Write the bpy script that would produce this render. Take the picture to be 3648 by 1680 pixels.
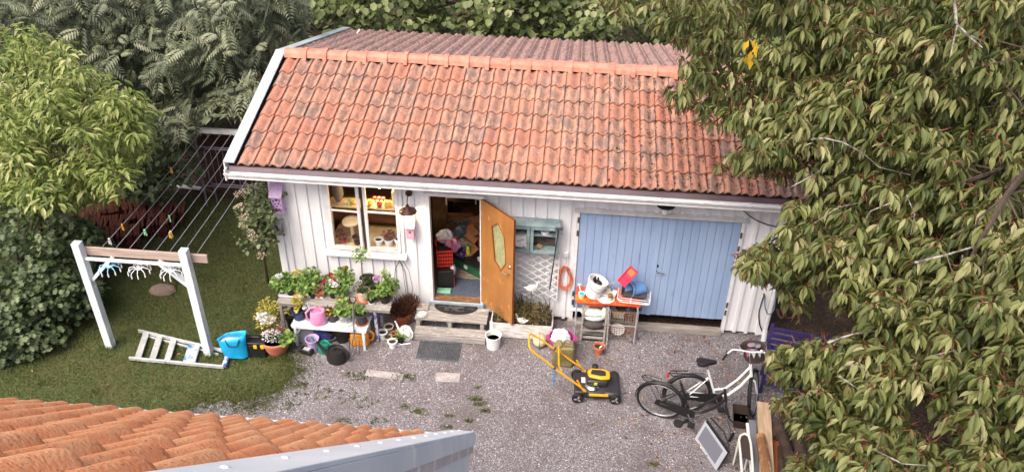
import bpy, math, random
import numpy as np
from mathutils import Matrix, Vector
for o in list(bpy.data.objects): bpy.data.objects.remove(o)
S = bpy.context.scene
C = S.collection
rad = math.radians
# ------------------------------------------------------------------ camera
CAM = np.array([4.7673, -10.9993, 9.0958]); PITCH, YAW, ROLL, F = .5911, .08, .0199, 2952.12
def axes():
    cp, sp = math.cos(PITCH), math.sin(PITCH); cy, sy = math.cos(YAW), math.sin(YAW)
    Zr = np.array([[cy, -sy, 0], [sy, cy, 0], [0, 0, 1]])
    fw, up, rt = Zr @ [0, cp, -sp], Zr @ [0, sp, cp], Zr @ [1, 0, 0]
    cr, sr = math.cos(ROLL), math.sin(ROLL)
    return cr*rt + sr*up, -sr*rt + cr*up, fw
RT, UP, FW = axes()
cd = bpy.data.cameras.new('camera'); cam = bpy.data.objects.new('camera', cd); C.objects.link(cam)
cd.sensor_fit = 'HORIZONTAL'; cd.sensor_width = 36; cd.lens = F/3648*36; cd.clip_start = .05; cd.clip_end = 600
m = Matrix.Identity(4)
for i in range(3): m[i][0], m[i][1], m[i][2], m[i][3] = RT[i], UP[i], -FW[i], CAM[i]
cam.matrix_world = m; S.camera = cam
# ------------------------------------------------------------------ daylight, overcast
SUN_EL, SUN_AZ = 55, 212          # degrees; azimuth clockwise from +Y
w = bpy.data.worlds.new('World'); S.world = w; w.use_nodes = True
nt = w.node_tree; bg = nt.nodes['Background']
sky = nt.nodes.new('ShaderNodeTexSky'); sky.sky_type = 'NISHITA'; sky.sun_disc = False
sky.sun_elevation = rad(SUN_EL); sky.sun_rotation = rad(SUN_AZ); sky.air_density = .8; sky.dust_density = 7; sky.ozone_density = .3
nt.links.new(sky.outputs[0], bg.inputs[0]); bg.inputs[1].default_value = .15
sd = bpy.data.lights.new('sun', 'SUN'); sd.energy = 1.4; sd.angle = rad(45); sd.color = (1, .93, .82)
so = bpy.data.objects.new('sun', sd); C.objects.link(so)
a, e = rad(SUN_AZ), rad(SUN_EL)
so.rotation_euler = Vector((math.sin(a)*math.cos(e), math.cos(a)*math.cos(e), math.sin(e))).to_track_quat('Z', 'Y').to_euler()
so.location = (0, -20, 30)
S.view_settings.view_transform = 'Standard'; S.view_settings.look = 'None'; S.view_settings.gamma = 1
S.view_settings.exposure = .95
# ------------------------------------------------------------------ pixel -> place
def ray(x, y): return FW + RT*(x-1824)/F + UP*(840-y)/F
def G(x, y, z=0.):
    d = ray(x, y); return CAM + d*((z-CAM[2])/d[2])
def W(x, y, Y=0.):
    d = ray(x, y); return CAM + d*((Y-CAM[1])/d[1])
def DP(x, y, t): return CAM + ray(x, y)*t
def zm(ox, oy, s): return lambda x, y: (ox+x/s, oy+y/s)
z1 = zm(900, 600, 1.694); z2 = zm(1400, 620, 1.694); z3 = zm(1780, 720, 1.9767); z4 = zm(200, 800, 1.976)
z5 = zm(1850, 1150, 3.593); z6 = zm(2200, 1150, 2.238); zt = zm(2040, 920, 3.487); zb = zm(950, 980, 3.825); zd = zm(1520, 680, 2.371)
zw = zm(1140, 640, 4.234); zl = zm(2380, 1400, 4.235)
# ------------------------------------------------------------------ materials
def hx(h):
    c = [int(h[i:i+2], 16)/255 for i in (1, 3, 5)]
    return tuple((v/12.92 if v <= .04045 else ((v+.055)/1.055)**2.4) for v in c) + (1,)
MATS = {}
def col(c): return hx(c) if isinstance(c, str) else tuple(c)+(1,) if len(c) == 3 else c
def mat(name, c=None, c2=None, scale=6., lo=.4, hi=.6, rough=.6, metal=0., bump=0., bs=None, rand=0., st=(1, 1, 1), world=False,
        c3=None, s3=40., t3=.62, emit=0., alpha=None, trans=0., spec=.5, detail=4.):
    if name in MATS: return MATS[name]
    m = bpy.data.materials.new(name); MATS[name] = m; m.use_nodes = True
    t = m.node_tree; N = t.nodes; Lk = t.links.new; b = N['Principled BSDF']
    b.inputs['Roughness'].default_value = rough; b.inputs['Metallic'].default_value = metal; b.inputs['Specular IOR Level'].default_value = spec
    c = col(c); b.inputs['Base Color'].default_value = c
    out = None
    if c2 is not None or bump or c3 is not None:
        if world: src = N.new('ShaderNodeNewGeometry').outputs['Position']
        else: src = N.new('ShaderNodeTexCoord').outputs['Object']
        mp = N.new('ShaderNodeMapping'); mp.inputs['Scale'].default_value = st; Lk(src, mp.inputs[0])
        if rand and not world:
            oi = N.new('ShaderNodeObjectInfo'); vm = N.new('ShaderNodeVectorMath'); vm.operation = 'MULTIPLY_ADD'
            vm.inputs[1].default_value = (37, 23, 51); Lk(oi.outputs['Random'], vm.inputs[0]); Lk(mp.outputs[0], vm.inputs[2]); vec = vm.outputs[0]
        else: vec = mp.outputs[0]
    if c2 is not None:
        n = N.new('ShaderNodeTexNoise'); n.inputs['Scale'].default_value = scale; n.inputs['Detail'].default_value = detail; n.inputs['Roughness'].default_value = .65
        Lk(vec, n.inputs['Vector'])
        r = N.new('ShaderNodeValToRGB'); r.color_ramp.elements[0].position = lo; r.color_ramp.elements[1].position = hi
        r.color_ramp.elements[0].color = c; r.color_ramp.elements[1].color = col(c2); Lk(n.outputs['Fac'], r.inputs[0]); out = r.outputs[0]
    if c3 is not None:
        n3 = N.new('ShaderNodeTexNoise'); n3.inputs['Scale'].default_value = s3; n3.inputs['Detail'].default_value = 6; Lk(vec, n3.inputs['Vector'])
        r3 = N.new('ShaderNodeValToRGB'); r3.color_ramp.elements[0].position = t3; r3.color_ramp.elements[1].position = min(1, t3+.05); Lk(n3.outputs['Fac'], r3.inputs[0])
        mx = N.new('ShaderNodeMix'); mx.data_type = 'RGBA'; Lk(r3.outputs[0], mx.inputs[0]); mx.inputs[7].default_value = col(c3)
        if out is not None: Lk(out, mx.inputs[6])
        else: mx.inputs[6].default_value = c
        out = mx.outputs[2]
    if rand:
        oi = N.new('ShaderNodeObjectInfo'); hs = N.new('ShaderNodeHueSaturation')
        mr = N.new('ShaderNodeMapRange'); mr.inputs[3].default_value = 1-rand; mr.inputs[4].default_value = 1+rand; Lk(oi.outputs['Random'], mr.inputs[0])
        Lk(mr.outputs[0], hs.inputs['Value'])
        if out is not None: Lk(out, hs.inputs['Color'])
        else: hs.inputs['Color'].default_value = c
        out = hs.outputs[0]
    if out is not None: Lk(out, b.inputs['Base Color'])
    if bump:
        nb = N.new('ShaderNodeTexNoise'); nb.inputs['Scale'].default_value = bs or scale*4; nb.inputs['Detail'].default_value = 5; Lk(vec, nb.inputs['Vector'])
        bp = N.new('ShaderNodeBump'); bp.inputs['Strength'].default_value = bump; bp.inputs['Distance'].default_value = .01; Lk(nb.outputs['Fac'], bp.inputs['Height']); Lk(bp.outputs[0], b.inputs['Normal'])
    if emit:
        b.inputs['Emission Color'].default_value = c; b.inputs['Emission Strength'].default_value = emit
    if trans: b.inputs['Transmission Weight'].default_value = trans
    if alpha is not None: b.inputs['Alpha'].default_value = alpha
    return m
def leafmat(name, cols, trans=.3, rough=.5, spec=.4):
    m = bpy.data.materials.new(name); MATS[name] = m; m.use_nodes = True
    t = m.node_tree; N = t.nodes; Lk = t.links.new; b = N['Principled BSDF']; b.inputs['Roughness'].default_value = rough; b.inputs['Specular IOR Level'].default_value = spec
    at = N.new('ShaderNodeAttribute'); at.attribute_name = 'tint'
    r = N.new('ShaderNodeValToRGB'); el = r.color_ramp.elements
    while len(el) < len(cols): el.new(.5)
    for i, c in enumerate(cols): el[i].position = i/(len(cols)-1); el[i].color = hx(c)
    Lk(at.outputs['Fac'], r.inputs[0])
    Lk(r.outputs[0], b.inputs['Base Color'])
    tr = N.new('ShaderNodeBsdfTranslucent'); Lk(r.outputs[0], tr.inputs[0])
    mx = N.new('ShaderNodeMixShader'); mx.inputs[0].default_value = trans; Lk(b.outputs[0], mx.inputs[1]); Lk(tr.outputs[0], mx.inputs[2])
    Lk(mx.outputs[0], N['Material Output'].inputs[0])
    return m
def P(name, c, rough=.5, **k): return mat(name, c, rough=rough, **k)
# ------------------------------------------------------------------ mesh builder
class MB:
    def __init__(s): s.v = []; s.f = []
    def add(s, vs, fs):
        n = len(s.v); s.v += [tuple(map(float, p)) for p in vs]; s.f += [tuple(i+n for i in f) for f in fs]; return s
    def box(s, x0, y0, z0, x1, y1, z1):
        x0, x1 = sorted((x0, x1)); y0, y1 = sorted((y0, y1)); z0, z1 = sorted((z0, z1))
        return s.add([(x0,y0,z0),(x1,y0,z0),(x1,y1,z0),(x0,y1,z0),(x0,y0,z1),(x1,y0,z1),(x1,y1,z1),(x0,y1,z1)],
                     [(0,3,2,1),(4,5,6,7),(0,1,5,4),(1,2,6,5),(2,3,7,6),(3,0,4,7)])
    def beam(s, p0, p1, w, h, upv=(0,0,1)):
        p0, p1 = Vector(p0), Vector(p1); d = (p1-p0).normalized(); u = Vector(upv); sd = d.cross(u)
        if sd.length < 1e-4: sd = d.cross(Vector((1,0,0)))
        sd.normalize(); u = sd.cross(d); a = sd*w/2; b = u*h/2
        vs = [p0-a-b, p0+a-b, p0+a+b, p0-a+b, p1-a-b, p1+a-b, p1+a+b, p1-a+b]
        return s.add(vs, [(0,1,2,3),(7,6,5,4),(0,4,5,1),(1,5,6,2),(2,6,7,3),(3,7,4,0)])
    def tube(s, pts, r, n=8, closed=False, cap=True):
        pts = [Vector(p) for p in pts]; k = len(pts); rs = r if isinstance(r, (list, tuple)) else [r]*k
        base = len(s.v); ref = None
        for i, p in enumerate(pts):
            a = pts[i-1] if (i or closed) else p; b = pts[(i+1) % k] if (i < k-1 or closed) else p
            d = (b-a)
            d = d.normalized() if d.length > 1e-9 else Vector((0,0,1))
            if ref is None: ref = d.orthogonal().normalized()
            ref = (ref - d*ref.dot(d)); ref = ref.normalized() if ref.length > 1e-6 else d.orthogonal().normalized()
            q = d.cross(ref)
            for j in range(n):
                t = 2*math.pi*j/n; s.v.append(tuple(p + (ref*math.cos(t)+q*math.sin(t))*rs[i]))
        for i in range(k if closed else k-1):
            for j in range(n):
                a = base+i*n+j; b = base+i*n+(j+1) % n; c = base+((i+1) % k)*n+(j+1) % n; d = base+((i+1) % k)*n+j; s.f.append((a, b, c, d))
        if cap and not closed:
            s.f.append(tuple(base+j for j in range(n))[::-1]); s.f.append(tuple(base+(k-1)*n+j for j in range(n)))
        return s
    def cyl(s, p0, p1, r0, r1=None, n=12): return s.tube([p0, p1], [r0, r0 if r1 is None else r1], n)
    def lathe(s, prof, n=16, c=(0,0,0), mtx=None, sx=1, sy=1):
        base = len(s.v)
        for r, z in prof:
            for j in range(n):
                t = 2*math.pi*j/n; p = Vector((r*math.cos(t)*sx, r*math.sin(t)*sy, z))
                if mtx is not None: p = mtx @ p
                s.v.append(tuple(p+Vector(c)))
        for i in range(len(prof)-1):
            for j in range(n): s.f.append((base+i*n+j, base+i*n+(j+1) % n, base+(i+1)*n+(j+1) % n, base+(i+1)*n+j))
        if prof[0][0] > 1e-6: s.f.append(tuple(base+j for j in range(n))[::-1])
        if prof[-1][0] > 1e-6: s.f.append(tuple(base+(len(prof)-1)*n+j for j in range(n)))
        return s
    def prism(s, poly, ext):
        n = len(poly); e = Vector(ext); vs = [Vector(p) for p in poly]; vs += [p+e for p in vs]
        return s.add(vs, [tuple(range(n))[::-1], tuple(range(n, 2*n))] + [(i, (i+1) % n, n+(i+1) % n, n+i) for i in range(n)])
    def ball(s, c, r, n=12, m=8):
        r = (r, r, r) if not isinstance(r, (tuple, list)) else r
        pr = [(math.sin(math.pi*i/m), -math.cos(math.pi*i/m)) for i in range(m+1)]; pr[0] = (0, -1); pr[-1] = (0, 1)
        base = len(s.v); s.lathe([(a if a > 0 else 1e-7, b) for a, b in pr], n)
        for i in range(base, len(s.v)):
            v = s.v[i]; s.v[i] = (c[0]+v[0]*r[0], c[1]+v[1]*r[1], c[2]+v[2]*r[2])
        return s
    def rib(s, rows):          # grid of rows of points -> surface
        base = len(s.v); k = len(rows[0])
        for r in rows: s.v += [tuple(map(float, p)) for p in r]
        for i in range(len(rows)-1):
            for j in range(k-1): s.f.append((base+i*k+j, base+i*k+j+1, base+(i+1)*k+j+1, base+(i+1)*k+j))
        return s
    def xf(s, M): s.v = [tuple(M @ Vector(p)) for p in s.v]; return s
    def mesh(s, name, smooth=30):
        me = bpy.data.meshes.new(name); me.from_pydata(s.v, [], s.f); me.validate(); me.update()
        if smooth:
            me.polygons.foreach_set('use_smooth', [True]*len(me.polygons)); me.set_sharp_from_angle(angle=rad(smooth))
        return me
    def build(s, name, m, parent=None, smooth=30, bevel=0, loc=None, rot=None, solid=0):
        me = s.mesh(name, smooth); me.materials.append(m); return link(name, me, parent, bevel, loc, rot, solid)
def link(name, me, parent=None, bevel=0, loc=None, rot=None, solid=0):
    o = bpy.data.objects.new(name, me); C.objects.link(o); o.parent = parent
    if loc is not None: o.location = loc
    if rot is not None: o.rotation_euler = rot
    if solid: md = o.modifiers.new('solid', 'SOLIDIFY'); md.thickness = solid; md.offset = 0
    if bevel: md = o.modifiers.new('bevel', 'BEVEL'); md.width = bevel; md.segments = 2; md.limit_method = 'ANGLE'
    return o
def tag(o, label=None, cat=None, group=None, kind=None):
    if label: o['label'] = label
    if cat: o['category'] = cat
    if group: o['group'] = group
    if kind: o['kind'] = kind
    return o
def thing(name, label, cat, loc=(0,0,0), rz=0, group=None, rot=None):
    o = bpy.data.objects.new(name, None); C.objects.link(o); o.location = loc; o.rotation_euler = rot or (0, 0, rz); o.empty_display_size = .1
    return tag(o, label, cat, group)
def solo(name, mb, m, label, cat, group=None, loc=None, rot=None, **k): return tag(mb.build(name, m, None, loc=loc, rot=rot, **k), label, cat, group)
def struct(name, mb, m, parent=None, **k): return tag(mb.build(name, m, parent, **k), kind='structure')
def np_mesh(name, V, Fc, m, parent=None, tint=None, kind=None, smooth=False, loc=None):
    me = bpy.data.meshes.new(name); V = np.asarray(V, np.float32).reshape(-1, 3); Fc = np.asarray(Fc, np.int32); k = Fc.shape[1]
    me.vertices.add(len(V)); me.vertices.foreach_set('co', V.ravel())
    me.loops.add(Fc.size); me.loops.foreach_set('vertex_index', Fc.ravel())
    me.polygons.add(len(Fc)); me.polygons.foreach_set('loop_start', np.arange(0, Fc.size, k, dtype=np.int32))
    if smooth: me.polygons.foreach_set('use_smooth', np.ones(len(Fc), bool))
    me.update(calc_edges=True); me.validate()
    if tint is not None:
        at = me.attributes.new('tint', 'FLOAT', 'POINT'); at.data.foreach_set('value', np.asarray(tint, np.float32))
    me.materials.append(m); o = link(name, me, parent, loc=loc)
    if kind: o['kind'] = kind
    return o
rng = np.random.default_rng(7); rnd = random.Random(5)
def unit(a): return a/np.maximum(np.linalg.norm(a, axis=-1, keepdims=True), 1e-9)
def rdir(n, up=0.):
    v = rng.normal(size=(n, 3)); v[:, 2] += up; return unit(v)
# leaf templates: length along x, half width in y, lift in z
TL = dict(
 leaf=(np.array([(0,0,0),(.4,.5,.09),(.45,0,0),(.4,-.5,.09),(1,0,-.12)]), np.array([(0,2,1),(0,3,2),(2,4,1),(3,4,2)])),
 oval=(np.array([(0,0,0),(.2,.34,.08),(.5,.5,.11),(.8,.28,.02),(1.05,0,-.2),(.8,-.28,.02),(.5,-.5,.11),(.2,-.34,.08),(.35,0,.02),(.7,0,-.05)]), np.array([(0,8,1),(1,8,2),(8,9,2),(2,9,3),(9,4,3),(0,7,8),(7,6,8),(8,6,9),(6,5,9),(9,5,4)])),
 round=(np.array([(0,0,0),(.3,.55,.08),(.75,.45,.05),(1,0,-.1),(.75,-.45,.05),(.3,-.55,.08)]), np.array([(0,3,1),(1,3,2),(0,5,3),(5,4,3)])),
 lobe=(np.array([(0,0,0),(.15,.6,.05),(.42,.28,.04),(.62,.62,.02),(1,0,-.12),(.62,-.62,.02),(.42,-.28,.04),(.15,-.6,.05)]), np.array([(0,2,1),(0,4,2),(2,4,3),(0,7,6),(0,6,4),(6,5,4)])),
 blade=(np.array([(0,.5,0),(0,-.5,0),(1,0,0)]), np.array([(0,1,2)])))
def leaves(name, Pp, D, N, L, wr, m, parent=None, tmpl='leaf', tint=None, kind=None, loc=None):
    T, Fc = TL[tmpl]; n = len(Pp); D = unit(D); Sd = unit(np.cross(N, D)); N2 = np.cross(D, Sd); L = np.broadcast_to(np.asarray(L, float), (n,))
    V = Pp[:, None, :] + L[:, None, None]*(T[None, :, 0, None]*D[:, None] + T[None, :, 1, None]*wr*Sd[:, None] + T[None, :, 2, None]*N2[:, None])
    FF = (Fc[None] + (np.arange(n)*len(T))[:, None, None]).reshape(-1, 3)
    if tint is None: tint = rng.random(n)
    return np_mesh(name, V, FF, m, parent, np.repeat(tint, len(T)), kind, loc=loc)
# ================================================================== the ground
def ground_mat(name, stops, vscale, big, bigscale, mixv, bump, rough=.95):
    m = bpy.data.materials.new(name); MATS[name] = m; m.use_nodes = True; t = m.node_tree; N = t.nodes; Lk = t.links.new; b = N['Principled BSDF']
    b.inputs['Roughness'].default_value = rough; b.inputs['Specular IOR Level'].default_value = .2
    g = N.new('ShaderNodeNewGeometry'); v = N.new('ShaderNodeTexVoronoi'); v.inputs['Scale'].default_value = vscale; Lk(g.outputs['Position'], v.inputs['Vector'])
    sx = N.new('ShaderNodeSeparateColor'); Lk(v.outputs['Color'], sx.inputs[0])
    r = N.new('ShaderNodeValToRGB'); el = r.color_ramp.elements
    while len(el) < len(stops): el.new(.5)
    for i, (p, c) in enumerate(stops): el[i].position = p; el[i].color = hx(c)
    Lk(sx.outputs[0], r.inputs[0])
    n = N.new('ShaderNodeTexNoise'); n.inputs['Scale'].default_value = bigscale; n.inputs['Detail'].default_value = 7; n.inputs['Roughness'].default_value = .7; Lk(g.outputs['Position'], n.inputs['Vector'])
    rr = N.new('ShaderNodeValToRGB'); rr.color_ramp.elements[0].position = mixv[0]; rr.color_ramp.elements[1].position = mixv[1]; Lk(n.outputs['Fac'], rr.inputs[0])
    mx = N.new('ShaderNodeMix'); mx.data_type = 'RGBA'; Lk(rr.outputs[0], mx.inputs[0]); Lk(r.outputs[0], mx.inputs[6]); mx.inputs[7].default_value = hx(big)
    Lk(mx.outputs[2], b.inputs['Base Color'])
    bp = N.new('ShaderNodeBump'); bp.inputs['Strength'].default_value = bump; bp.inputs['Distance'].default_value = .012
    inv = N.new('ShaderNodeMath'); inv.operation = 'SUBTRACT'; inv.inputs[0].default_value = 1; Lk(v.outputs['Distance'], inv.inputs[1]); Lk(inv.outputs[0], bp.inputs['Height']); Lk(bp.outputs[0], b.inputs['Normal'])
    return m
GRAVEL = ground_mat('gravel', [(0, '#504a4d'), (.3, '#696468'), (.6, '#777277'), (.88, '#888488'), (.98, '#b0acb0')], 85, '#5a504f', .8, (.47, .74), .45)
SOIL = ground_mat('soil', [(0, '#2c211c'), (.5, '#43332b'), (1, '#5b473c')], 40, '#2f2a1d', .6, (.45, .65), .7)
TURF = ground_mat('turf', [(0, '#323a22'), (.5, '#434c2b'), (1, '#545b36')], 45, '#514e32', 1.3, (.45, .7), .6)
def sheet(name, poly, z, m):
    return struct(name, MB().add([(x, y, z) for x, y in poly], [tuple(range(len(poly)))]), m, smooth=0)
sheet('ground', [(-150, -150), (150, -150), (150, 150), (-150, 150)], 0, SOIL)
LAWN0 = [(.06, -.86), (.3, -1.1), (.52, -1.4), (.68, -1.74), (.55, -2.1), (.2, -2.37), (-.6, -2.55), (-.82, -3.0), (-1.2, -4.5), (-9, -4.5), (-9, 3.2), (-.15, 3.2), (-.15, -.8)]
LAWN = []
for (xa, ya), (xb, yb) in zip(LAWN0, LAWN0[1:]+LAWN0[:1]):
    L_ = math.hypot(xb-xa, yb-ya); k_ = max(1, int(L_/.07)) if -3.2 < ya < -.7 and xa > -2 and L_ < 2 else 1
    for i in range(k_): j_ = .055 if k_ > 1 else 0; LAWN.append((xa+(xb-xa)*i/k_+rnd.uniform(-j_, j_), ya+(yb-ya)*i/k_+rnd.uniform(-j_, j_)))
sheet('lawn', LAWN, .008, TURF)
sheet('gravel_yard', [(-2, -9.5), (10.3, -9.5), (10.2, -4), (9.2, -.9), (8.6, .15), (.02, .15), (.02, -.7), (-1.2, -2.2), (-2, -3)], .004, GRAVEL)
def inpoly(pts, poly):
    x, y = pts[:, 0], pts[:, 1]; r = np.zeros(len(pts), bool); n = len(poly)
    for i in range(n):
        (x0, y0), (x1, y1) = poly[i], poly[(i+1) % n]
        c = ((y0 > y) != (y1 > y)) & (x < (x1-x0)*(y-y0)/((y1-y0) or 1e-9)+x0); r ^= c
    return r
# ================================================================== garden shed
WHITE = mat('white_paint', '#e9e9ed', '#dfdfe4', scale=3, rough=.55, world=True, rand=.035, bump=.15, bs=30, st=(1, 1, .25), c3='#a9a6a2', s3=9, t3=.74)
TRIM = mat('trim_paint', '#e2e2e4', '#d2d2d6', scale=5, rough=.5, world=True, c3='#9b948c', s3=14, t3=.72)
BLUE = mat('blue_paint', '#96acce', '#8ba2c5', scale=2.5, rough=.5, world=True, rand=.05, st=(1, 1, .2), c3='#7d95bb', s3=9, t3=.66)
def tile_mat(name, base, base2, dark, lo, hi):
    m = bpy.data.materials.new(name); MATS[name] = m; m.use_nodes = True; t = m.node_tree; N = t.nodes; Lk = t.links.new; b = N['Principled BSDF']
    b.inputs['Roughness'].default_value = .85; b.inputs['Specular IOR Level'].default_value = .25
    g = N.new('ShaderNodeNewGeometry'); oi = N.new('ShaderNodeObjectInfo')
    r = N.new('ShaderNodeValToRGB'); r.color_ramp.elements[0].color = hx(base); r.color_ramp.elements[1].color = hx(base2); Lk(oi.outputs['Random'], r.inputs[0])
    def noise(sc, st, det=5):
        mp = N.new('ShaderNodeMapping'); mp.inputs['Scale'].default_value = st; Lk(g.outputs['Position'], mp.inputs[0])
        n = N.new('ShaderNodeTexNoise'); n.inputs['Scale'].default_value = sc; n.inputs['Detail'].default_value = det; n.inputs['Roughness'].default_value = .7; Lk(mp.outputs[0], n.inputs['Vector']); return n.outputs['Fac']
    def over(prev, fac, a, z, c, amt=1.):
        q = N.new('ShaderNodeValToRGB'); q.color_ramp.elements[0].position = a; q.color_ramp.elements[1].position = z; q.color_ramp.elements[1].color = (amt, amt, amt, 1); Lk(fac, q.inputs[0])
        mx = N.new('ShaderNodeMix'); mx.data_type = 'RGBA'; Lk(q.outputs[0], mx.inputs[0]); Lk(prev, mx.inputs[6]); mx.inputs[7].default_value = hx(c); return mx.outputs[2]
    o = over(r.outputs[0], noise(5, (1, 1, 1)), .4, .7, '#b57f72', .6)
    pm = N.new('ShaderNodeMath'); pm.operation = 'MULTIPLY_ADD'; pm.inputs[1].default_value = .16; Lk(oi.outputs['Random'], pm.inputs[0]); Lk(noise(8, (2.0, .6, .6)), pm.inputs[2]); o = over(o, pm.outputs[0], lo+.09, hi+.09, dark, .85)
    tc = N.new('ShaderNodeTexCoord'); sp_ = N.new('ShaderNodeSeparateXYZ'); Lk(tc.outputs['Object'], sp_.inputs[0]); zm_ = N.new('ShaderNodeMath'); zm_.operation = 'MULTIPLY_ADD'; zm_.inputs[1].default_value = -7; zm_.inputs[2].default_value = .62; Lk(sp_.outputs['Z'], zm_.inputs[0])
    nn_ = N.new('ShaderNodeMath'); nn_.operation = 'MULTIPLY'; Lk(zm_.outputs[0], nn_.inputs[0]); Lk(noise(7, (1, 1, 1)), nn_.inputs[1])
    if name == 'clay_tile': o = over(o, nn_.outputs[0], .2, .36, '#71594f', .7)  # low channels darkened in the colour: dirt plus painted shading between the humps
    o = over(o, noise(30, (1.5, .7, .7)), .58, .7, '#6a5f60', .7)
    o = over(o, noise(2.2, (1, 1, 1), 3), .55, .72, '#8a7f80', .35)
    o = over(o, noise(26, (1, 1, 1), 2), .70, .73, '#cfc9c4', .9)
    Lk(o, b.inputs['Base Color'])
    bp = N.new('ShaderNodeBump'); bp.inputs['Strength'].default_value = .3; bp.inputs['Distance'].default_value = .006; Lk(noise(60, (1, 1, 1)), bp.inputs['Height']); Lk(bp.outputs[0], b.inputs['Normal'])
    return m
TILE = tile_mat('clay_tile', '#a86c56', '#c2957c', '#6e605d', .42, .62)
TILEB = tile_mat('mossy_clay_tile', '#8d716a', '#a08a82', '#5f5556', .42, .6)
CAP = mat('ridge_clay', '#ad7160', '#bb8472', scale=6, rough=.8, world=True, rand=.08, c3='#d8cfc8', s3=22, t3=.74, bump=.2)
VERGE = mat('verge_metal', '#aab4b8', '#9aa5aa', scale=4, rough=.45, world=True, c3='#6d7578', s3=16, t3=.66)
GUT = mat('gutter_metal', '#d9dadd', '#c9cacd', scale=5, rough=.5, world=True, c3='#77706c', s3=11, t3=.7)
BROWN = mat('eave_flashing', '#4a3a42', '#584853', scale=1.2, rough=.5, world=True)
DARK = P('dark_wood', '#1d1512', .9)
WOODIN = mat('bare_board', '#6b4a34', '#523726', scale=3, st=(1, 6, 1), rough=.8)
shed = thing('garden_shed', 'white boarded garden shed with red tiled roof, blue double doors and open brown door', 'shed')
SL, EY, EZ, TW, RL = .2505, -.403, 2.9464, .2424, .3784; X0 = -.277; NC = 36; LEN = 8.11
HALF = 2.7056; RY = EY+HALF; RZ = EZ+HALF*math.tan(SL); REAR = 4.0647
TP = [(0, .15), (.1, .5), (.22, .95), (.3, 1), (.4, .8), (.56, .1), (.68, .02), (.8, .45), (.9, .98), (.97, 1), (1, .8)]
def tile_mb(w, L, amp, th):
    mb = MB(); top = [(t*w*1.03, 0, z*amp) for t, z in TP]; up = [(t*w*1.03, L, z*amp) for t, z in TP]; lo = [(x, .004, z-th) for x, y, z in top]
    mb.rib([lo, top, up]); k = len(TP); mb.rib([[top[-1], up[-1]], [(w*1.03, 0, TP[-1][1]*amp-.03), (w*1.03, L, TP[-1][1]*amp-.03)]]); return mb
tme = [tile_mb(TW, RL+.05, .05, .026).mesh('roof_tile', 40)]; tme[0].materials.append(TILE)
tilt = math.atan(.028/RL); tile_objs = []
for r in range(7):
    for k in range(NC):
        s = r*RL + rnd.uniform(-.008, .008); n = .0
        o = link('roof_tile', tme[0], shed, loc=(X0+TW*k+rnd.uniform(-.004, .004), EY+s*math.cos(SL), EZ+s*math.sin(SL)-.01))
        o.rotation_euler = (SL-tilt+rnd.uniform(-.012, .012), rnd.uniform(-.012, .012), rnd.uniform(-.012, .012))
rme = tme[0].copy(); rme.materials.clear(); rme.materials.append(TILEB)
rt = np.array([v.co for v in tme[0].vertices]); rf = [tuple(p.vertices) for p in tme[0].polygons]; nr = 11; RLr = REAR/math.cos(SL)/nr
mbr = MB()
for r in range(nr):
    for k in range(NC):
        s = r*RLr + rnd.uniform(-.01, .01); Mx = Matrix.Translation((X0+TW*(k+1), RY+REAR-s*math.cos(SL), RZ-REAR*math.tan(SL)+s*math.sin(SL)-.01)) @ Matrix.Rotation(math.pi, 4, 'Z') @ Matrix.Rotation(SL-tilt+rnd.uniform(-.01, .01), 4, 'X')
        if r >= nr-1:
            o = link('roof_tile', rme, shed); o.matrix_local = Mx
        else: mbr.add([Mx @ Vector(p) for p in rt], rf)
tag(mbr.build('rear_roof_tiles', TILEB, shed, smooth=40), kind='stuff')
# ridge caps
def cap_mb(L):
    pr = [(-.135, -.075), (-.11, .0), (-.055, .045), (.055, .045), (.11, .0), (.135, -.075)]; mb = MB()
    rows = []
    for x, s in ((0, .93), (L-.075, .97), (L-.07, 1.2), (L, 1.26), (L+.001, .95)): rows.append([(x, y*s, z*s) for y, z in pr])
    return mb.rib(rows)
cme = cap_mb(.40).mesh('ridge_tile', 25); cme.materials.append(CAP); x = -.30; i = 0
while x < 8.3:
    link('ridge_tile', cme, shed, loc=(x, RY, RZ+.055+rnd.uniform(-.006, .006)), rot=(rnd.uniform(-.03, .03), rnd.uniform(-.01, .01), rnd.uniform(-.015, .015))); x += .352
# roof deck, verge flashings, eave
T = math.tan(SL)
def slopebox(x0, x1, za, zb, y0, y1, m, name, rear=False, **k):
    f = (lambda y: EZ+(y-EY)*T) if not rear else (lambda y: RZ-(y-RY)*T)
    pl = [(x0, y0, f(y0)+za), (x0, y1, f(y1)+za), (x0, y1, f(y1)+zb), (x0, y0, f(y0)+zb)]
    return MB().prism(pl, (x1-x0, 0, 0)).build(name, m, shed, smooth=0, **k)
slopebox(-.42, 8.5, -.12, -.045, EY+.03, RY, DARK, 'roof_deck'); slopebox(-.42, 8.5, -.12, -.045, RY, RY+REAR-.03, DARK, 'roof_deck', True)
for xa, xb in ((-.475, -.30), (8.43, 8.6)):
    for (ya, yb, rr) in ((EY-.03, RY+.02, False), (RY-.02, RY+REAR+.03, True)):
        slopebox(xa, xb, .035, .06, ya, yb, VERGE, 'verge_flashing', rr, bevel=.004)
        slopebox(xa if xa < 0 else xb-.02, (xa if xa < 0 else xb-.02)+.02, -.16, .034, ya, yb, TRIM, 'verge_board', rr)
MB().add([(-.42, -.33, 2.915), (8.5, -.33, 2.915), (8.5, -.385, 2.89), (-.42, -.385, 2.89), (8.5, -.425, 2.828), (-.42, -.425, 2.828)], [(0, 1, 2, 3), (3, 2, 4, 5)]).build('eave_flashing', BROWN, shed, smooth=0)
gp = [(-.405+0*t, 2.835) if False else (-.468-.058*math.cos(t), 2.83-.07*math.sin(t)) for t in np.linspace(math.pi, 0, 10)]
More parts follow.
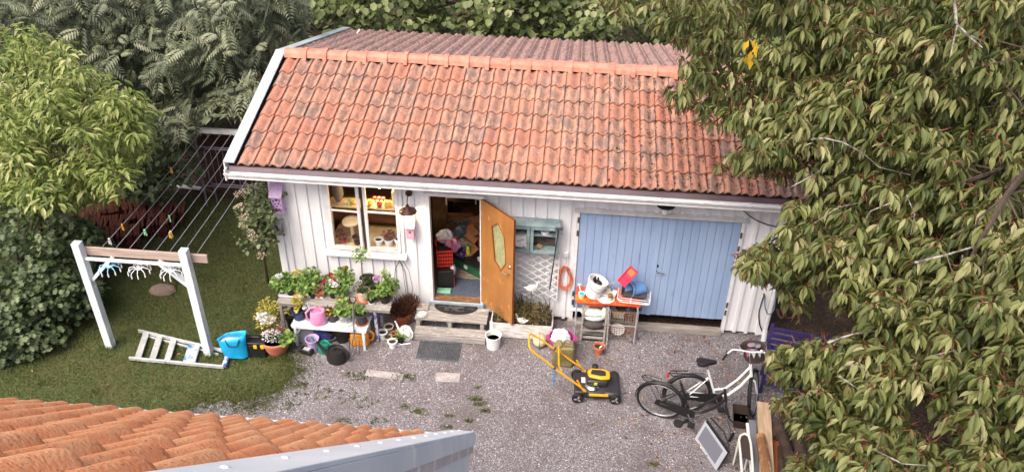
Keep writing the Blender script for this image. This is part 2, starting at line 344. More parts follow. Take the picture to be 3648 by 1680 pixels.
gut = MB().rib([[(x, y, z) for y, z in gp[::-1]] for x in np.linspace(-.46, 8.5, 14)]).build('gutter', GUT, shed, solid=.004)
MB().tube([(-.46, -.528, 2.832), (8.5, -.528, 2.832)], .008, 8).build('gutter_lip', TRIM, gut)
for x in np.arange(-.1, 8.5, .68): MB().box(x-.012, -.54, 2.815, x+.012, -.52, 2.842).build('gutter_bracket', TRIM, gut)
MB().box(-.46, -.50, 2.70, -.44, -.0, 2.88).build('soffit_end', TRIM, shed)
MB().box(-.42, -.5, 2.735, 8.5, -.48, 2.775).build('fascia_board', TRIM, shed); MB().box(-.42, -.478, 2.735, 8.5, -.02, 2.75).build('soffit', TRIM, shed)
# front wall: boards + battens round the openings
OPEN = [(.89, 2.09, 1.20, 2.62), (2.52, 3.42, -.1, 2.43), (4.90, 7.47, -.1, 2.31)]
BP = .1915
def spans(x, hw, zb, zt):
    seg = [(zb, zt)]
    for a, b, c, d in OPEN:
        if a-hw < x < b+hw:
            seg = [s for p in seg for s in ((p[0], min(p[1], c)), (max(p[0], d), p[1])) if s[1]-s[0] > .03]
    return seg
nb = int(LEN/BP)+1
for i in range(nb):
    x0, x1 = i*BP, min((i+1)*BP, LEN); 
    # split at opening edges
    cuts = sorted({x0+.001, x1-.001} | {q for a, b, c, d in OPEN for q in (a, b) if x0+.01 < q < x1-.01})
    for xa, xb in zip(cuts, cuts[1:]):
        for a, b in spans((xa+xb)/2, 0, .10 if xa < 7.4 else .06, 2.74): MB().box(xa, -.0+rnd.uniform(0, .003), a, xb, .024, b).build('wall_board', WHITE, shed, smooth=0)
    if 0 < i < nb:
        for a, b in spans(x0, .0, .08 if x0 < 7.4 else .03+rnd.uniform(-.02, .02), 2.74-rnd.uniform(0, .003)):
            if any(abs(x0-q) < .045 for o_ in OPEN for q in o_[:2]) and b-a > 1: continue
            MB().box(x0-.027, -.024, a, x0+.027, -.001, b-.001).build('batten', WHITE, shed, smooth=0, bevel=.003)
MB().box(-.012, -.032, .05, .10, .02, 2.735).build('corner_board', WHITE, shed, bevel=.003); MB().box(LEN-.10, -.032, .04, LEN+.012, .02, 2.735).build('corner_board', WHITE, shed, bevel=.003)
# left side wall boards (seen edge-on), plinth, inner shell
for i in range(30):
    y = .03+i*.2
    if y < 6: MB().box(-.012, y, .1, .012, y+.195, 2.75).build('side_board', WHITE, shed, smooth=0)
MB().box(LEN-.012, .03, .1, LEN+.012, 6.2, 2.75).build('side_wall', WHITE, shed); MB().box(0, 6.2, 0, LEN, 6.22, 2.6).build('rear_wall', WHITE, shed)
MB().box(.03, .03, 0, 2.5, .06, .12).build('plinth', P('plinth', '#4a423d', .9), shed); MB().box(3.45, .03, 0, 4.88, .06, .12).build('plinth', MATS['plinth'], shed)
FL = .325
MB().box(.03, .03, FL-.04, 4.7, 3.4, FL).build('shed_floor', mat('shed_floor', '#7a5f4c', '#5d4636', scale=3, st=(8, 1, 1), rough=.8), shed)
MB().box(.03, 3.2, FL, 4.7, 3.25, 2.75).build('inner_wall', WOODIN, shed); MB().box(4.68, .03, FL, 4.72, 3.2, 2.75).build('inner_wall', WOODIN, shed); MB().box(.03, .1, FL, .06, 3.2, 2.75).build('inner_wall', WOODIN, shed)
MB().box(4.9, .5, 0, 7.6, .52, 2.5).build('inner_wall', DARK, shed)
MB().box(.03, .03, 2.755, LEN, 3.3, 2.775).build('inner_ceiling', DARK, shed)
# --- garage doors
GT, GB, GL, GR, GM = 2.257, .295, 4.9475, 7.4311, 6.2
MB().box(GL-.06, -.04, .05, GL-.003, .03, GT+.03).build('door_casing', TRIM, shed, bevel=.003); MB().box(GR+.003, -.04, .03, GR+.06, .03, GT+.03).build('door_casing', TRIM, shed, bevel=.003)
MB().prism([(GL-.09, -.085, GT+.002), (GL-.09, -.085, GT+.022), (GL-.09, -.0, GT+.055), (GL-.09, 0, GT+.002)], (GR-GL+.18, 0, 0)).build('door_ledge', mat('ledge_paint', '#c9c9cb', '#b7b7ba', scale=4, world=True), shed)
LAT = P('handle_steel', '#b9b7b4', .25, metal=1.)
IRON = P('black_iron', '#1b1a1b', .5)
for side, (a, b) in enumerate(((GL, GM-.004), (GM+.004, GR))):
    n = 10; wd = (b-a)/n
    d = MB().box(a+.002, .004, GB+.02, b-.002, .02, GT-.004).build('garage_door', BLUE, shed)
    for i in range(n): MB().box(a+i*wd+.0025, -.012, GB+rnd.uniform(-.004, .004), a+(i+1)*wd-.0025, .003, GT-.006).build('plank', BLUE, d, smooth=0, bevel=.003)
    for z in ((.42, .6, 1.8, 2.05) if side == 0 else (.42, .58, 1.7, 1.95)):
        xx = a-.02 if side == 0 else b+.02; MB().box(xx-.016, -.05, z, xx+.016, -.041, z+.1).build('hinge', P('galvanised', '#6d737c', .4, metal=.8), d)
MB().box(GM-.035, -.026, GB, GM+.035, -.0125, GT-.01).build('cover_strip', BLUE, shed, bevel=.003)
p = W(*z3(1125, 500), -.05); q = W(*z3(1112, 452), -.03)
hd = MB().tube([(p[0]-.04, -.012, p[2]+.02), (p[0]-.04, -.06, p[2]+.02), (p[0]+.08, -.062, p[2]+.005)], .011, 8).build('door_handle', LAT, shed); MB().lathe([(.022, 0), (.022, .012)], 14, (0, 0, 0), Matrix.Rotation(math.pi/2, 4, 'X')).build('lock', IRON, shed, loc=(q[0], -.013, q[2]))
MB().box(6.02, -.03, .1, 6.05, -.013, GB+.35).build('drop_bolt', BLUE, shed)
MB().box(4.86, -.09, 0, 7.44, .02, .105).build('door_sill', mat('grey_beam', '#9a958e', '#857f78', scale=2.5, st=(1, 6, 6), rough=.85, c3='#6b655e', s3=12, t3=.66), shed, bevel=.006)
# --- window
GLASS = mat('window_glass', '#ffffff', rough=.02, trans=1., alpha=.35); GLASS.node_tree.nodes['Principled BSDF'].inputs['IOR'].default_value = 1.05
wn = MB().box(.845, -.03, 1.2, .905, .03, 2.6).build('window_frame', TRIM, shed, bevel=.003)
MB().box(2.075, -.03, 1.2, 2.135, .03, 2.6).build('jamb', TRIM, wn, bevel=.003); MB().box(.845, -.03, 2.52, 2.135, .031, 2.62).build('head', TRIM, wn); MB().box(1.455, -.012, 1.22, 1.5, .03, 2.519).build('mullion', mat('worn_dark', '#4a3d38', rough=.8), wn)
def sash(x0, x1, hinge_left, ang, name):
    # built from the hinge side, opening outward
    w_ = x1-x0; o = thing(name, None, None); o.parent = shed; s = 1 if hinge_left else -1
    o.location = (x0 if hinge_left else x1, -.022, 0); o.rotation_euler = (0, 0, -ang*s)
    zb_, zt_, f = 1.235, 2.515, .05
    L_ = lambda u: s*u
    MB().box(L_(0), -.02, zb_, L_(f), .02, zt_).build('stile', TRIM, o, bevel=.003); MB().box(L_(w_-f), -.02, zb_, L_(w_), .02, zt_).build('stile', TRIM, o, bevel=.003)
    MB().box(L_(f), -.02, zb_, L_(w_-f), .02, zb_+.07).build('rail', mat('peeling_paint', '#d5d2d0', '#b5aba2', scale=9, lo=.5, hi=.65, c3='#4d4038', s3=13, t3=.63, st=(.4, 1, 3)), o); MB().box(L_(f), -.02, zt_-.06, L_(w_-f), .02, zt_).build('rail', TRIM, o)
    MB().box(L_(f), -.012, 1.975, L_(w_-f), .012, 2.0).build('glazing_bar', TRIM, o)
    for za, zc in ((zb_+.07, 1.975), (2.0, zt_-.06)): MB().box(L_(f), -.003, za, L_(w_-f), .0, zc).build('pane', GLASS, o)
    return o
sash(.91, 1.452, True, .05, 'window_sash'); sash(1.505, 2.07, False, .0, 'window_sash')
MB().prism([(.80, -.115, 1.135), (.80, -.115, 1.165), (.80, 0, 1.21), (.80, 0, 1.135)], (1.36, 0, 0)).build('window_sill', MATS['peeling_paint'] if False else TRIM, shed, bevel=.004)
MB().box(.84, -.03, 1.08, 2.12, -.0245, 1.134).build('sill_apron', TRIM, shed)
# --- entrance
DL, DR, DB, DT = 2.5698, 3.3711, .336, 2.374
for a, b in ((DL-.06, DL), (DR+.0, DR+.05)): MB().box(a, -.036, .2, b, .09, DT).build('door_casing', TRIM, shed, bevel=.003)
MB().box(DL-.09, -.06, DT+.002, DR+.08, .09, DT+.055).build('door_casing', TRIM, shed, bevel=.004)
MB().box(DL, -.06, FL-.005, DR, .1, DB).build('threshold', mat('worn_wood', '#8a5a35', '#5d4630', scale=4, st=(1, 8, 8), rough=.7, c3='#b9b1a6', s3=10, t3=.62), shed)
MB().box(DL-.06, -.09, .17, DR+.06, -.037, FL-.015).build('threshold_board', mat('pale_blue_paint', '#8fa6b8', '#a9b6bf', scale=8, rough=.6, c3='#d5d4d0', s3=12, t3=.64), shed)
VENE = mat('veneer', '#ab7640', '#925f30', scale=2.2, lo=.3, hi=.7, rough=.4, st=(1.6, 1, .7), c3='#b98a54', s3=7, t3=.62, bump=.1)
VEDGE = P('veneer_edge', '#7a3d18', .5)
ph = 2.361; WD = .827
leaf = MB()
# leaf local: x from hinge outwards 0..WD, y thickness, z
hexo = [(.30, 1.67), (.45, 1.80), (.61, 1.62), (.66, 1.16), (.53, .93), (.375, 1.06)]
door = thing('entrance_door', None, None); door.parent = shed; door.location = (DR, -.02, DB+.004); door.rotation_euler = (0, 0, -(math.pi-ph)); HD = 2.03
def hexring(y):
    outer = [(0, 0), (WD, 0), (WD, HD), (0, HD)]
    return [(x, y, z) for x, z in outer] + [(x, y, z) for x, z in hexo]
fc = [(0, 1, 8, 9), (1, 7, 8), (1, 2, 6, 7), (2, 5, 6), (2, 3, 4, 5), (3, 0, 9, 4)]
fcs = [f for f in fc]
mbd = MB().add(hexring(0), [f for f in fcs]); mbd.add(hexring(.04), [f[::-1] for f in fcs])
mbd.build('door_leaf', VENE, door, smooth=0)
e_ = MB()
for (x0, z0), (x1, z1) in (((0, 0), (WD, 0)), ((WD, 0), (WD, HD)), ((WD, HD), (0, HD)), ((0, HD), (0, 0))): e_.add([(x0, 0, z0), (x1, 0, z1), (x1, .04, z1), (x0, .04, z0)], [(0, 1, 2, 3)])
for i in range(6):
    (x0, z0), (x1, z1) = hexo[i], hexo[(i+1) % 6]; e_.add([(x0, -.004, z0), (x1, -.004, z1), (x1, .044, z1), (x0, .044, z0)], [(0, 1, 2, 3)])
e_.build('door_edge', VEDGE, door, smooth=0)
hm = MB()
for i in range(6):
    (x0, z0), (x1, z1) = hexo[i], hexo[(i+1) % 6]; hm.beam((x0, -.004, z0), (x1, -.004, z1), .012, .014, (0, 1, 0))
hm.build('pane_bead', P('bead_wood', '#8f5a28', .5), door)
MB().add([(x, .02, z) for x, z in hexo], [tuple(range(6))]).build('pane', mat('patterned_glass', '#8f9268', '#a8a87f', scale=14, rough=.15, st=(1, 1, .6), bump=1., bs=45), door, smooth=0)
MB().tube([(WD-.075, 0, 1.0), (WD-.075, -.05, 1.0), (WD-.19, -.055, .995)], .011, 8).build('handle', LAT, door)
MB().lathe([(.026, 0), (.03, .008), (.02, .02)], 14, (0, 0, 0), Matrix.Rotation(math.pi/2, 4, 'X')).build('lock', LAT, door, loc=(WD-.075, 0, 1.13))
MB().tube([(WD-.075, .04, 1.0), (WD-.075, .09, 1.0), (WD-.17, .09, .995)], .011, 8).build('handle', LAT, door)
# downpipe, cables
MB().tube([(8.17, -.47, 2.78), (8.17, -.42, 2.68), (8.165, -.12, 2.5), (8.165, -.09, 2.4), (8.15, -.085, 1.2), (8.14, -.085, .12), (8.135, -.16, .03)], .036, 12).build('downpipe', TRIM, shed)
MB().tube([(8.152, -.085, .95), (8.148, -.085, .82)], .041, 12).build('pipe_collar', TRIM, shed); MB().tube([(8.142, -.09, .2), (8.13, -.17, .03)], .042, 12).build('pipe_shoe', TRIM, shed)
# ================================================================== the house roof in front
HT = mat('house_tile', '#e8935f', '#f0ab78', scale=5, rough=.85, rand=.08, c3='#b87350', s3=60, t3=.62, bump=.5, bs=90)
house = thing('brick_red_roofed_house', 'house roof of orange wavy tiles with white capped verge board', 'house')
house.name = 'tiled_house'
H0 = Vector((1.5894, -7.7455, 5.5367)); HS, HAZ, HW, HL = .8019, .004, .15, .3624
HE = Vector((math.cos(HAZ), math.sin(HAZ), 0)); Hn = Vector((-math.sin(HAZ), math.cos(HAZ), 0)); Hu = Hn*math.cos(HS)-Vector((0, 0, 1))*math.sin(HS); HN = HE.cross(-Hu).normalized()
if HN.z < 0: HN = -HN
def HP(a, b, h): return H0 + HE*a - Hu*b + HN*h       # along eave, up slope, above nose plane
HR = 2.595                                             # verge position along the eave
def house_tile():
    mb = MB(); nx = 24; rows = []
    def zz(t):   # two asymmetric rolls
        u = (t*2) % 1.0; return .044*(max(0, math.sin(math.pi*min(1, u/.78)))**.8 if u < .78 else 0)
    for yy, dz, lift in ((.006, -.026, 0), (.0, -.012, 0), (.006, -.002, 0), (.03, 0, 0), (HL+.06, -.03, 0)):
        rows.append([(i/nx*.302, yy, zz(i/nx-1e-6 if i == nx else i/nx)+dz-.044) for i in range(nx+1)])
    return mb.rib(rows)
hme = house_tile().mesh('house_roof_tile', 50); hme.materials.append(HT)
RotH = Matrix((HE, -Hu, HN)).transposed().to_4x4()
for r in range(0, 11):
    for k in range(-6, 9):
        a = k*.30-.058
        if a+.3 > HR+.16: continue
        o = link('roof_tile', hme, house); o.matrix_local = Matrix.Translation(HP(a+rnd.uniform(-.003, .003), r*HL+rnd.uniform(-.006, .006), rnd.uniform(-.002, .002))) @ RotH
HWH = mat('house_white', '#eceeee', '#e0e3e5', scale=3, rough=.5, c3='#f6f5f2', s3=8, t3=.66, st=(1, 1, .3))
def hbox(a0, a1, b0, b1, h0, h1, m, name, **k):
    vs = [HP(a, b, h) for h in (h0, h1) for a, b in ((a0, b0), (a1, b0), (a1, b1), (a0, b1))]
    return MB().add(vs, [(0, 3, 2, 1), (4, 5, 6, 7), (0, 1, 5, 4), (1, 2, 6, 5), (2, 3, 7, 6), (3, 0, 4, 7)]).build(name, m, house, smooth=0, **k)
hbox(-2, HR, -.02, 3.75, -.13, -.09, DARK, 'roof_deck')
vf = hbox(HR-.01, HR+.13, -.05, 3.9, -.006, .006, HWH, 'verge_flashing', bevel=.003)
hbox(HR+.115, HR+.135, -.05, 3.9, -.07, -.0065, HWH, 'verge_flange'); hbox(HR+.10, HR+.125, -.05, 3.9, -.115, -.0705, mat('pinkish_paint', '#d8cbc8', '#c8bcba', scale=4, c3='#eeeae6', s3=10, t3=.6), 'verge_board'); hbox(HR+.09, HR+.11, -.04, 3.9, -.34, -.1155, HWH, 'verge_board')
for i in range(13): MB().lathe([(.009, 0), (.009, .003), (.004, .005)], 8).build('screw', TRIM, vf, loc=HP(HR+.045, .05+i*.31, .006), rot=(-HS, 0, 0))
HG = MB().tube([HP(-2, -.10, -.072), HP(HR+.05, -.10, -.072)], .055, 14).build('gutter', P('white_steel', '#e6e8ea', .4), house)
# walls below: gable end and front
def vert(p, z): return Vector((p[0], p[1], z))
g0, g1 = HP(HR+.06, -.02, -.33), HP(HR+.06, 3.75, -.30)
MB().add([vert(g0, 0), vert(g1, 0), g1, g0], [(0, 1, 2, 3)]).build('gable_wall', HWH, house, smooth=0, solid=.02)
f0, f1 = HP(-2, .25, -.16), HP(HR+.03, .25, -.16)
MB().add([vert(f0, 0), vert(f1, 0), f1, f0], [(0, 1, 2, 3)]).build('front_wall', HWH, house, smooth=0, solid=.02)
# ================================================================== small builders
TERRA = mat('terracotta', '#b5694c', '#a65c43', scale=8, rough=.85, rand=.1, c3='#d0b8a4', s3=20, t3=.68)
BLKPOT = P('black_plastic', '#1e1c1d', .5); SOILM = mat('potting_soil', '#2a201a', '#3a2c22', scale=40, rough=1.)
GALV = MATS['galvanised']; ALU = mat('aluminium', '#b9bbbd', '#a5a7aa', scale=6, rough=.4, metal=.7)
LGREEN = leafmat('geranium_leaf', ['#46612c', '#60823c', '#7d9c4e', '#98b066'])
LDARK = leafmat('dark_leaf', ['#23331c', '#35482a', '#4a5f35'])
LYEL = leafmat('yellow_leaf', ['#7d7a2a', '#a59a3c', '#b9ad55', '#8a8a3a'])
LRED = leafmat('brown_leaf', ['#5d3c30', '#80584a', '#966e5c'])
LHEA = leafmat('heather_leaf', ['#625c3a', '#7d744c', '#938659', '#6d5a42'])
PET = {k: leafmat('petal_'+k, v, rough=.6) for k, v in dict(white=['#d9d8dc', '#f0eff2', '#ffffff'], pink=['#b04a78', '#d07aa4', '#e0a0c0'], lilac=['#b48fb8', '#cfaed2', '#e0c8e0'], red=['#8a1c18', '#c03020', '#d84a30'], magenta=['#9a1f4a', '#c03068', '#d05080'], yellow=['#c9a520', '#e0c030', '#f0d050'], orange=['#c06a20', '#e08a30']).items()}
def foliage(parent, c, r, n, size, m, tmpl='lobe', wr=.9, name='foliage', low=-.3, flat=.6):
    d = rdir(n, .35); d[:, 2] = np.maximum(d[:, 2], low); rr = rng.random(n)**.5
    Pp = np.array(c)+d*rr[:, None]*np.array(r); D = unit(d*np.array([1, 1, .5])+rdir(n)*.5); N = unit(np.array([0, 0, 1.])*flat+d*.6+rdir(n)*.3)
    return leaves(name, Pp, D, N, size*rng.uniform(.7, 1.25, n), wr, m, parent, tmpl)
def bloom(parent, c, r, n, m, size=.022, name='flower'):
    n = max(n, 20)
    d = rdir(n, .3); Pp = np.array(c)+d*rng.random((n, 1))**.4*np.array(r if isinstance(r, (tuple, list)) else (r, r, r*.7))
    return leaves(name, Pp, unit(d+rdir(n)*.6), unit(rdir(n, .8)), size*rng.uniform(.8, 1.3, n), 1., m, parent, 'round', None, 'stuff')
def potmb(r, h, taper=.75, rim=.012, n=18):
    return MB().lathe([(r*taper, 0), (r*.97, h*.82), (r+rim*.3, h*.82), (r+rim, h*.84), (r+rim, h), (r*.93, h), (r*.9, h*.86), (r*.88, h*.8)], n)
def potted(name, label, loc, r, h, m, fol=(), blooms=(), group='potted plants on the plant table', cat='potted plant', taper=.75, saucer=None, rot=None):
    t = thing(name, label, cat, loc, rnd.uniform(0, 6), group, rot)
    potmb(r, h, taper).build('pot', m, t); MB().lathe([(1e-6, h*.82), (r*.89, h*.8)], 14).build('soil', SOILM, t)
    if saucer: MB().lathe([(r*.9, .001), (r*1.25, .012), (r*1.28, .02), (r*1.1, .012)], 18).build('saucer', saucer, t)
    for f in fol:
        c, rr, n, sz, mm, *k = f; foliage(t, c, rr, n, sz, mm, *(k or ()))
    for b in blooms: bloom(t, *b)['kind'] = 'stuff'
    return t
def rotz(a): return Matrix.Rotation(a, 4, 'Z')
# ================================================================== plant table and its pots
GREYW = mat('weathered_wood', '#9b9692', '#827c78', scale=3, st=(1, 8, 8), rough=.85, c3='#c4c0bc', s3=10, t3=.62, world=True)
TZ = .70
pt = thing('plant_table', 'weathered grey plank table holding the upper row of potted plants', 'table', (1.09, -.66, 0))
for i, (ya, yb) in enumerate(((-.215, -.08), (-.07, .06), (.07, .2))): MB().box(-.93, ya, TZ-.03, .93-.01*i, yb, TZ-rnd.uniform(0, .004)).build('plank', GREYW, pt, bevel=.004)
MB().box(-.92, -.2, TZ-.075, .92, -.18, TZ-.031).build('apron', GREYW, pt)
PB = mat('worn_blue_leg', '#4a4f86', '#b0aeb0', scale=9, lo=.45, hi=.55, rough=.8)
for x in (-.88, .68):
    for y in (-.18, .17): MB().box(x-.022, y-.022, 0, x+.022, y+.022, TZ-.076).build('leg', PB if x > 0 else GREYW, pt)
def onT(x, y, z=TZ): return tuple(G(*zb(x, y), z))
TRAYM = P('tray_white', '#d5d6da', .4)
for (x0, y0, x1, y1, lab) in ((160, 290, 450, 310, 'white plastic plant tray under the white geranium'), (500, 300, 770, 320, 'white plastic plant tray under the bushy green geranium')):
    a, b = onT(x0, y0), onT(x1, y1); w_ = b[0]-a[0]; t = thing('plant_tray', lab, 'tray', ((a[0]+b[0])/2, a[1]+.13, TZ+.001), 0, 'white trays on the plant table')
    MB().box(-w_/2, -.13, 0, w_/2, .13, .006).build('base', TRAYM, t)
    for q in ((-w_/2, -.13, w_/2, -.122), (-w_/2, .122, w_/2, .13), (-w_/2, -.122, -w_/2+.008, .122), (w_/2-.008, -.122, w_/2, .122)): MB().box(q[0], q[1], .006, q[2], q[3], .03).build('rim', TRAYM, t)
Tt = TZ+.008
R = lambda *a: a
potted('geranium', 'bushy white-flowering geranium at the outer end of the plant table', onT(225, 225, Tt), .075, .11, BLKPOT, [((.0, 0, .2), (.2, .15, .13), 190, .06, LGREEN)], [((.04, 0, .34), .05, 60, PET['white'])])
potted('potted_geranium', 'green geranium in a black pot beside the white bloom', onT(330, 255, Tt), .065, .1, BLKPOT, [((0, 0, .17), (.13, .12, .12), 120, .055, LGREEN)])
potted('clay_pot_plant', 'small red clay pot in the tray, leaves over its rim', onT(405, 240, Tt), .06, .1, TERRA, [((0, 0, .2), (.1, .1, .11), 80, .05, LGREEN)])
potted('yellowish_herb', 'yellow-green herb behind the white geranium against the wall', onT(450, 130, Tt), .06, .1, BLKPOT, [((0, 0, .2), (.1, .1, .1), 110, .035, LYEL)])
potted('magenta_bud_plant', 'thin stem with a pink bud at the table edge', onT(175, 170, Tt), .05, .09, BLKPOT, [((0, 0, .12), (.07, .07, .07), 40, .04, LGREEN)], [((0, 0, .22), .02, 14, PET['magenta'])])
potted('tall_geranium', 'tallest bushy green geranium in the second tray', onT(650, 225, Tt), .08, .12, BLKPOT, [((0, .02, .27), (.17, .15, .17), 230, .06, LGREEN)])
potted('small_geranium', 'light green geranium in a small red pot in the second tray', onT(535, 285, Tt), .05, .09, TERRA, [((0, 0, .15), (.12, .1, .1), 100, .05, LGREEN)])
potted('rosette_plant', 'reddish leafed plant in a pale clay pot', onT(715, 290, Tt), .06, .11, TERRA, [((0, 0, .16), (.09, .09, .1), 90, .04, LRED)], [((.11, 0, .13), .02, 12, PET['orange'])])
potted('herb_pot', 'black pot with long pale stems between two clay pots', onT(630, 300, Tt), .05, .08, BLKPOT, [((0, 0, .15), (.1, .08, .1), 80, .045, LGREEN)])
potted('pink_geranium', 'geranium with pink and red blooms on tall stems', onT(850, 200, TZ), .065, .11, BLKPOT, [((0, 0, .17), (.13, .12, .1), 110, .05, LGREEN)], [((-.09, -.05, .25), .035, 40, PET['magenta']), ((.06, 0, .29), .035, 40, PET['red'])])
potted('white_pink_geranium', 'black pot with white and crimson flowers at the table front', onT(910, 290, TZ), .07, .12, BLKPOT, [((0, 0, .18), (.13, .12, .1), 120, .05, LGREEN)], [((-.05, 0, .27), .045, 45, PET['white']), ((.07, .03, .28), .04, 40, PET['white']), ((.0, .04, .31), .04, 35, PET['magenta'])])
potted('clay_geranium', 'light green geranium spilling from a small orange clay pot', onT(1005, 310, TZ), .055, .1, TERRA, [((0, 0, .14), (.13, .1, .08), 90, .055, LGREEN)])
potted('red_geranium', 'tall geranium with one round scarlet bloom', onT(1080, 195, TZ), .08, .13, BLKPOT, [((0, 0, .26), (.17, .14, .15), 190, .055, LGREEN)], [((.02, -.05, .4), .035, 50, PET['red'])])
lt = potted('small_standard_tree', 'slender standard tree with a round leafy head in a pale clay pot', onT(1325, 330, TZ), .105, .2, mat('pale_clay', '#c19a86', '#d6c4b8', scale=6, rough=.9), [((0, 0, .25), (.14, .13, .09), 230, .035, LDARK, 'leaf', .6), ((0, .03, .86), (.13, .13, .15), 260, .045, LGREEN, 'leaf', .5)], [((-.12, -.06, .26), .035, 30, PET['white'])], saucer=TERRA)
MB().tube([(0, 0, .15), (.004, .01, .45), (-.004, .02, .75), (0, .03, .9)], [.008, .007, .006, .003], 6).build('stem', P('stem_wood', '#6b5a48', .8), lt)
potted('black_bucket_plant', 'large black pot standing behind the standard tree', onT(1385, 165, TZ), .12, .2, BLKPOT, [((0, 0, .2), (.1, .1, .04), 60, .035, LDARK, 'leaf', .6)])
potted('little_green_plant', 'small light green plant in a black pot on a white saucer', onT(1435, 375, TZ), .052, .09, BLKPOT, [((0, 0, .15), (.08, .08, .1), 90, .04, LGREEN)], saucer=TRAYM)
potted('pink_hydrangea', 'plant with a round pale pink flower head', onT(1510, 260, TZ), .075, .12, BLKPOT, [((0, 0, .17), (.13, .12, .1), 140, .05, LDARK, 'leaf', .6)], [((0, -.03, .31), (.09, .08, .06), 150, PET['lilac'])])
potted('yellow_leaf_plant', 'low plant with yellowish leaves in a pale clay pot', onT(1520, 320, TZ), .05, .08, TERRA, [((0, 0, .12), (.1, .08, .07), 70, .04, LYEL)], [((0, 0, .15), .02, 10, PET['yellow'])])
potted('climbing_plant', 'tall leafy climber with a white flower in a round black pot', onT(1615, 355, TZ), .095, .15, BLKPOT, [((0, .02, .25), (.15, .12, .15), 170, .045, LGREEN), ((-.02, .06, .46), (.07, .06, .2), 90, .04, LGREEN)], [((.0, 0, .42), .03, 20, PET['white'])])
potted('trailing_plant', 'trailing plant in a pale clay pot by the end of the plant table', onT(1715, 260, TZ), .075, .12, MATS['pale_clay'], [((0, 0, .18), (.12, .12, .12), 120, .045, LGREEN)])
# ---- white bench below, with its pots
WB = mat('white_bench_paint', '#d3dde3', '#c3ced6', scale=4, rough=.45)
BZ = .42
wb = thing('white_bench', 'small white slatted bench under the plant table', 'bench', (1.05, -.905, 0))
for i in range(4): y = -.185+i*.096; MB().box(-.62, y, BZ-.02, .62, y+.085, BZ).build('slat', WB, wb, bevel=.004)
for x in (-.56, .56):
    MB().prism([(x-.02, -.2, 0), (x-.02, -.165, 0), (x-.02, -.135, BZ-.021), (x-.02, -.185, BZ-.021)], (.04, 0, 0)).build('leg', WB, wb, bevel=.003); MB().prism([(x-.02, .165, 0), (x-.02, .2, 0), (x-.02, .185, BZ-.021), (x-.02, .135, BZ-.021)], (.04, 0, 0)).build('leg', WB, wb, bevel=.003)
    MB().box(x-.012, -.17, .16, x+.012, .17, .2).build('stretcher', WB, wb)
MB().box(-.61, -.18, BZ-.06, .61, -.165, BZ-.0215).build('rail', WB, wb)
onB = lambda x, y: tuple(G(*zb(x, y), BZ))
gB = 'potted plants on the white bench'
potted('navy_pot', 'navy blue glazed pot with a sparse yellowing plant on the white bench', onB(450, 580), .115, .19, P('navy_glaze', '#26305c', .35), [((0, 0, .28), (.1, .1, .15), 70, .05, LYEL)], group=gB)
potted('viola_pot', 'small dark pot of white violas beside the pink watering can', onB(590, 600), .06, .11, P('blue_black', '#23242c', .5), [((0, 0, .15), (.07, .07, .07), 50, .035, LDARK)], [((-.02, 0, .24), .05, 24, PET['white'], .035)], group=gB)
potted('pansy_pot', 'dark grey pot of yellow and orange pansies', onB(910, 610), .095, .16, P('charcoal_pot', '#3a363a', .6), [((0, 0, .2), (.1, .1, .08), 80, .04, LDARK)], [((-.03, -.04, .21), .035, 20, PET['yellow'], .04), ((.08, 0, .22), .03, 14, PET['orange'], .035), ((-.1, 0, .2), .03, 14, PET['orange'], .035)], group=gB)
bp_ = potted('patterned_pot', 'round grey patterned pot with a pink begonia', onB(1085, 620), .125, .2, mat('patterned_stone', '#74787a', '#c0c2c0', scale=26, lo=.47, hi=.53, rough=.8), [((0, 0, .26), (.17, .15, .12), 170, .065, LGREEN, 'round')], [((.1, -.05, .32), .035, 24, PET['pink'], .03), ((-.02, -.08, .3), .03, 14, PET['pink'], .03)], group=gB, taper=.7, saucer=TRAYM)
potted('tall_grey_pot', 'tall straight charcoal pot with light green leaves on a clay saucer', onB(1300, 650), .085, .2, MATS['charcoal_pot'], [((-.05, -.02, .25), (.08, .08, .08), 70, .05, LGREEN)], group=gB, taper=.88, saucer=TERRA)
potted('leaning_pot', 'dark pot tucked behind the navy pot', tuple(G(*zb(335, 600), .2)[:2])+(.0,), .09, .3, BLKPOT, [((0, 0, .36), (.08, .08, .06), 40, .04, LYEL)], group=gB)
def watering_can(name, label, loc, rz, m, r=.1, h=.2, sc=1., spout=1.):
    t = thing(name, label, 'watering can', loc, rz, 'watering cans'); r *= sc; h *= sc
    MB().lathe([(r*.92, 0), (r, h*.1), (r*.95, h*.75), (r*.82, h), (r*.76, h), (r*.8, h*.9)], 20, sx=1.15).build('body', m, t)
    MB().lathe([(1e-6, h*.55), (r*.85, h*.55)], 16).build('water', P('dark_water', '#1a1712', .1), t)
    MB().tube([(r*.95, 0, h*.25), (r*1.6, 0, h*.6), (r*2.3*spout, 0, h*1.25*spout)], [r*.3, r*.2, r*.13], 10).build('spout', m, t)
    MB().tube([(r*.3, 0, h*.97), (-r*.2, 0, h*1.3), (-r*.9, 0, h*1.28), (-r*1.55, 0, h*.95), (-r*1.5, 0, h*.5), (-r*1.05, 0, h*.22)], [r*.12, r*.15, r*.16, r*.16, r*.14, r*.12], 8).build('handle', m, t)
    return t
watering_can('watering_can', 'pink plastic watering can on the white bench', onB(715, 640), .35, P('pink_plastic', '#d68cb4', .4), .105, .22, 1.12)
watering_can('watering_can', 'black watering can on the gravel before the white bench', tuple(G(*zb(960, 1150))), math.pi-.25, BLKPOT, .13, .2, 1.12, 1.0)
watering_can('watering_can', 'teal watering can half hidden behind the black one', tuple(G(*zb(790, 1030))), math.pi*.9, P('teal_plastic', '#1f7a66', .45), .1, .18)
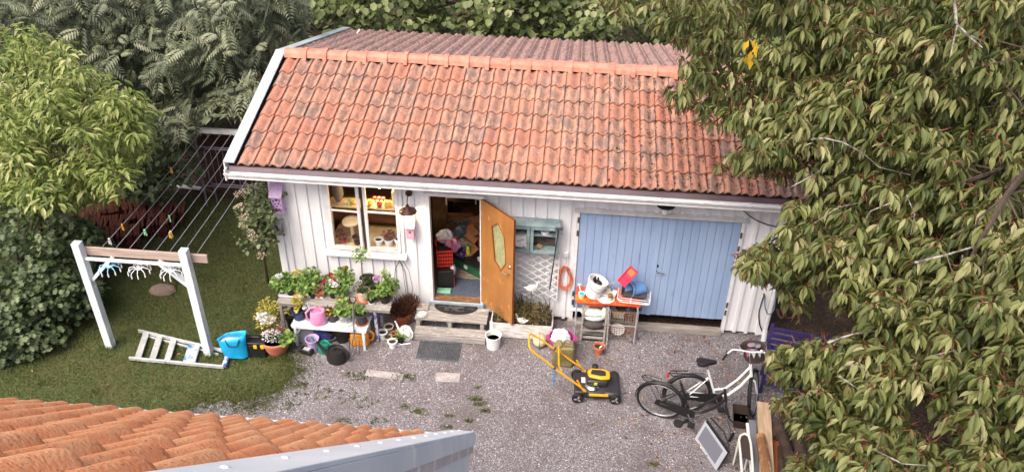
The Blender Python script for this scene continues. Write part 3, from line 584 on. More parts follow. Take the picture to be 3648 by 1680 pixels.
watering_can('watering_can', 'white enamel watering can tipped beside the wooden steps', tuple(G(*zb(1900, 850), .0)), 2.6, P('white_enamel', '#dfe6e4', .3), .1, .2)
# under the bench
t = thing('lilac_bucket', 'pale lilac scalloped bucket under the white bench', 'bucket', tuple(G(*zb(640, 1010))))
MB().lathe([(.075, 0), (.1, .2), (.115, .235), (.1, .235), (.09, .2), (.07, .02), (1e-6, .02)], 20).build('body', P('lilac_plastic', '#b59cc9', .4), t); MB().tube([(.108*math.cos(a_), .108*math.sin(a_), .236+.006*math.cos(a_*9)) for a_ in np.linspace(0, 2*math.pi, 54)[:-1]], .006, 6, True).build('rim', MATS['lilac_plastic'], t)
t = thing('grey_crate', 'grey plastic sheet leaning under the end of the white bench', 'panel', (.62, -1.0, 0)); MB().box(-.1, -.01, 0, .12, .012, .34).xf(Matrix.Rotation(-.25, 4, 'X') @ rotz(.3)).build('panel', P('grey_plastic', '#80808a', .5), t, bevel=.008)
t = thing('blue_cloth_bag', 'dark blue cloth lying below the white bench', 'cloth', (.88, -.92, 0)); MB().ball((0, 0, .09), (.16, .1, .1)).build('cloth', mat('blue_cloth', '#1f2a6b', '#2b3a85', scale=8, rough=.9, bump=1, bs=12), t)
for i, (n_, lab, x, y, r_, h_, m_) in enumerate((('glazed_bowl', 'blue-grey glazed planter bowl stacked under the white bench', 865, 860, .15, .09, mat('blue_grey_glaze', '#9aa5b0', '#6d7780', scale=9, rough=.4)), ('clay_bowl', 'brown clay bowl stacked in the glazed planter', 865, 860, .13, .1, mat('brown_clay', '#6b4434', '#4f3329', scale=8, rough=.8)))):
    q = G(*zb(x, y)); t = thing(n_, lab, 'bowl', (q[0], q[1], i*.075)); MB().lathe([(r_*.7, 0), (r_, h_), (r_*.93, h_), (r_*.66, .012), (1e-6, .012)], 22).build('bowl', m_, t)
t = thing('black_planter', 'large black planter under the white bench', 'planter', tuple(G(*zb(1040, 880)))); potmb(.13, .24).build('pot', BLKPOT, t)
t = thing('yellow_jerrycan', 'orange-yellow plastic can with a loop handle under the bench', 'can', (1.5, -.93, 0), .1)
MB().box(-.15, -.07, 0, .15, .07, .24).build('body', P('yellow_plastic', '#d98a1c', .4), t, bevel=.025); MB().tube([(.15, 0, .06), (.21, 0, .1), (.23, 0, .2), (.19, 0, .27), (.12, 0, .25)], .016, 8).build('handle', MATS['yellow_plastic'], t)
t = thing('battery_box', 'small black battery box on the gravel by the lilac bucket', 'box', tuple(G(*zb(555, 1060))), -.25); MB().box(-.1, -.06, 0, .1, .06, .1).build('body', BLKPOT, t, bevel=.01); MB().box(-.05, -.04, .1001, .06, .03, .103).build('label_plate', P('grey_label', '#a9a9ad', .5), t)
t = thing('garden_fork', 'garden fork standing upright against the plant table', 'fork', tuple(G(*zb(1200, 1080))), 0, rot=(-.22, 0, 0))
FK = mat('grey_shaft', '#77746f', '#5d5a56', scale=6, rough=.6); MB().tube([(0, 0, .28), (0, 0, .92)], .014, 8).build('shaft', FK, t)
MB().tube([(0, 0, .9), (-.05, 0, .97), (-.05, 0, 1.03), (.05, 0, 1.03), (.05, 0, .97), (0, 0, .9)], .011, 8).build('grip', BLKPOT, t); MB().tube([(-.08, 0, .27), (0, 0, .3), (.08, 0, .27)], .01, 6).build('shoulder', FK, t)
for x in (-.08, -.027, .027, .08): MB().tube([(x, 0, .27), (x, .01, .1), (x, -.01, .0)], [.007, .006, .003], 6).build('tine', GALV, t)
# big pot with white flowers
bpot = thing('flower_tub', 'large round terracotta tub of white flowers beside the black toolbox', 'flower tub', tuple(G(990, 1250)))
MB().lathe([(.14, 0), (.2, .13), (.225, .25), (.25, .25), (.255, .3), (.225, .3), (.2, .25), (.19, .2)], 26).build('pot', mat('new_terracotta', '#c67a60', '#bb6f57', scale=5, rough=.8), bpot); MB().lathe([(1e-6, .24), (.205, .24)], 18).build('soil', SOILM, bpot)
foliage(bpot, (0, .02, .32), (.17, .15, .12), 200, .035, LDARK, 'leaf', .5); foliage(bpot, (-.12, .06, .6), (.2, .14, .26), 330, .045, LYEL, 'leaf', .6); foliage(bpot, (.22, -.05, .34), (.1, .1, .1), 60, .07, LGREEN); foliage(bpot, (-.05, .1, .85), (.17, .1, .14), 130, .04, LYEL, 'leaf', .6)
bloom(bpot, (-.03, -.04, .36), (.17, .13, .1), 160, PET['white'], .022); bloom(bpot, (-.14, -.02, .74), (.08, .08, .05), 90, PET['white'], .03); bloom(bpot, (-.03, .0, .66), (.07, .07, .04), 60, PET['white'], .03); bloom(bpot, (-.12, 0, .62), (.06, .06, .04), 40, PET['white'], .03)
# dead plant pot with wire arch, small pots
q = G(*zb(1860, 640)); dp = thing('dry_plant_tub', 'brown plastic tub with a dried brown plant beside the steps', 'flower tub', (q[0], q[1], 0))
MB().lathe([(.13, 0), (.17, .2), (.19, .2), (.195, .25), (.17, .25), (.155, .2), (1e-6, .19)], 24).build('pot', mat('brown_pot', '#8f4e36', '#82442f', scale=5, rough=.5), dp)
n = 420; a_ = rng.uniform(0, 6.28, n); r0 = rng.random(n)**.5*.13; Pp = np.stack([r0*np.cos(a_), r0*np.sin(a_), np.full(n, .2)], 1); D = unit(np.stack([np.cos(a_)*.8, np.sin(a_)*.8, rng.uniform(.3, 2, n)], 1))
leaves('dry_stems', Pp, D, rdir(n), rng.uniform(.1, .26, n), .06, LRED, dp, 'leaf'); leaves('dry_stems', Pp[:200]+np.array([.1, .06, .1]), unit(D[:200]+[0.1, 0, 1]), rdir(200), .2, .06, LRED, dp, 'leaf')
WIRE = P('green_wire', '#2b3129', .5)
wa = thing('wire_arch', 'thin dark wire plant arch standing in the dry plant tub', 'plant support', (q[0], q[1], .2))
for dx, hh in ((-.12, .98), (-.08, 1.0), (.12, 1.02)):
    MB().tube([(dx*.9-.02, .0, 0), (dx*.8-.03, .05, .5), (dx*.5-.03, .1, hh-.12), (-.02, .12, hh), (.02+dx*.2, .12, hh-.02), (.1+dx*.3, .1, hh-.2), (.14+dx*.4, .06, .5), (.12, 0, .0)], .004, 5).build('hoop', WIRE, wa)
for (n_, lab, x, y, r_, h_, m_, f_) in (
  ('cream_pot', 'empty cream pot filled with soil beside the brown tub', 1670, 770, .075, .13, P('cream_glaze', '#b9ab9c', .5), 0), ('white_pot', 'pale bluish white pot next to the table leg', 1590, 860, .07, .15, P('pale_white', '#c9cdd2', .4), 0),
  ('mottled_pot', 'small mottled grey pot of bare soil between white pots', 1655, 900, .065, .11, mat('mottled', '#9a9488', '#7a7468', scale=15, rough=.7), 0), ('enamel_pot', 'small white enamel pot of dark soil in front of the others', 1720, 975, .07, .13, P('enamel_white', '#e3e4e6', .3), 0),
  ('spider_plant', 'spider plant in a small black pot', 1830, 910, .055, .1, BLKPOT, 1), ('broken_clay_pot', 'reddish clay pot lying between the small pots', 1745, 830, .05, .08, TERRA, 0)):
    t = potted(n_, lab, tuple(G(*zb(x, y))), r_, h_, m_, group='small pots by the steps', cat='pot')
    if f_:
        n = 26; a_ = rng.uniform(0, 6.28, n); D = unit(np.stack([np.cos(a_), np.sin(a_), rng.uniform(.3, 1.5, n)], 1)); leaves('foliage', np.zeros((n, 3))+[0, 0, .09], D, np.tile([0, 0, 1.], (n, 1)), rng.uniform(.12, .22, n), .12, LGREEN, t)
solo('ladle', MB().lathe([(.04, 0), (.045, .02), (.035, .02)], 14).tube([(.04, 0, .015), (.2, .04, .025)], .009, 6), MATS['enamel_white'], 'white long-handled scoop lying by the spider plant', 'scoop', loc=tuple(G(*zb(1790, 950))))
solo('orange_flower_toy', MB().ball((0, 0, .03), (.045, .03, .03)), P('orange_plastic', '#d98a10', .4), 'small orange plastic toy by the steps', 'toy', loc=tuple(G(*zb(1950, 870))))
# ================================================================== steps, mat, grate
st = thing('wooden_steps', 'weathered grey wooden steps below the open door', 'steps', (2.94, -.45, 0))
for i in range(3): MB().box(-.6, -.1+i*.125, .27, .6, .018+i*.125, .305-.002*(i % 2)).build('tread_plank', GREYW, st, bevel=.004)
for i in range(2): MB().box(-.585, -.29+i*.105, .11, .6, -.19+i*.105, .145-.002*i).build('tread_plank', GREYW, st, bevel=.004)
MB().box(-.58, -.31, .02, .6, -.292, .12).build('riser', GREYW, st, bevel=.003)
for x in (-.55, -.02, .52):
    MB().box(x-.03, -.09, .146, x+.03, -.05, .269).build('post', GREYW, st); MB().box(x-.035, -.285, 0, x+.035, .25, .109).build('bearer', GREYW, st)
def half_disc(cx, cy, r, n=24): return [(cx+r*math.cos(t), cy+r*.58*math.sin(t)) for t in np.linspace(math.pi, 2*math.pi, n)]
dm = thing('door_mat', 'black half-round rubber mat on the top step', 'door mat', (2.98, -.17, .306))
RUB = P('black_rubber', '#1d1b1c', .8); r_ = .37
MB().prism([(x, y, 0) for x, y in half_disc(0, 0, r_)], (0, 0, .008)).build('base', RUB, dm)
MB().tube([(x*.96, y*.94, .01) for x, y in half_disc(0, 0, r_)] , .012, 6, True).build('border', RUB, dm)
sc_ = MB()
for i in range(16):
    a_ = rnd.uniform(math.pi+.3, 2*math.pi-.3); rr = rnd.uniform(.06, .29); cx, cy = rr*math.cos(a_), rr*.58*math.sin(a_)
    sc_.tube([(cx+.035*math.cos(t)*(1+.3*t/6), cy+.022*math.sin(t), .011) for t in np.linspace(i, i+4.4, 9)], .007, 5)
sc_.build('scroll_relief', P('grey_rubber', '#4d484a', .8), dm)
gr = thing('foot_grate', 'galvanised steel foot scraper grate lying on the gravel', 'grate', tuple(((G(*z2(135, 1115))+G(*z2(415, 1030)))/2)), .01)
STL = mat('dull_steel', '#7d8792', '#6a737d', scale=8, rough=.45, metal=.6)
for y in (-.2, .2): MB().box(-.34, y-.005, .004, .34, y+.005, .035).build('frame_bar', STL, gr)
for i in range(25): x = -.34+i*.68/24; MB().box(x-.0025, -.195, .006, x+.0025, .195, .032).build('bar', STL, gr)
for i in range(9): y = -.16+i*.04; MB().tube([(-.34, y, .028), (.34, y, .028)], .003, 4).build('cross_rod', STL, gr)
t = thing('stone_dish', 'square grey stone ashtray dish on the top step', 'dish', tuple(G(*z2(180, 805), .306)), .1); MB().box(-.1, -.08, 0, .1, .08, .035).build('base', mat('grey_stone', '#a9a8a2', '#8d8c86', scale=12, rough=.9), t, bevel=.01); MB().lathe([(.055, .0352), (.065, .042), (.055, .042), (.04, .037), (1e-6, .037)], 18).build('hollow', mat('rusty_inlay', '#7d5a4c', '#b5b0aa', scale=14, rough=.8), t)
t = thing('round_dish', 'round white dish of pebbles on the corner of the step', 'dish', tuple(G(*z2(175, 850), .306)), 0); MB().lathe([(.05, 0), (.085, .02), (.08, .022), (.05, .006), (1e-6, .006)], 20).build('dish', mat('speckled_dish', '#d5d5d2', '#77746f', scale=25, lo=.5, hi=.6, rough=.6), t)
t = thing('white_bucket', 'plain white plastic bucket beside the wooden steps', 'bucket', tuple(G(*z2(605, 1040))))
MB().lathe([(.105, 0), (.125, .23), (.135, .235), (.135, .255), (.122, .255), (.118, .23), (.1, .02), (1e-6, .02)], 26).build('body', P('white_plastic', '#e0e0e0', .35), t); MB().lathe([(1e-6, .16), (.113, .16)], 20).build('water', P('murky_water', '#8f8d84', .08), t)
solo('box_lid', MB().box(-.06, -.04, 0, .06, .04, .03), P('pale_blue_box', '#8fa0b0', .5), 'pale blue carton lying under the steps', 'carton', loc=(2.9, -.4, .145), rot=(.4, 0, .3))
# paving slabs
SLAB = mat('concrete_slab', '#a39c9d', '#8f888a', scale=6, rough=.9, c3='#c4bfc0', s3=30, t3=.62)
for x, y, w_, h_, r_ in ((3.05, -1.57, .38, .2, .05), (2.05, -1.62, .6, .14, -.06)): solo('paving_slab', MB().box(-w_/2, -h_/2, -.02, w_/2, h_/2, .016), SLAB, 'small pale concrete slab sunk in the gravel' if w_ < .5 else 'long pale slab overgrown with grass in the gravel', 'slab', loc=(x, y, 0), rot=(0, 0, r_), bevel=.005)
solo('lawn_stone', MB().ball((0, 0, 0), (.25, .17, .09), 9, 6), mat('pinkish_stone', '#7d6a62', '#665750', scale=5, rough=.9, bump=.5), 'flat pinkish stone lying in the lawn under the drying frame', 'stone', loc=tuple(G(*z4(750, 460), .03)), smooth=15)
# ================================================================== things on the wall
wl = thing('wall_lamp', 'brown metal wall lamp with a glowing bulb beside the window', 'lamp', (2.255, 0, 2.40))
LB = P('brown_metal', '#4a2f28', .45, metal=.3)
MB().lathe([(.055, 0), (.055, .035)], 8, (0, 0, 0), Matrix.Rotation(math.pi/2, 4, 'X')).build('back_plate', LB, wl, loc=(0, -.025, 0)); MB().tube([(0, -.06, 0), (-.01, -.11, -.03), (-.015, -.13, -.1), (-.015, -.13, -.2)], .009, 8).build('arm', LB, wl)
MB().lathe([(.025, -.17), (.03, -.2), (.05, -.22), (.145, -.285), (.14, -.288), (.045, -.232), (.02, -.23)], 24, (-.015, -.13, 0)).build('shade', LB, wl)
BULB = P('bulb_glow', '#ffdf9a', .3, emit=6.); MB().lathe([(.025, -.24), (.045, -.27), (.052, -.31), (.048, -.36), (.028, -.395), (1e-6, -.40)], 16, (-.015, -.13, 0)).build('bulb', BULB, wl)
ld = bpy.data.lights.new('wall_lamp_light', 'POINT'); ld.energy = 5; ld.color = (1, .78, .5); ld.shadow_soft_size = .05; lo_ = bpy.data.objects.new('wall_lamp_light', ld); C.objects.link(lo_); lo_.parent = wl; lo_.location = (-.015, -.20, -.33)
def birdhouse(name, label, x, z, w_, h_, m, roofm, hole=True):
    t = thing(name, label, 'birdhouse', (x, -.026, z)); d = .12
    MB().box(-w_/2, -d, 0, w_/2, 0, h_*.72).build('body', m, t, bevel=.003); MB().prism([(-w_/2, -d, h_*.7201), (-w_/2, 0, h_*.7201), (-w_/2, 0, h_), ], (w_, 0, 0)).build('gable', m, t)
    MB().prism([(-w_/2-.015, -d-.03, h_*.70), (-w_/2-.015, .0, h_*1.02), (-w_/2-.015, .0, h_*1.05), (-w_/2-.015, -d-.03, h_*.735)], (w_+.03, 0, 0)).build('roof', roofm, t)
    MB().lathe([(.017, 0), (.017, .004)], 14, (0, 0, 0), Matrix.Rotation(math.pi/2, 4, 'X')).build('entrance_hole', P('hole_black', '#0c0a0a', .9), t, loc=(0, -d-.0005, h_*.45)); return t
bh = birdhouse('pink_birdhouse', 'pale pink birdhouse on the wall under the lamp', 2.26, 1.60, .12, .30, P('pale_pink', '#cf9fb0', .6), mat('faded_pink', '#d8b0bc', '#c79cab', scale=5, st=(6, 1, 1)))
MB().box(-.02, -.124, .06, .0, -.1205, .08).build('patch', TRIM, bh)
birdhouse('grey_birdhouse', 'tiny weathered birdhouse low on the shed corner', .075, 1.50, .10, .24, mat('grey_old_wood', '#96918c', '#6d655f', scale=8, rough=.9), P('grey_roof', '#8f969a', .6))
ih = thing('insect_hotel', 'tall lilac insect house with drilled holes on the shed corner', 'insect house', (.14, -.034, 1.97)); LIL = P('lilac_paint', '#b898c6', .55)
MB().box(-.085, -.13, 0, .085, 0, .3).build('body', LIL, ih, bevel=.003); MB().prism([(-.085, -.13, .3001), (-.085, 0, .3001), (-.085, 0, .47), ], (.17, 0, 0)).build('gable', LIL, ih)
MB().prism([(-.105, -.17, .27), (-.105, .0, .47), (-.105, .0, .49), (-.105, -.17, .29)], (.21, 0, 0)).build('roof', mat('lilac_mesh', '#bda2c9', '#9a7fa8', scale=60, rough=.6), ih); MB().box(-.1, -.15, -.02, .1, .0, -.001).build('floor_board', LIL, ih)
for x, z, r_ in ((-.05, .2, .014), (0, .22, .02), (.05, .2, .012), (-.03, .15, .012), (.03, .16, .016), (.06, .13, .01), (-.06, .11, .01), (0, .11, .012)): MB().lathe([(r_, 0), (r_, .003)], 10, (0, 0, 0), Matrix.Rotation(math.pi/2, 4, 'X')).build('hole', MATS['hole_black'], ih, loc=(x, -.1305, z))
MB().prism([(-.04, -.1302, .01), (.0, -.1302, .01), (.0, -.1302, .06), (-.02, -.1302, .08), (-.04, -.1302, .06)], (0, -.003, 0)).build('slot', P('mauve_dark', '#5d4568', .8), ih)
gl = thing('garage_lamp', 'black saucer-shaped lamp above the blue double doors', 'lamp', (6.215, -.0, 2.60)); MB().tube([(0, 0, 0), (0, -.15, .02), (0, -.22, -.0)], .012, 8).build('arm', IRON, gl)
MB().lathe([(.14, -.03), (.02, .01), (.015, .0), (.13, -.036)], 22, (0, -.22, 0)).build('shade', IRON, gl); MB().lathe([(.05, -.05), (.055, -.16), (.045, -.17), (1e-6, -.17)], 16, (0, -.22, 0)).build('glass_jar', mat('clear_jar', '#e8eaec', rough=.05, alpha=.45), gl)
# teal wall cabinet with clock etc
TEAL = mat('teal_paint', '#6d8288', '#8a9da1', scale=6, rough=.6, st=(1, 1, 1), c3='#a9bcbc', s3=12, t3=.7)
cb = thing('wall_cabinet', 'weathered teal glass-fronted cabinet hanging on the white wall', 'cabinet', (4.19, -.026, 1.55)); cw, ch, cdp = .45, .5, .2
MB().box(-cw, -.012, 0, cw, 0, ch).build('back', mat('cab_dark', '#3a3230', '#564a45', scale=6, rough=.8), cb)
for x in (-cw, cw-.02): MB().box(x, -cdp, 0, x+.02, -.0121, ch).build('side', TEAL, cb)
MB().box(-cw-.02, -cdp-.03, ch+.0005, cw+.02, 0, ch+.03).build('top', TEAL, cb, bevel=.004); MB().box(-cw+.0205, -cdp, 0, cw-.0205, -.0121, .02).build('bottom', TEAL, cb); MB().box(-cw+.021, -cdp+.03, .3, cw-.021, -.0122, .315).build('shelf', TEAL, cb)
for x0, x1 in ((-cw, -.004), (.004, cw)):
    d = MB().box(x0, -cdp-.02, 0, x0+.05, -cdp-.001, ch).build('cabinet_door', TEAL, cb, bevel=.003); MB().box(x1-.05, -cdp-.02, 0, x1, -cdp-.001, ch).build('stile', TEAL, d, bevel=.003)
    MB().box(x0+.0505, -cdp-.02, 0, x1-.0505, -cdp-.001, .05).build('rail', TEAL, d); MB().box(x0+.0505, -cdp-.02, ch-.055, x1-.0505, -cdp-.001, ch).build('rail', TEAL, d)
    MB().box(x0+.051, -cdp-.011, .051, x1-.051, -cdp-.009, ch-.056).build('pane', GLASS, d)
ck = thing('wall_clock', 'round white clock face inside the teal cabinet', 'clock', (4.03, -.16, 1.73), rot=(math.pi/2+.08, 0, 0)); MB().lathe([(.13, -.02), (.135, 0), (.13, .012), (.12, .006), (1e-6, .006)], 30).build('dial', P('clock_white', '#e4e4e4', .4), ck)
MB().box(-.004, -.004, .0065, .075, .004, .009).xf(rotz(.35)).build('hand', IRON, ck); MB().box(-.004, -.004, .0095, .055, .004, .012).xf(rotz(3.5)).build('hand', IRON, ck)
for i in range(12): MB().box(.095, -.003, .0065, .112, .003, .008).xf(rotz(i*math.pi/6)).build('hour_mark', IRON, ck)
t = thing('enamel_dish', 'white enamel dish on the cabinet shelf', 'dish', (4.42, -.13, 1.867)); MB().lathe([(.06, 0), (.085, .07), (.08, .07), (.055, .008), (1e-6, .008)], 20).build('dish', MATS['enamel_white'], t)
t = thing('bread_bowl', 'small tan bowl at the bottom of the teal cabinet', 'bowl', (4.33, -.13, 1.571)); MB().lathe([(.03, 0), (.055, .05), (.05, .05), (.025, .008), (1e-6, .008)], 16).build('bowl', mat('tan_clay', '#a98b6c', '#8d7058', scale=12), t)
solo('pink_shell', MB().ball((0, 0, .025), (.035, .03, .025)), MATS['pale_pink'], 'small pink shell beside the clock in the cabinet', 'shell', loc=(4.13, -.15, 1.571)); 
# trellis
tr = thing('lattice_trellis', 'white diamond lattice trellis on the wall below the teal cabinet', 'trellis', (4.13, -.03, .52)); LW, LH = .54, .98
for sgn, yy in ((1, -.045), (-1, -.058)):
    for k in range(-8, 20):
        # line x + c = sgn * z/1 ; slats at ~33 degrees
        pts = []
        c0 = -1.5+k*.132
        sl_ = .62
        for xx in np.linspace(-LW, LW, 60):
            z = sl_*(sgn*xx)+c0+.9
            if 0 <= z <= LH: pts.append((xx, z))
        if len(pts) > 4: a_, b_ = pts[0], pts[-1]; MB().beam((a_[0], yy, a_[1]), (b_[0], yy, b_[1]), .012, .024, (0, 0, 1)).build('lath', TRIM, tr)
for x in (-LW, LW-.02): MB().box(x, -.075, 0, x+.02, -.0, LH).build('rail', TRIM, tr)
# rake
rk = thing('garden_rake', 'long-handled garden rake leaning beside the teal cabinet', 'rake'); a_, b_ = W(*z2(1000, 330), -.28), W(*z2(945, 695), -.30)
MB().tube([tuple(a_), tuple(b_)], .011, 8).build('shaft', P('dark_shaft', '#2d2a2a', .6), rk); MB().box(a_[0]-.05, a_[1]-.02, a_[2]-.01, a_[0]+.07, a_[1]+.02, a_[2]+.02).build('head', GALV, rk)
for i in range(7): x = a_[0]-.045+i*.018; MB().box(x, a_[1]-.02, a_[2]-.1, x+.006, a_[1]-.012, a_[2]-.011).build('tine', GALV, rk)
# cord and socket
ec = thing('extension_cord', 'coiled orange extension cord hanging from the wall socket', 'cord', (4.77, -.04, 1.0)); ORC = P('orange_cable', '#c4623a', .5)
for i in range(9):
    ph_ = rnd.uniform(0, 6); aw, ah, ox = rnd.uniform(.07, .13), rnd.uniform(.2, .25), rnd.uniform(-.02, .02)
    MB().tube([(ox+aw*(1-.45*max(0, math.sin(t)))*math.cos(t)+.012*math.sin(3*t+ph_), -.02-.006*i+.012*math.cos(2*t), ah*math.sin(t)+.01*math.sin(5*t+ph_)) for t in np.linspace(0, 6.28, 32)[:-1]], .0055, 5, True).build('loop', ORC, ec)
MB().tube([(0, -.02, .24), (.01, -.03, .33), (0, -.04, .42)], .005, 5).build('lead', P('grey_cable', '#8d8d90', .5), ec); MB().tube([(.03, -.04, -.22), (.06, -.04, -.27), (.05, -.04, -.34)], .0055, 5).build('tail', ORC, ec)
sk = thing('wall_socket', 'white socket box with cables above the orange cord', 'socket', (4.765, -.026, 1.43)); MB().box(-.04, -.045, -.045, .04, 0, .045).build('box', TRIM, sk, bevel=.006); MB().tube([(-.04, -.02, .0), (-.12, -.012, .02), (-.2, -.012, -.1), (-.3, -.012, -.15)], .005, 5).build('cable', TRIM, sk)
# black cable above garage, garden hose
solo('power_cable', MB().tube([tuple(W(2280+1575/4.293, 600+630/4.293, -.05)), tuple(W(2280+1680/4.293, 600+730/4.293, -.06)), tuple(W(2280+1800/4.293, 600+800/4.293, -.06)), tuple(W(2280+1950/4.293, 600+860/4.293, -.06)), tuple(W(2280+2120/4.293, 600+895/4.293, -.06))], .009, 7), IRON, 'thick black cable sagging across the white wall beside the blue doors', 'cable')
zr = zm(2440, 1000, 3.953)
hs = thing('garden_hose', 'black and blue-grey garden hose hooked on the wall by the downpipe', 'hose')
MB().tube([tuple(W(*zr(x, y), -.05)) for x, y in ((1115, 190), (1075, 320), (1045, 430), (1040, 520), (1055, 620), (1090, 710))], .011, 8).build('hose', IRON, hs); MB().tube([tuple(W(*zr(x, y), -.14)) for x, y in ((1120, 240), (1130, 380), (1160, 460), (1210, 470), (1255, 400), (1275, 250), (1290, 60), (1295, -40))], .011, 8).build('hose', P('hose_blue', '#6b7d8f', .4), hs)
MB().tube([tuple(W(*zr(x, y), -.09)) for x, y in ((1112, 180), (1120, 250))], .016, 8).build('coupling', P('brass', '#a08a4a', .35, metal=.8), hs)
ro = thing('rope_coil', 'brown rope looped on the side wall near the downpipe', 'rope')
for i, dx in enumerate((-18, -6, 6, 16)): MB().tube([tuple(W(*zr(x+dx*k_, y), .12+.02*i)) for x, y, k_ in ((1370, 60, 1), (1345, 160, 1.5), (1375, 290, 1.5), (1395, 400, 1.5), (1405, 490, 1), (1360, 525, .5), (1320, 470, .5), (1310, 400, 1))], .011, 6).build('strand', mat('brown_rope', '#7a4f3c', '#8f6650', scale=20, rough=.9), ro)
# ================================================================== flower box by the trellis
fb = thing('flower_box', 'white plank flower box with dry heather under the trellis', 'flower box', (4.12, -.34, 0))
for i in range(3): MB().box(-.52, -.2, .02+i*.1, .5, -.18, .112+i*.1).build('plank', mat('flaking_white', '#d6d5d4', '#b9b4b0', scale=6, st=(1, 1, 3), c3='#6b625a', s3=9, t3=.68, rough=.7), fb, bevel=.004)
for x in (-.52, .485): MB().box(x, -.1795, .02, x+.02, .2, .31).build('end_board', MATS['flaking_white'], fb)
MB().box(-.53, -.215, 0, -.47, -.2005, .34).build('post', TRIM, fb); MB().box(-.49, -.179, .2, .48, .2, .26).build('soil', SOILM, fb)
foliage(fb, (.05, .0, .38), (.44, .22, .24), 1900, .06, LHEA, 'leaf', .16, flat=.0, low=-.1); foliage(fb, (-.3, .0, .36), (.2, .2, .2), 500, .06, LHEA, 'leaf', .16, flat=0, low=-.1)
n = 40; leaves('seed_stalk', np.stack([rng.uniform(-.1, .45, n), rng.uniform(-.1, .15, n), np.full(n, .3)], 1), unit(rdir(n)*.25+[0, 0, 1]), rdir(n), rng.uniform(.3, .5, n), .012, LHEA, fb); bloom(fb, (.2, .05, .7), (.35, .12, .12), 120, PET['white'], .012, 'seed_head')
SW = P('figurine_white', '#e4e3e0', .5)
def bird(name, label, loc, s, rz):
    t = thing(name, label, 'figurine', loc, rz); mb = MB().ball((0, 0, .07*s), (.11*s, .06*s, .055*s)); mb.tube([(.08*s, 0, .08*s), (.12*s, 0, .13*s), (.11*s, 0, .19*s), (.14*s, 0, .215*s), (.17*s, 0, .2*s)], [.03*s, .02*s, .017*s, .02*s, .008*s], 8); mb.tube([(-.08*s, 0, .08*s), (-.15*s, 0, .13*s)], [.035*s, .006*s], 8); mb.build('body', SW, t)
    MB().ball((0, 0, .11*s), (.09*s, .068*s, .03*s)).build('wing', SW, t); return t
bird('white_bird_figurine', 'white bird figurine on a stick in front of the trellis', tuple(W(*z2(835, 705), -.42)), .8, .3); bird('small_swan_figurine', 'small white swan figurine on the flower box edge', (4.12, -.5, .315), .75, 2.9)
solo('figurine_stick', MB().tube([tuple(W(*z2(835, 705), -.42)), (W(*z2(835, 705), -.42)[0], -.42, .27)], .005, 5), IRON, 'thin rod carrying the white bird figurine', 'rod')
rs = thing('rusty_stake', 'rusty ball-topped stake in the flower box', 'garden stake', (W(*z2(880, 800), -.45)[0], -.45, .25)); MB().tube([(0, 0, 0), (0, 0, .36)], .006, 6).build('rod', P('rust', '#5a3524', .9), rs); MB().ball((0, 0, .38), .03, 10, 7).build('knob', MATS['rust'], rs)
# ================================================================== orange work table and what is on and under it
TOPZ = .80
p0 = G(*zt(40, 530), TOPZ); p1 = G(*zt(850, 600), TOPZ)
XL, XR = p0[0], p1[0]; YF = (p0[1]+p1[1])/2; YB = YF+.42
ot = thing('work_table', 'worn orange-topped work table against the blue doors', 'table', ((XL+XR)/2, (YF+YB)/2, 0)); hw, hd_ = (XR-XL)/2, .21
ORT = mat('orange_top', '#c4441c', '#d65a28', scale=4, rough=.5, c3='#e0b8a4', s3=18, t3=.66)
MB().box(-hw, -hd_, TOPZ-.03, hw, hd_, TOPZ).build('top', ORT, ot, bevel=.004)
TL_ = mat('table_leg_paint', '#a9aab0', '#8d8e94', scale=8, rough=.6, c3='#7a5a48', s3=14, t3=.64)
for x in (-hw+.02, hw-.04): 
    for y in (-hd_+.02, hd_-.03): MB().tube([(x, y, TOPZ-.031), (x, y-.02 if y < 0 else y, 0)], .013, 8).build('leg', TL_, ot)
for z in (.36, ): MB().tube([(-hw+.02, -hd_+.01, z), (hw-.04, -hd_+.01, z)], .008, 6).build('rail', TL_, ot)
MB().prism([(-hw+.14, -hd_+.03, TOPZ-.0301), (-hw+.48, -hd_+.03, TOPZ-.0301), (-hw+.46, -hd_+.03, TOPZ-.09), (-hw+.18, -hd_+.03, TOPZ-.09)], (0, .25, 0)).build('sink_bowl', ORT, ot)
onO = lambda x, y, z=TOPZ+.001: tuple(G(*zt(x, y), z))
b = thing('tipped_white_bucket', 'white bucket with a rim tilted on the orange table, black gloves inside', 'bucket', onO(230, 470), rot=(.0, .30, .25))
MB().lathe([(.125, .03), (.15, .27), (.168, .275), (.168, .34), (.152, .34), (.146, .28), (.12, .05), (1e-6, .05)], 24).build('body', MATS['white_plastic'], b); MB().tube([(-.168, 0, .3), (-.12, -.15, .23), (0, -.185, .2), (.12, -.15, .23), (.168, 0, .3)], .004, 5).build('bail', IRON, b)
g = thing('black_gloves', 'black rubber gloves stuffed in the tilted white bucket', 'gloves', tuple(np.array(onO(230, 470))+[.09, .0, .27])); MB().ball((0, 0, .0), (.07, .06, .05)).tube([(-.03, 0, 0), (-.06, .01, .08), (-.05, .0, .13)], [.03, .028, .015], 8).tube([(0, .02, .02), (.0, .03, .1)], [.025, .012], 8).build('glove', IRON, g)
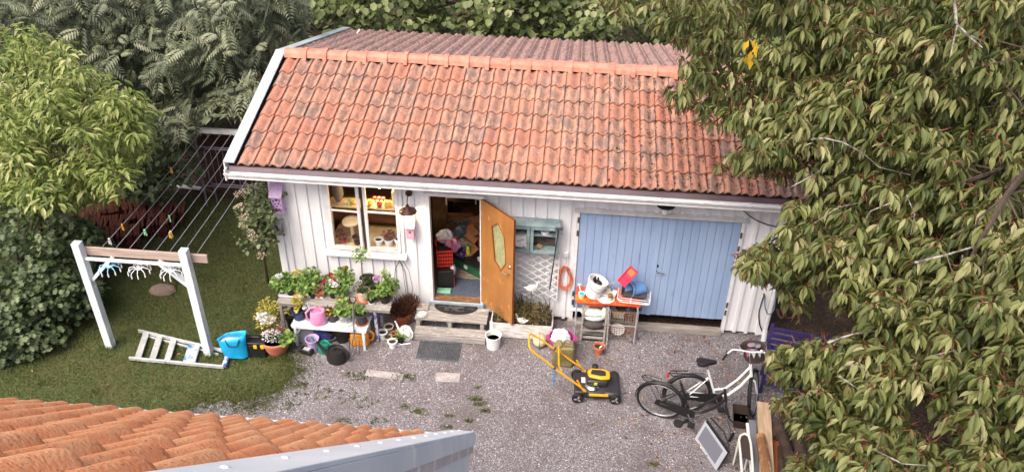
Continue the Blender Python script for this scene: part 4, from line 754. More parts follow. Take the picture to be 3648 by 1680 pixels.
def tub(name, label, loc, w_, d_, h_, m, rz=0, rot=None, cat='tub'):
    t = thing(name, label, cat, loc, rz, rot=rot); k = .82
    MB().prism([(-w_/2*k, -d_/2*k, 0), (w_/2*k, -d_/2*k, 0), (w_/2*k, d_/2*k, 0), (-w_/2*k, d_/2*k, 0)], (0, 0, .004)).build('base', m, t)
    mb = MB()
    lo_, hi_ = [(-w_/2*k, -d_/2*k, 0), (w_/2*k, -d_/2*k, 0), (w_/2*k, d_/2*k, 0), (-w_/2*k, d_/2*k, 0)], [(-w_/2, -d_/2, h_), (w_/2, -d_/2, h_), (w_/2, d_/2, h_), (-w_/2, d_/2, h_)]
    for i in range(4): mb.add([lo_[i], lo_[(i+1) % 4], hi_[(i+1) % 4], hi_[i]], [(0, 1, 2, 3)])
    mb.build('wall', m, t, smooth=0, solid=.005); MB().tube(hi_, .006, 6, True).build('rim', m, t); return t
tub('white_tub', 'white rectangular tub behind the gloves bucket', onO(480, 330), .22, .17, .11, MATS['white_plastic'], .5); tub('cream_tray', 'shallow cream food tray leaning on the white plate', onO(440, 440, TOPZ+.03), .26, .17, .04, P('cream_plastic', '#d8d2c4', .5), -.3, rot=(.1, .05, -.3))
pl = thing('dinner_plate', 'large white plate at the edge of the orange table', 'plate', onO(410, 500)); MB().lathe([(.08, 0), (.15, .018), (.148, .022), (.09, .008), (1e-6, .008)], 28).build('plate', P('plate_white', '#dcdce0', .3), pl)
jr = thing('cookie_jar', 'small glass jar with brown rim on the plate', 'jar', onO(465, 515, TOPZ+.012)); MB().lathe([(.04, 0), (.045, .05), (.04, .07), (1e-6, .07)], 16).build('glass', P('jar_glass', '#a9a592', .2), jr); MB().lathe([(.042, .07), (.044, .105), (.03, .11), (1e-6, .105)], 16).build('lid', mat('jar_brown', '#5a3d28', '#8f7350', scale=20), jr)
sc = thing('blue_peg', 'blue plastic clothes peg stuck up behind the jar', 'peg', tuple(np.array(onO(480, 440))+[0, 0, .07])); 
for s in (-1, 1): MB().beam((0, 0, 0), (s*.03, 0, .11), .018, .02).build('jaw', P('peg_blue', '#5a8fd0', .4), sc)
cp = thing('paint_cup', 'cream cup of bright blue paint on an orange leaf dish', 'cup', onO(110, 490, TOPZ+.012)); MB().lathe([(.04, 0), (.06, .1), (.056, .1), (.05, .085), (1e-6, .085)], 18).build('cup', P('cup_cream', '#d9d2ba', .4), cp); MB().lathe([(.045, .0852), (.035, .1), (1e-6, .105)], 14).build('paint', P('paint_cyan', '#1fa3c9', .3), cp); MB().tube([(-.01, .02, .08), (-.05, .05, .2)], [.006, .012], 6).build('spoon', TRIM, cp)
lf = thing('orange_dish', 'orange leaf-shaped dish under the paint cup', 'dish', onO(120, 490)); MB().prism([((.115+.03*math.cos(5*t))*math.cos(t), (.08+.02*math.cos(5*t))*math.sin(t), 0) for t in np.linspace(0, 6.28, 30)[:-1]], (0, 0, .01)).build('dish', P('dish_orange', '#e0781c', .4), lf)
solo('pink_bottle', MB().lathe([(.025, 0), (.028, .09), (.012, .11), (.012, .13)], 12), P('hot_pink', '#d05a8a', .4), 'small pink bottle between the cup and the white bucket', 'bottle', loc=onO(155, 440)); solo('white_stone', MB().ball((0, 0, .02), (.04, .03, .02)), SW, 'pale shell on the orange table by the wall', 'shell', loc=onO(85, 330))
# dish rack pile
dr = thing('wire_dish_rack', 'white wire dish rack with a grey tray hanging over the table end', 'dish rack', onO(730, 480, TOPZ+.03), -.1)
for i in range(6): y = -.16+i*.055; MB().tube([(-.22, y, .06), (-.18, y, 0), (.26, y, .0), (.3, y, .05)], .005, 5).build('wire', TRIM, dr)
for x in (-.22, .0, .3): MB().tube([(x, -.17, .06 if x else 0.), (x, .13, .06 if x else 0.)], .006, 5).build('cross_wire', TRIM, dr)
MB().tube([(-.22, -.17, .062), (-.12, -.2, .03), (.3, -.2, .052)], .007, 6).build('edge_wire', TRIM, dr)
tub('grey_drip_tray', 'dark grey drip tray lying in the wire rack', onO(760, 440, TOPZ+.05), .4, .25, .05, P('drip_grey', '#4a4649', .6), -.1); 
bb = thing('blue_bucket', 'blue bucket lying on its side on the dish rack', 'bucket', onO(800, 380, TOPZ+.115), rot=(math.pi/2-.15, 0, 2.05+math.pi)); MB().lathe([(.09, -.13), (.125, .13), (.132, .135), (.132, .145), (.118, .145), (.085, -.11), (1e-6, -.11)], 24).build('body', mat('bucket_blue', '#6f96cc', '#5f86be', scale=5, rough=.4), bb); MB().lathe([(.088, -.131), (1e-6, -.131)], 20).build('base', P('bucket_base', '#3d5fa0', .4), bb); MB().tube([(-.13, 0, .12), (-.1, .1, .1), (0, .14, .1), (.1, .1, .1), (.13, 0, .12)], .004, 5).build('bail', IRON, bb)
tk = thing('red_toy_truck', 'red plastic toy truck bed propped on the blue bucket', 'toy truck', tuple(np.array(onO(690, 330, TOPZ+.1))), rot=(.5, -.55, .75)); RED = P('toy_red', '#d8274a', .35)
d_ = Vector((.58, .22, .78)).normalized(); n_ = Vector((-.25, -.8, .5)); n_ = (n_-d_*n_.dot(d_)).normalized(); s_ = n_.cross(d_); tk.rotation_euler = Matrix((d_, s_, n_)).transposed().to_euler(); tk.location = W(*zt(690, 220), -.30)
MB().box(-.16, -.08, 0, .16, .08, .02).build('bed', RED, tk, bevel=.005)
for q in ((-.16, -.08, .16, -.07), (-.16, .07, .16, .08), (-.16, -.0695, -.15, .0695), (.15, -.0695, .16, .0695), (-.06, -.0695, -.05, .0695)): MB().box(q[0], q[1], .0201, q[2], q[3], .06).build('side', RED, tk)
MB().box(.03, -.055, .021, .13, .055, .026).build('panel', P('toy_orange', '#d86a3a', .4), tk); MB().box(-.175, -.08, -.035, -.09, .08, -.001).build('chassis', P('toy_blue', '#2f74c0', .4), tk)
# under the table: wire baskets, sacks, step stool
RWIRE = mat('rusty_wire', '#8f8a80', '#7a4a2c', scale=9, lo=.45, hi=.6, rough=.7)
def basket(lab, cx, cy, z, w_, d_, h_):
    t = thing('wire_basket', lab, 'wire basket', (cx, cy, z), 0, 'wire baskets under the work table'); mb = MB(); fr = MB()
    for zz in np.linspace(.0, h_, 6): mb.tube([(-w_/2, -d_/2, zz), (w_/2, -d_/2, zz), (w_/2, d_/2, zz), (-w_/2, d_/2, zz)], .0035, 4, True)
    for x in np.linspace(-w_/2, w_/2, 11): mb.tube([(x, d_/2, h_), (x, d_/2, 0), (x, -d_/2, 0), (x, -d_/2, h_)], .0035, 4)
    mb.build('mesh_wires', RWIRE, t); fr.tube([(-w_/2, -d_/2, h_), (w_/2, -d_/2, h_), (w_/2, d_/2, h_), (-w_/2, d_/2, h_)], .008, 6, True).build('top_rim', mat('rust_rim', '#8a5230', '#b0703c', scale=8, rough=.8), t); return t
bx_ = XL+(XR-XL)*.76; by_ = YF+.2
basket('upper rusty wire basket of pots under the orange table', bx_, by_, .42, .42, .34, .2); basket('lower rusty wire basket under the orange table', bx_, by_, .10, .42, .34, .2)
shf = thing('basket_stand', 'light metal stand holding the two wire baskets', 'stand', (bx_, by_, 0))
for x in (-.225, .225):
    for y in (-.18, .17): MB().tube([(x, y, 0), (x, y, .68)], .009, 6).build('post', TL_, shf)
    for z in (.095, .412): MB().tube([(x, -.18, z), (x, .17, z)], .007, 5).build('runner', TL_, shf)
for i, (lab, m_, dx, z) in enumerate((('stack of black nursery pots lying in the upper basket', BLKPOT, .1, .62), ('black pot on its side at the basket back', BLKPOT, -.1, .6))):
    t = thing('nursery_pots', lab, 'pots', (bx_+dx, by_-.04, z), rot=(.3, 1.2-i*.5, .2))
    for k in range(3): MB().lathe([(.05, 0), (.07, .1), (.074, .1), (.074, .115), (.065, .115)], 14, (0, 0, k*.03)).build('pot', [BLKPOT, P('lime_plastic', '#a8c020', .4), BLKPOT][k] if i == 0 else BLKPOT, t)
solo('white_plate_stack', MB().lathe([(.05, 0), (.12, .02), (.115, .025), (1e-6, .01)], 20), MATS['plate_white'], 'white plates lying in the lower wire basket', 'plates', loc=(bx_-.06, by_, .115), rot=(.3, 0, 0)); tub('clear_box', 'clear plastic box inside the upper wire basket', (bx_-.08, by_, .43), .2, .18, .12, P('frosted_plastic', '#a9aaa6', .3))
sx_ = XL+(XR-XL)*.30
sl = thing('stool_shelf', 'grey wooden step shelf under the table corner', 'shelf', (sx_, YF+.08, 0))
for z in (.06, .22): MB().box(-.2, -.1, z, .2, -.06, z+.03).build('slat', GREYW, sl); MB().box(-.2, .0, z, .2, .12, z+.03).build('slat', GREYW, sl)
for x in (-.19, .19): MB().beam((x, -.13, 0), (x+.01, -.05, .72), .03, .03, (0, 1, 0)).build('side_rail', GREYW, sl)
MB().beam((.24, -.22, 0), (.22, -.08, .74), .022, .03, (0, 1, 0)).build('side_rail', GREYW, sl)
solo('brown_sack', MB().ball((0, 0, .08), (.2, .12, .09)), mat('brown_cloth', '#4d4443', '#3d3536', scale=7, rough=.9, bump=.8, bs=10), 'brown cloth bundle on the step shelf', 'bundle', loc=(sx_+.0, YF+.06, .251)); solo('white_cloth', MB().ball((0, 0, .05), (.17, .1, .06)), mat('white_cloth', '#b9c4cc', '#9fb0ba', scale=7, rough=.9, bump=1., bs=10), 'folded pale blue cloth above the brown bundle', 'cloth', loc=(sx_, YF+.08, .40))
solo('green_cloth', MB().ball((-.03, 0, .05), (.2, .1, .07)).ball((.16, -.02, .06), (.05, .05, .13)), mat('check_cloth', '#b5c9b0', '#e0e4e0', scale=22, lo=.48, hi=.52, rough=.9, bump=1., bs=14), 'crumpled green and white patterned cloth under the table', 'cloth', loc=(sx_, YF+.1, .48))
tub('small_cartons', 'small black and white cartons on the lower shelf', (sx_-.03, YF+.06, .0), .26, .14, .055, P('carton_dark', '#2a2d2c', .6)); 
t = potted('red_clay_pot', 'empty red clay pot on the gravel in front of the step shelf', tuple(G(*zt(320, 1180))), .085, .17, TERRA, group='small pots by the work table', cat='pot'); MB().tube([(.02, 0, .12), (.05, .02, .2)], .015, 6).build('shard', SW, t)
solo('drain_pipe', MB().tube([(XL-.12, -.3, .52), (XL+.12, -.3, .52), (XL+.19, -.3, .54), (XL+.2, -.3, .60), (XL+.2, -.28, .72)], .03, 10), TRIM, 'white plastic drain pipe under the table sink', 'pipe')
# ================================================================== by the flower box
def plastic_bag(name, label, loc, s, m, seed, cat='plastic bag'):
    mb = MB(); n, k = 20, 14; r = np.random.default_rng(seed); ph_ = r.uniform(0, 6, 6); rows = []
    for i in range(k+1):
        f = math.pi*i/k; row = []
        for j in range(n+1):
            a = 2*math.pi*(j % n)/n; rr = 1+.12*math.sin(3*a+ph_[0]+2*f)+.1*math.sin(5*a+ph_[1]-3*f)+.07*math.sin(8*a+ph_[2]+5*f)
            row.append((s[0]*rr*math.sin(f)*math.cos(a), s[1]*rr*math.sin(f)*math.sin(a), s[2]*(1-math.cos(f))*(1+.05*math.sin(4*a+ph_[3]))))
        rows.append(row)
    return solo(name, mb.rib(rows), m, label, cat, loc=loc, smooth=20)
mg = thing('magenta_bucket', 'magenta plastic tub holding a plastic bag of rubbish', 'bucket', tuple(G(*z3(430, 1050)))); MAG = P('magenta_plastic', '#a03a7c', .4)
MB().lathe([(.145, 0), (.2, .29), (.215, .3), (.215, .315), (.195, .31), (.14, .02), (1e-6, .02)], 28).build('body', MAG, mg)
for s in (-1, 1): MB().box(s*.2, -.05, .285, s*.25, .05, .3).build('grip', MAG, mg)
q = mg.location; plastic_bag('plastic_bag', 'crumpled white printed plastic bag stuffed in the magenta tub', (q[0]-.01, q[1], .14), (.15, .13, .16), mat('bag_print', '#d5dcdc', '#e8ebeb', scale=5, rough=.3, c3='#d9a548', s3=4, t3=.60, bump=.6, bs=9), 3)
solo('black_bag', MB().ball((0, 0, .06), (.17, .16, .07)), IRON, 'black bag lining under the printed bag in the tub', 'bag', loc=(q[0], q[1], .09))
solo('yellow_ball', MB().ball((0, 0, .115), .115, 20, 14), mat('old_ball', '#cfc09c', '#bba982', scale=5, rough=.6), 'pale yellow ball on the gravel by the flower box', 'ball', loc=tuple(G(*z2(885, 1035))))
jc = thing('jerrycan', 'dirty olive metal jerrycan in front of the magenta tub', 'jerrycan', tuple((G(*z3(370, 1160))+G(*z3(515, 1165)))/2+[0, .08, 0]), .0); OLI = mat('olive_paint', '#6d6440', '#857a52', scale=5, rough=.55, c3='#4d3f2c', s3=9, t3=.62)
MB().box(-.17, -.08, 0, .17, .08, .40).build('body', OLI, jc, bevel=.035)
MB().prism([(-.15, -.07, .38), (-.03, -.07, .38), (-.03, -.07, .45), (-.11, -.07, .45)], (0, .14, 0)).build('spout_cap', OLI, jc, bevel=.01)
for y in (-.05, 0, .05): MB().tube([(-.0, y, .40), (.02, y, .455), (.13, y, .455), (.15, y, .39)], .009, 8).build('handle', OLI, jc)
for a_, b_ in (((-.12, .08), (.12, .34)), ((-.12, .34), (.12, .08))): MB().tube([(a_[0], -.083, a_[1]), (b_[0], -.083, b_[1])], .007, 6).build('pressed_rib', OLI, jc)
solo('cream_stake', MB().tube([(0, 0, 0), (0, 0, .42)], .004, 5), IRON, 'thin dark iron rod standing by the yellow ball', 'rod', loc=tuple(G(*z2(882, 1065))))
# ================================================================== lawn mower
mw = thing('lawn_mower', 'black and yellow push lawn mower on the gravel', 'lawn mower', tuple((G(*z5(730, 1000))+G(*z5(1215, 1010)))/2+[.0, .23, 0]), .05)
MBK = P('mower_black', '#2c2a2d', .45); YEL = P('mower_yellow', '#e0a01c', .35); GRY = P('mower_grey', '#8d8f92', .5)
deck = MB().lathe([(.29, .09), (.30, .11), (.285, .17), (.2, .21), (.12, .22), (1e-6, .22)], 28, sx=1.05, sy=.86).build('deck', MBK, mw)
MB().box(.1, -.25, .1, .36, .25, .19).build('front_cover', MBK, mw, bevel=.04); MB().box(-.34, -.22, .12, -.1, .22, .18).build('rear_cover', MBK, mw, bevel=.02)
for x in (-.285, .285):
    for y in (-.25, .25):
        wv = MB().lathe([(.06, -.025), (.085, -.025), (.09, -.015), (.09, .015), (.085, .025), (.06, .025)], 24, (0, 0, 0), Matrix.Rotation(math.pi/2, 4, 'X')).build('wheel', BLKPOT, mw, loc=(x, y*1.02, .09))
        MB().lathe([(.03, -.028), (.06, -.02), (.06, .02), (.03, .028)], 18, (0, 0, 0), Matrix.Rotation(math.pi/2, 4, 'X')).build('hub', BLKPOT, wv)
        for k in range(3): MB().box(-.012, -.03, .01, .012, .03, .058).xf(Matrix.Rotation(k*2.094+.3, 4, 'Y')).build('spoke', GRY, wv)
        MB().tube([(.066*math.cos(t), 0, .066*math.sin(t)) for t in np.linspace(0, 6.28, 25)[:-1]], [.0075]*24, 6, True).build('rim', GRY, wv)
eng = MB().box(-.16, -.14, .22, .16, .15, .33).build('engine', MBK, mw, bevel=.03); MB().lathe([(.11, .205), (.12, .225), (.09, .25)], 20, (-.06, -.1, 0)).build('metal_shroud', LAT, mw)
MB().prism([(x, y, .331) for x, y in ((-.13, -.07), (.06, -.12), (.19, -.1), (.2, .04), (.12, .1), (-.08, .11), (-.15, .05))], (0, 0, .05)).build('engine_cover', YEL, mw, bevel=.02); MB().prism([(x, y, .382) for x, y in ((-.1, -.03), (.05, -.07), (.13, -.06), (.13, .03), (.06, .06), (-.08, .06))], (0, 0, .006)).build('cover_inset', MBK, mw)
MB().lathe([(.05, .33), (.05, .37), (.02, .385)], 14, (-.02, .17, 0)).build('fuel_cap', IRON, mw); MB().box(-.05, -.155, .27, .0, -.1405, .31).build('sticker', P('lime_sticker', '#b5c038', .4), mw); MB().box(-.23, -.06, .2205, -.17, .06, .2225).build('sticker', P('white_sticker', '#c9cacc', .4), mw)
MB().box(-.12, -.275, .155, .17, -.245, .185).build('side_rail', YEL, mw, bevel=.004); MB().tube([(-.16, .22, .2), (-.05, .2, .22), (.02, .18, .24)], .012, 8).build('side_rail', YEL, mw)
hl = (mw.matrix_world if False else Matrix.Translation(mw.location) @ rotz(.05)).inverted()
for s, (bx0, pts) in ((-1, (0, ((720, 860), (620, 740), (390, 545), (340, 500)))),):
    pass
hx0 = -.15
L1 = [(-.17, -.22, .2), (-.28, -.22, .31), (-.62, -.215, .60), (-.84, -.2, .80)]; R1 = [(-.17, .22, .2), (-.28, .22, .31), (-.62, .215, .60), (-.84, .2, .80)]
hb = L1+[(-.97, -.19, .90), (-1.03, -.17, .96), (-1.05, -.10, .98), (-1.05, .10, .98), (-1.03, .17, .96), (-.97, .19, .90)]+R1[::-1]
MB().tube(hb, .0155, 10).build('handlebar', YEL, mw)
for y in (-.22, .22): MB().tube([(-.2, y, .2), (-.27, y*1.02, .34), (-.31, y*1.02, .42)], .013, 8).build('bracket', YEL, mw)
MB().tube([(-.55, -.215, .54), (-.6, -.2, .70), (-.6, .2, .70), (-.55, .215, .54)], .013, 8).build('cross_bar', YEL, mw)
for y in (-.215, .215): MB().lathe([(.012, -.02), (.028, 0), (.012, .02)], 10, (0, 0, 0), Matrix.Rotation(math.pi/2, 4, 'X')).build('clamp_knob', IRON, mw, loc=(-.66, y, .64))
MB().tube([(-.66, -.23, .62), (-.67, -.235, .45), (-.67, -.235, .3)], .01, 6).build('blue_strap', P('strap_blue', '#2a8fc0', .5), mw); MB().tube([(-.66, .21, .66), (-.45, .18, .45), (-.2, .1, .33)], .005, 5).build('cable', IRON, mw)
# ================================================================== bicycles
RUBB = P('tyre_rubber', '#1a1819', .8); CHR = P('chrome', '#b5b5b5', .25, metal=.9)
def wheel(parent, loc, r, rotm=None, spokes=28, rimm=None, rot=(0, 0, 0)):
    wv = MB().tube([(r*math.cos(t), 0, r*math.sin(t)) for t in np.linspace(0, 2*math.pi, 41)[:-1]], .02, 8, True).build('wheel', RUBB, parent, loc=loc, rot=rot)
    MB().tube([((r-.028)*math.cos(t), 0, (r-.028)*math.sin(t)) for t in np.linspace(0, 2*math.pi, 41)[:-1]], .011, 6, True).build('rim', rimm or ALU, wv)
    mb = MB()
    for k in range(spokes): t = 2*math.pi*k/spokes; s = .03 if k % 2 else -.03; mb.tube([(.02*math.cos(t+.8), s, .02*math.sin(t+.8)), ((r-.03)*math.cos(t), 0, (r-.03)*math.sin(t))], .0018, 3)
    mb.build('spokes', CHR, wv); MB().lathe([(.02, -.045), (.025, -.03), (.016, 0), (.025, .03), (.02, .045)], 12, (0, 0, 0), Matrix.Rotation(math.pi/2, 4, 'X')).build('hub', CHR, wv); return wv
def bike(root, fm, steer, front=True, r=.335, basket_=True, saddle=True, bars=True, guardm=IRON, frontrim=None):
    wb_ = 1.05
    wheel(root, (0, 0, r), r)
    BBp = Vector((.43, 0, .29)); ST = Vector((.25, 0, .80)); HT_, HB_ = Vector((.86, 0, .90)), Vector((.91, 0, .68))
    f = lambda pts, rr, nm: MB().tube(pts, rr, 10).build(nm, fm, root)
    f([BBp, ST], .017, 'seat_tube'); f([HT_, HB_], .022, 'head_tube')
    f([HB_+Vector((-.01, 0, .03)), (.78, 0, .5), (.62, 0, .33), BBp], .021, 'down_tube'); f([HT_+Vector((0, 0, -.06)), (.72, 0, .62), (.55, 0, .44), (.385, 0, .42)], .017, 'top_tube')
    for s in (-1, 1):
        f([(0, s*.055, r), BBp+Vector((0, s*.03, 0))], .010, 'chain_stay'); f([(0, s*.055, r), ST+Vector((.03, s*.012, -.16))], .009, 'seat_stay')
    mb = MB()
    def arc(cx, rr, a0, a1, w_, nm, m_):
        rows = [[(cx+rr*math.cos(t)*k, y, r+rr*math.sin(t)*k) for y, k in ((-w_, .985), (0, 1.01), (w_, .985))] for t in np.linspace(a0, a1, 22)]
        return MB().rib(rows).build(nm, m_, root, solid=.003)
    arc(0, r+.035, -.15, 3.3, .03, 'rear_mudguard', guardm)
    # chain case, crank, pedals
    MB().prism([(-.07, -.055, .30), (-.05, -.055, .38), (.40, -.055, .38), (.52, -.055, .34), (.53, -.055, .25), (.46, -.055, .20), (.36, -.055, .21), (-.03, -.055, .28)], (0, .02, 0)).build('chain_case', IRON, root)
    MB().tube([BBp+Vector((0, -.07, 0)), BBp+Vector((.08, -.075, -.14))], .01, 6).build('crank', CHR, root); MB().tube([BBp+Vector((0, .06, 0)), BBp+Vector((-.08, .065, .14))], .01, 6).build('crank', CHR, root)
    MB().box(.46, -.17, .13, .56, -.08, .155).build('pedal', IRON, root); MB().box(.3, .07, .42, .4, .16, .445).build('pedal', IRON, root)
    # rack with reflector
    rk_ = MB().tube([(-.02, -.06, .72), (-.26, -.06, .72), (-.31, 0, .72), (-.26, .06, .72), (-.02, .06, .72)], .009, 6).tube([(.22, 0, .72), (.1, 0, .72), (-.3, 0, .72)], .008, 6).tube([(-.2, -.06, .72), (0, -.065, r)], .005, 5).tube([(-.2, .06, .72), (0, .065, r)], .005, 5).build('luggage_rack', IRON, root)
    if saddle: MB().box(-.335, -.03, .66, -.31, .03, .71).build('rear_light', P('red_lens', '#b02018', .3), root)
    if saddle:
        MB().tube([ST, ST+Vector((-.03, 0, .12))], .012, 8).build('seat_post', CHR, root)
        c = ST+Vector((-.03, 0, .15)); MB().rib([[c+Vector((x, y*k, z)) for y, z in ((-1, -.035), (-.75, .0), (0, .008), (.75, .0), (1, -.035))] for x, k in ((-.14, .03), (-.12, .085), (-.05, .095), (.02, .06), (.09, .03), (.13, .018), (.135, .004))]).build('saddle', mat('saddle_black', '#241f24', rough=.45), root, solid=.02)
    MB().tube([(.40, .05, .22), (.36, .2, .0)], .009, 6).build('kickstand', CHR, root)
    # steering assembly
    sa = thing('front_fork', None, None); sa.parent = root; sa.location = HB_; ax = (HT_-HB_).normalized(); tl = math.atan2(-ax.x, ax.z); sa.rotation_euler = (Matrix.Rotation(-tl, 4, 'Y') @ Matrix.Rotation(steer, 4, 'Z')).to_euler()
    fr = .05; ln = math.hypot(wb_-HB_.x, HB_.z-r); MB().tube([(0, 0, 0), (0, 0, -.05), (0, -.045, -.1), (.0, -.055, -ln*.75), (fr, -.055, -ln)], .012, 8).tube([(0, 0, -.05), (0, .045, -.1), (0, .055, -ln*.75), (fr, .055, -ln)], .012, 8).build('fork_blades', fm, sa)
    if front:
        wheel(sa, (fr, 0, -ln), r, rimm=frontrim)
        MB().rib([[(fr+(r+.03)*math.cos(t)*k, y, -ln+(r+.03)*math.sin(t)*k) for y, k in ((-.028, .985), (0, 1.01), (.028, .985))] for t in np.linspace(.3, 3.0, 20)]).build('front_mudguard', guardm, sa, solid=.003)
    if bars:
        MB().tube([(0, 0, .22), (0, 0, .38), (.05, 0, .41)], .013, 8).build('stem', CHR, sa)
        MB().tube([(-.1, -.30, .46), (.0, -.24, .47), (.05, -.12, .43), (.05, 0, .41), (.05, .12, .43), (.0, .24, .47), (-.1, .30, .46)], .012, 8).build('handlebar', fm, sa)
        for s in (-1, 1): MB().tube([(-.1, s*.30, .46), (-.22, s*.335, .45)], .017, 8).build('grip', IRON, sa); MB().tube([(-.03, s*.25, .44), (-.13, s*.30, .41)], .006, 5).build('brake_lever', CHR, sa)
        MB().ball((.0, -.17, .49), .025, 8, 6).build('bell', fm, sa)
    if basket_:
        BK = mat('basket_brown', '#3d3330', '#574a44', scale=40, rough=.9)
        bk = MB().lathe([(.12, .12), (.165, .36), (.172, .365), (.155, .355), (.115, .14), (1e-6, .14)], 24, (.25, 0, 0), sx=.85, sy=1.1).build('basket', BK, sa)
        bc = ['#c9c6cc', '#c06a90', '#d8d6da', '#8f7f8c', '#c9c6cc', '#b0a8b0', '#c06a90', '#d8d6da']
        for i in range(14):
            t = 2*math.pi*i/14; rr = .176; t2 = t+.36; mid = t+.18
            MB().add([(.25+rr*.85*math.cos(t), rr*1.1*math.sin(t), .362), (.25+rr*.85*math.cos(t2), rr*1.1*math.sin(t2), .362), (.25+rr*.9*math.cos(mid), rr*1.14*math.sin(mid), .26)], [(0, 1, 2)]).build('bunting_flag', P('flag_'+bc[i % 8][1:], bc[i % 8], .8), bk, smooth=0, solid=.003)
        for i in range(8): a_ = rnd.uniform(0, 6); MB().ball((.25+.07*math.cos(a_), .09*math.sin(a_), .33), (.05, .05, .02), 8, 5).build('lining', P('lin%d' % (i % 3), ['#8a8490', '#6d5a66', '#9a7f90'][i % 3], .9), bk)
rr0, ff0 = G(*z6(530, 700)), G(*z6(1095, 705))
ang = math.atan2(ff0[1]-rr0[1], ff0[0]-rr0[0])
wbk = thing('white_bicycle', 'white step-through bicycle with brown front basket on its kickstand', 'bicycle', (rr0[0], rr0[1], 0), rot=(Matrix.Rotation(ang, 4, 'Z') @ Matrix.Rotation(-.07, 4, 'X')).to_euler())
BWH = P('bike_white', '#e3e6e6', .3); bike(wbk, BWH, 1.15)
# black bicycle frame in front: rear wheel, no front wheel
r2 = G(*z6(320, 738)); bbk = thing('black_bicycle', 'black bicycle with its front wheel missing, resting before the white one', 'bicycle', (r2[0], r2[1], 0), rot=(Matrix.Rotation(-.28, 4, 'Z') @ Matrix.Rotation(.05, 4, 'X')).to_euler())
bike(bbk, P('bike_black', '#221e1f', .4), .5, front=False, basket_=False, saddle=False, bars=False)
# grey panel standing in front
PAN = [G(*z6(620, 920), .0), G(*z6(790, 1172), .0)]; 
pn = thing('sign_board', 'grey sign board with a white frame leaning on the black bicycle', 'sign board'); v0, v1 = Vector(PAN[0]), Vector(PAN[1]); dv = (v1-v0); nrm = Vector((-dv.y, dv.x, 0)).normalized()
if nrm.x < 0: nrm = -nrm
upv = (Vector((0, 0, 1))*.94+nrm*.34).normalized(); hgt = .34
def pq(u, v, o=0): return v0+dv*u+upv*(v*hgt)-nrm*o
def pbox(u0, u1, v0_, v1_, o0, o1, m_, nm, **k): return MB().add([pq(u, v, o) for o in (o0, o1) for u, v in ((u0, v0_), (u1, v0_), (u1, v1_), (u0, v1_))], [(0, 3, 2, 1), (4, 5, 6, 7), (0, 1, 5, 4), (1, 2, 6, 5), (2, 3, 7, 6), (3, 0, 4, 7)]).build(nm, m_, pn, smooth=0, **k)
pbox(0, 1, 0, 1, -.03, .0, IRON, 'back_board'); pbox(.08, .88, .12, .9, .001, .004, P('panel_grey', '#6a6c78', .4), 'face')
for q_ in ((0, .08, 0, 1), (.88, 1, 0, 1), (.0801, .8799, 0, .12), (.0801, .8799, .9, 1)): pbox(*q_, .001, .012, P('panel_white', '#a4a7b0', .5), 'frame')
MB().tube([pq(-.02, -.03, .02), pq(1.02, -.03, .02)], .012, 8).build('edge_tube', IRON, pn); MB().tube([pq(-.02, 1.05, -.02), pq(1.0, 1.05, -.02)], .012, 8).build('edge_tube', IRON, pn); MB().tube([pq(0, 1.15, -.06), pq(.5, 1.22, -.08), pq(.85, 1.1, -.06), pq(1.0, .9, -.03)], .011, 8).build('edge_tube', IRON, pn)
cr = thing('loose_crank', 'loose silver crank arm lying by the grey panel', 'crank'); MB().tube([tuple(G(*zl(880, 400), .06)), tuple(G(*zl(940, 610), .04))], .014, 8).build('arm', CHR, cr); MB().tube([tuple(G(*zl(985, 600), .04)), tuple(G(*zl(920, 710), .04))], .02, 8).build('pedal', IRON, cr)
dw = thing('black_castor', 'black rubber castor wheel lying on the gravel', 'wheel', tuple(G(*zl(150, 470), .0)), rot=(0, 0, .3)); MB().lathe([(.06, 0), (.07, .012), (.07, .04), (.05, .05), (.03, .045), (1e-6, .045)], 20).build('wheel', RUBB, dw); MB().tube([(.05, 0, .03), (.16, .02, .04)], .025, 8).build('axle', IRON, dw)
tub('brown_crate', 'brown plastic crate standing among the bicycles', tuple(G(*zl(1090, 420), .0)), .26, .36, .16, P('crate_brown', '#3d2f2c', .7), -.1, cat='crate')
# ================================================================== timber pile, lawn chair frame, purple bench
def plank(name, lab, a, b, w_, h_, m_, cat='plank', group='timber in the pile'):
    return solo(name, MB().beam(tuple(a), tuple(b), w_, h_), m_, lab, cat, group, bevel=.004)
LW1 = mat('fresh_timber', '#bfa58a', '#a98d70', scale=2.5, st=(6, 1, 6), rough=.8, bump=.3); BARK = mat('bark', '#4d3b32', '#33271f', scale=9, rough=.95, bump=1., bs=20); SPLIT = mat('split_wood', '#b08f66', '#7a5434', scale=4, lo=.4, hi=.55, rough=.9, bump=.6); ORW = P('orange_wood', '#8a5028', .8)
plank('pale_plank', 'wide pale plank lying on top of the timber pile', G(*zl(1440, 140), .42), G(*zl(1500, 1400), .34), .19, .035, LW1); plank('grey_board', 'narrow blue-grey board beside the pale plank', G(*zl(1270, 410), .3), G(*zl(1330, 1400), .25), .1, .03, P('board_grey', '#6d7078', .7)); plank('white_board', 'white painted edge board on the timber pile', G(*zl(1195, 450), .3), G(*zl(1275, 1400), .25), .04, .03, TRIM); plank('orange_board', 'orange-brown plank between pale plank and logs', G(*zl(1620, 700), .22), G(*zl(1620, 1400), .2), .12, .04, ORW)
def log(lab, pts, r_, m_): return solo('firewood_log', MB().tube([tuple(p) for p in pts], r_, 10), m_, lab, 'log', 'logs in the timber pile')
log('split log with pale face lying across the pale plank', [G(*zl(1390, 640), .46), G(*zl(1440, 900), .45), G(*zl(1520, 1400), .42)], [.07, .075, .07], SPLIT)
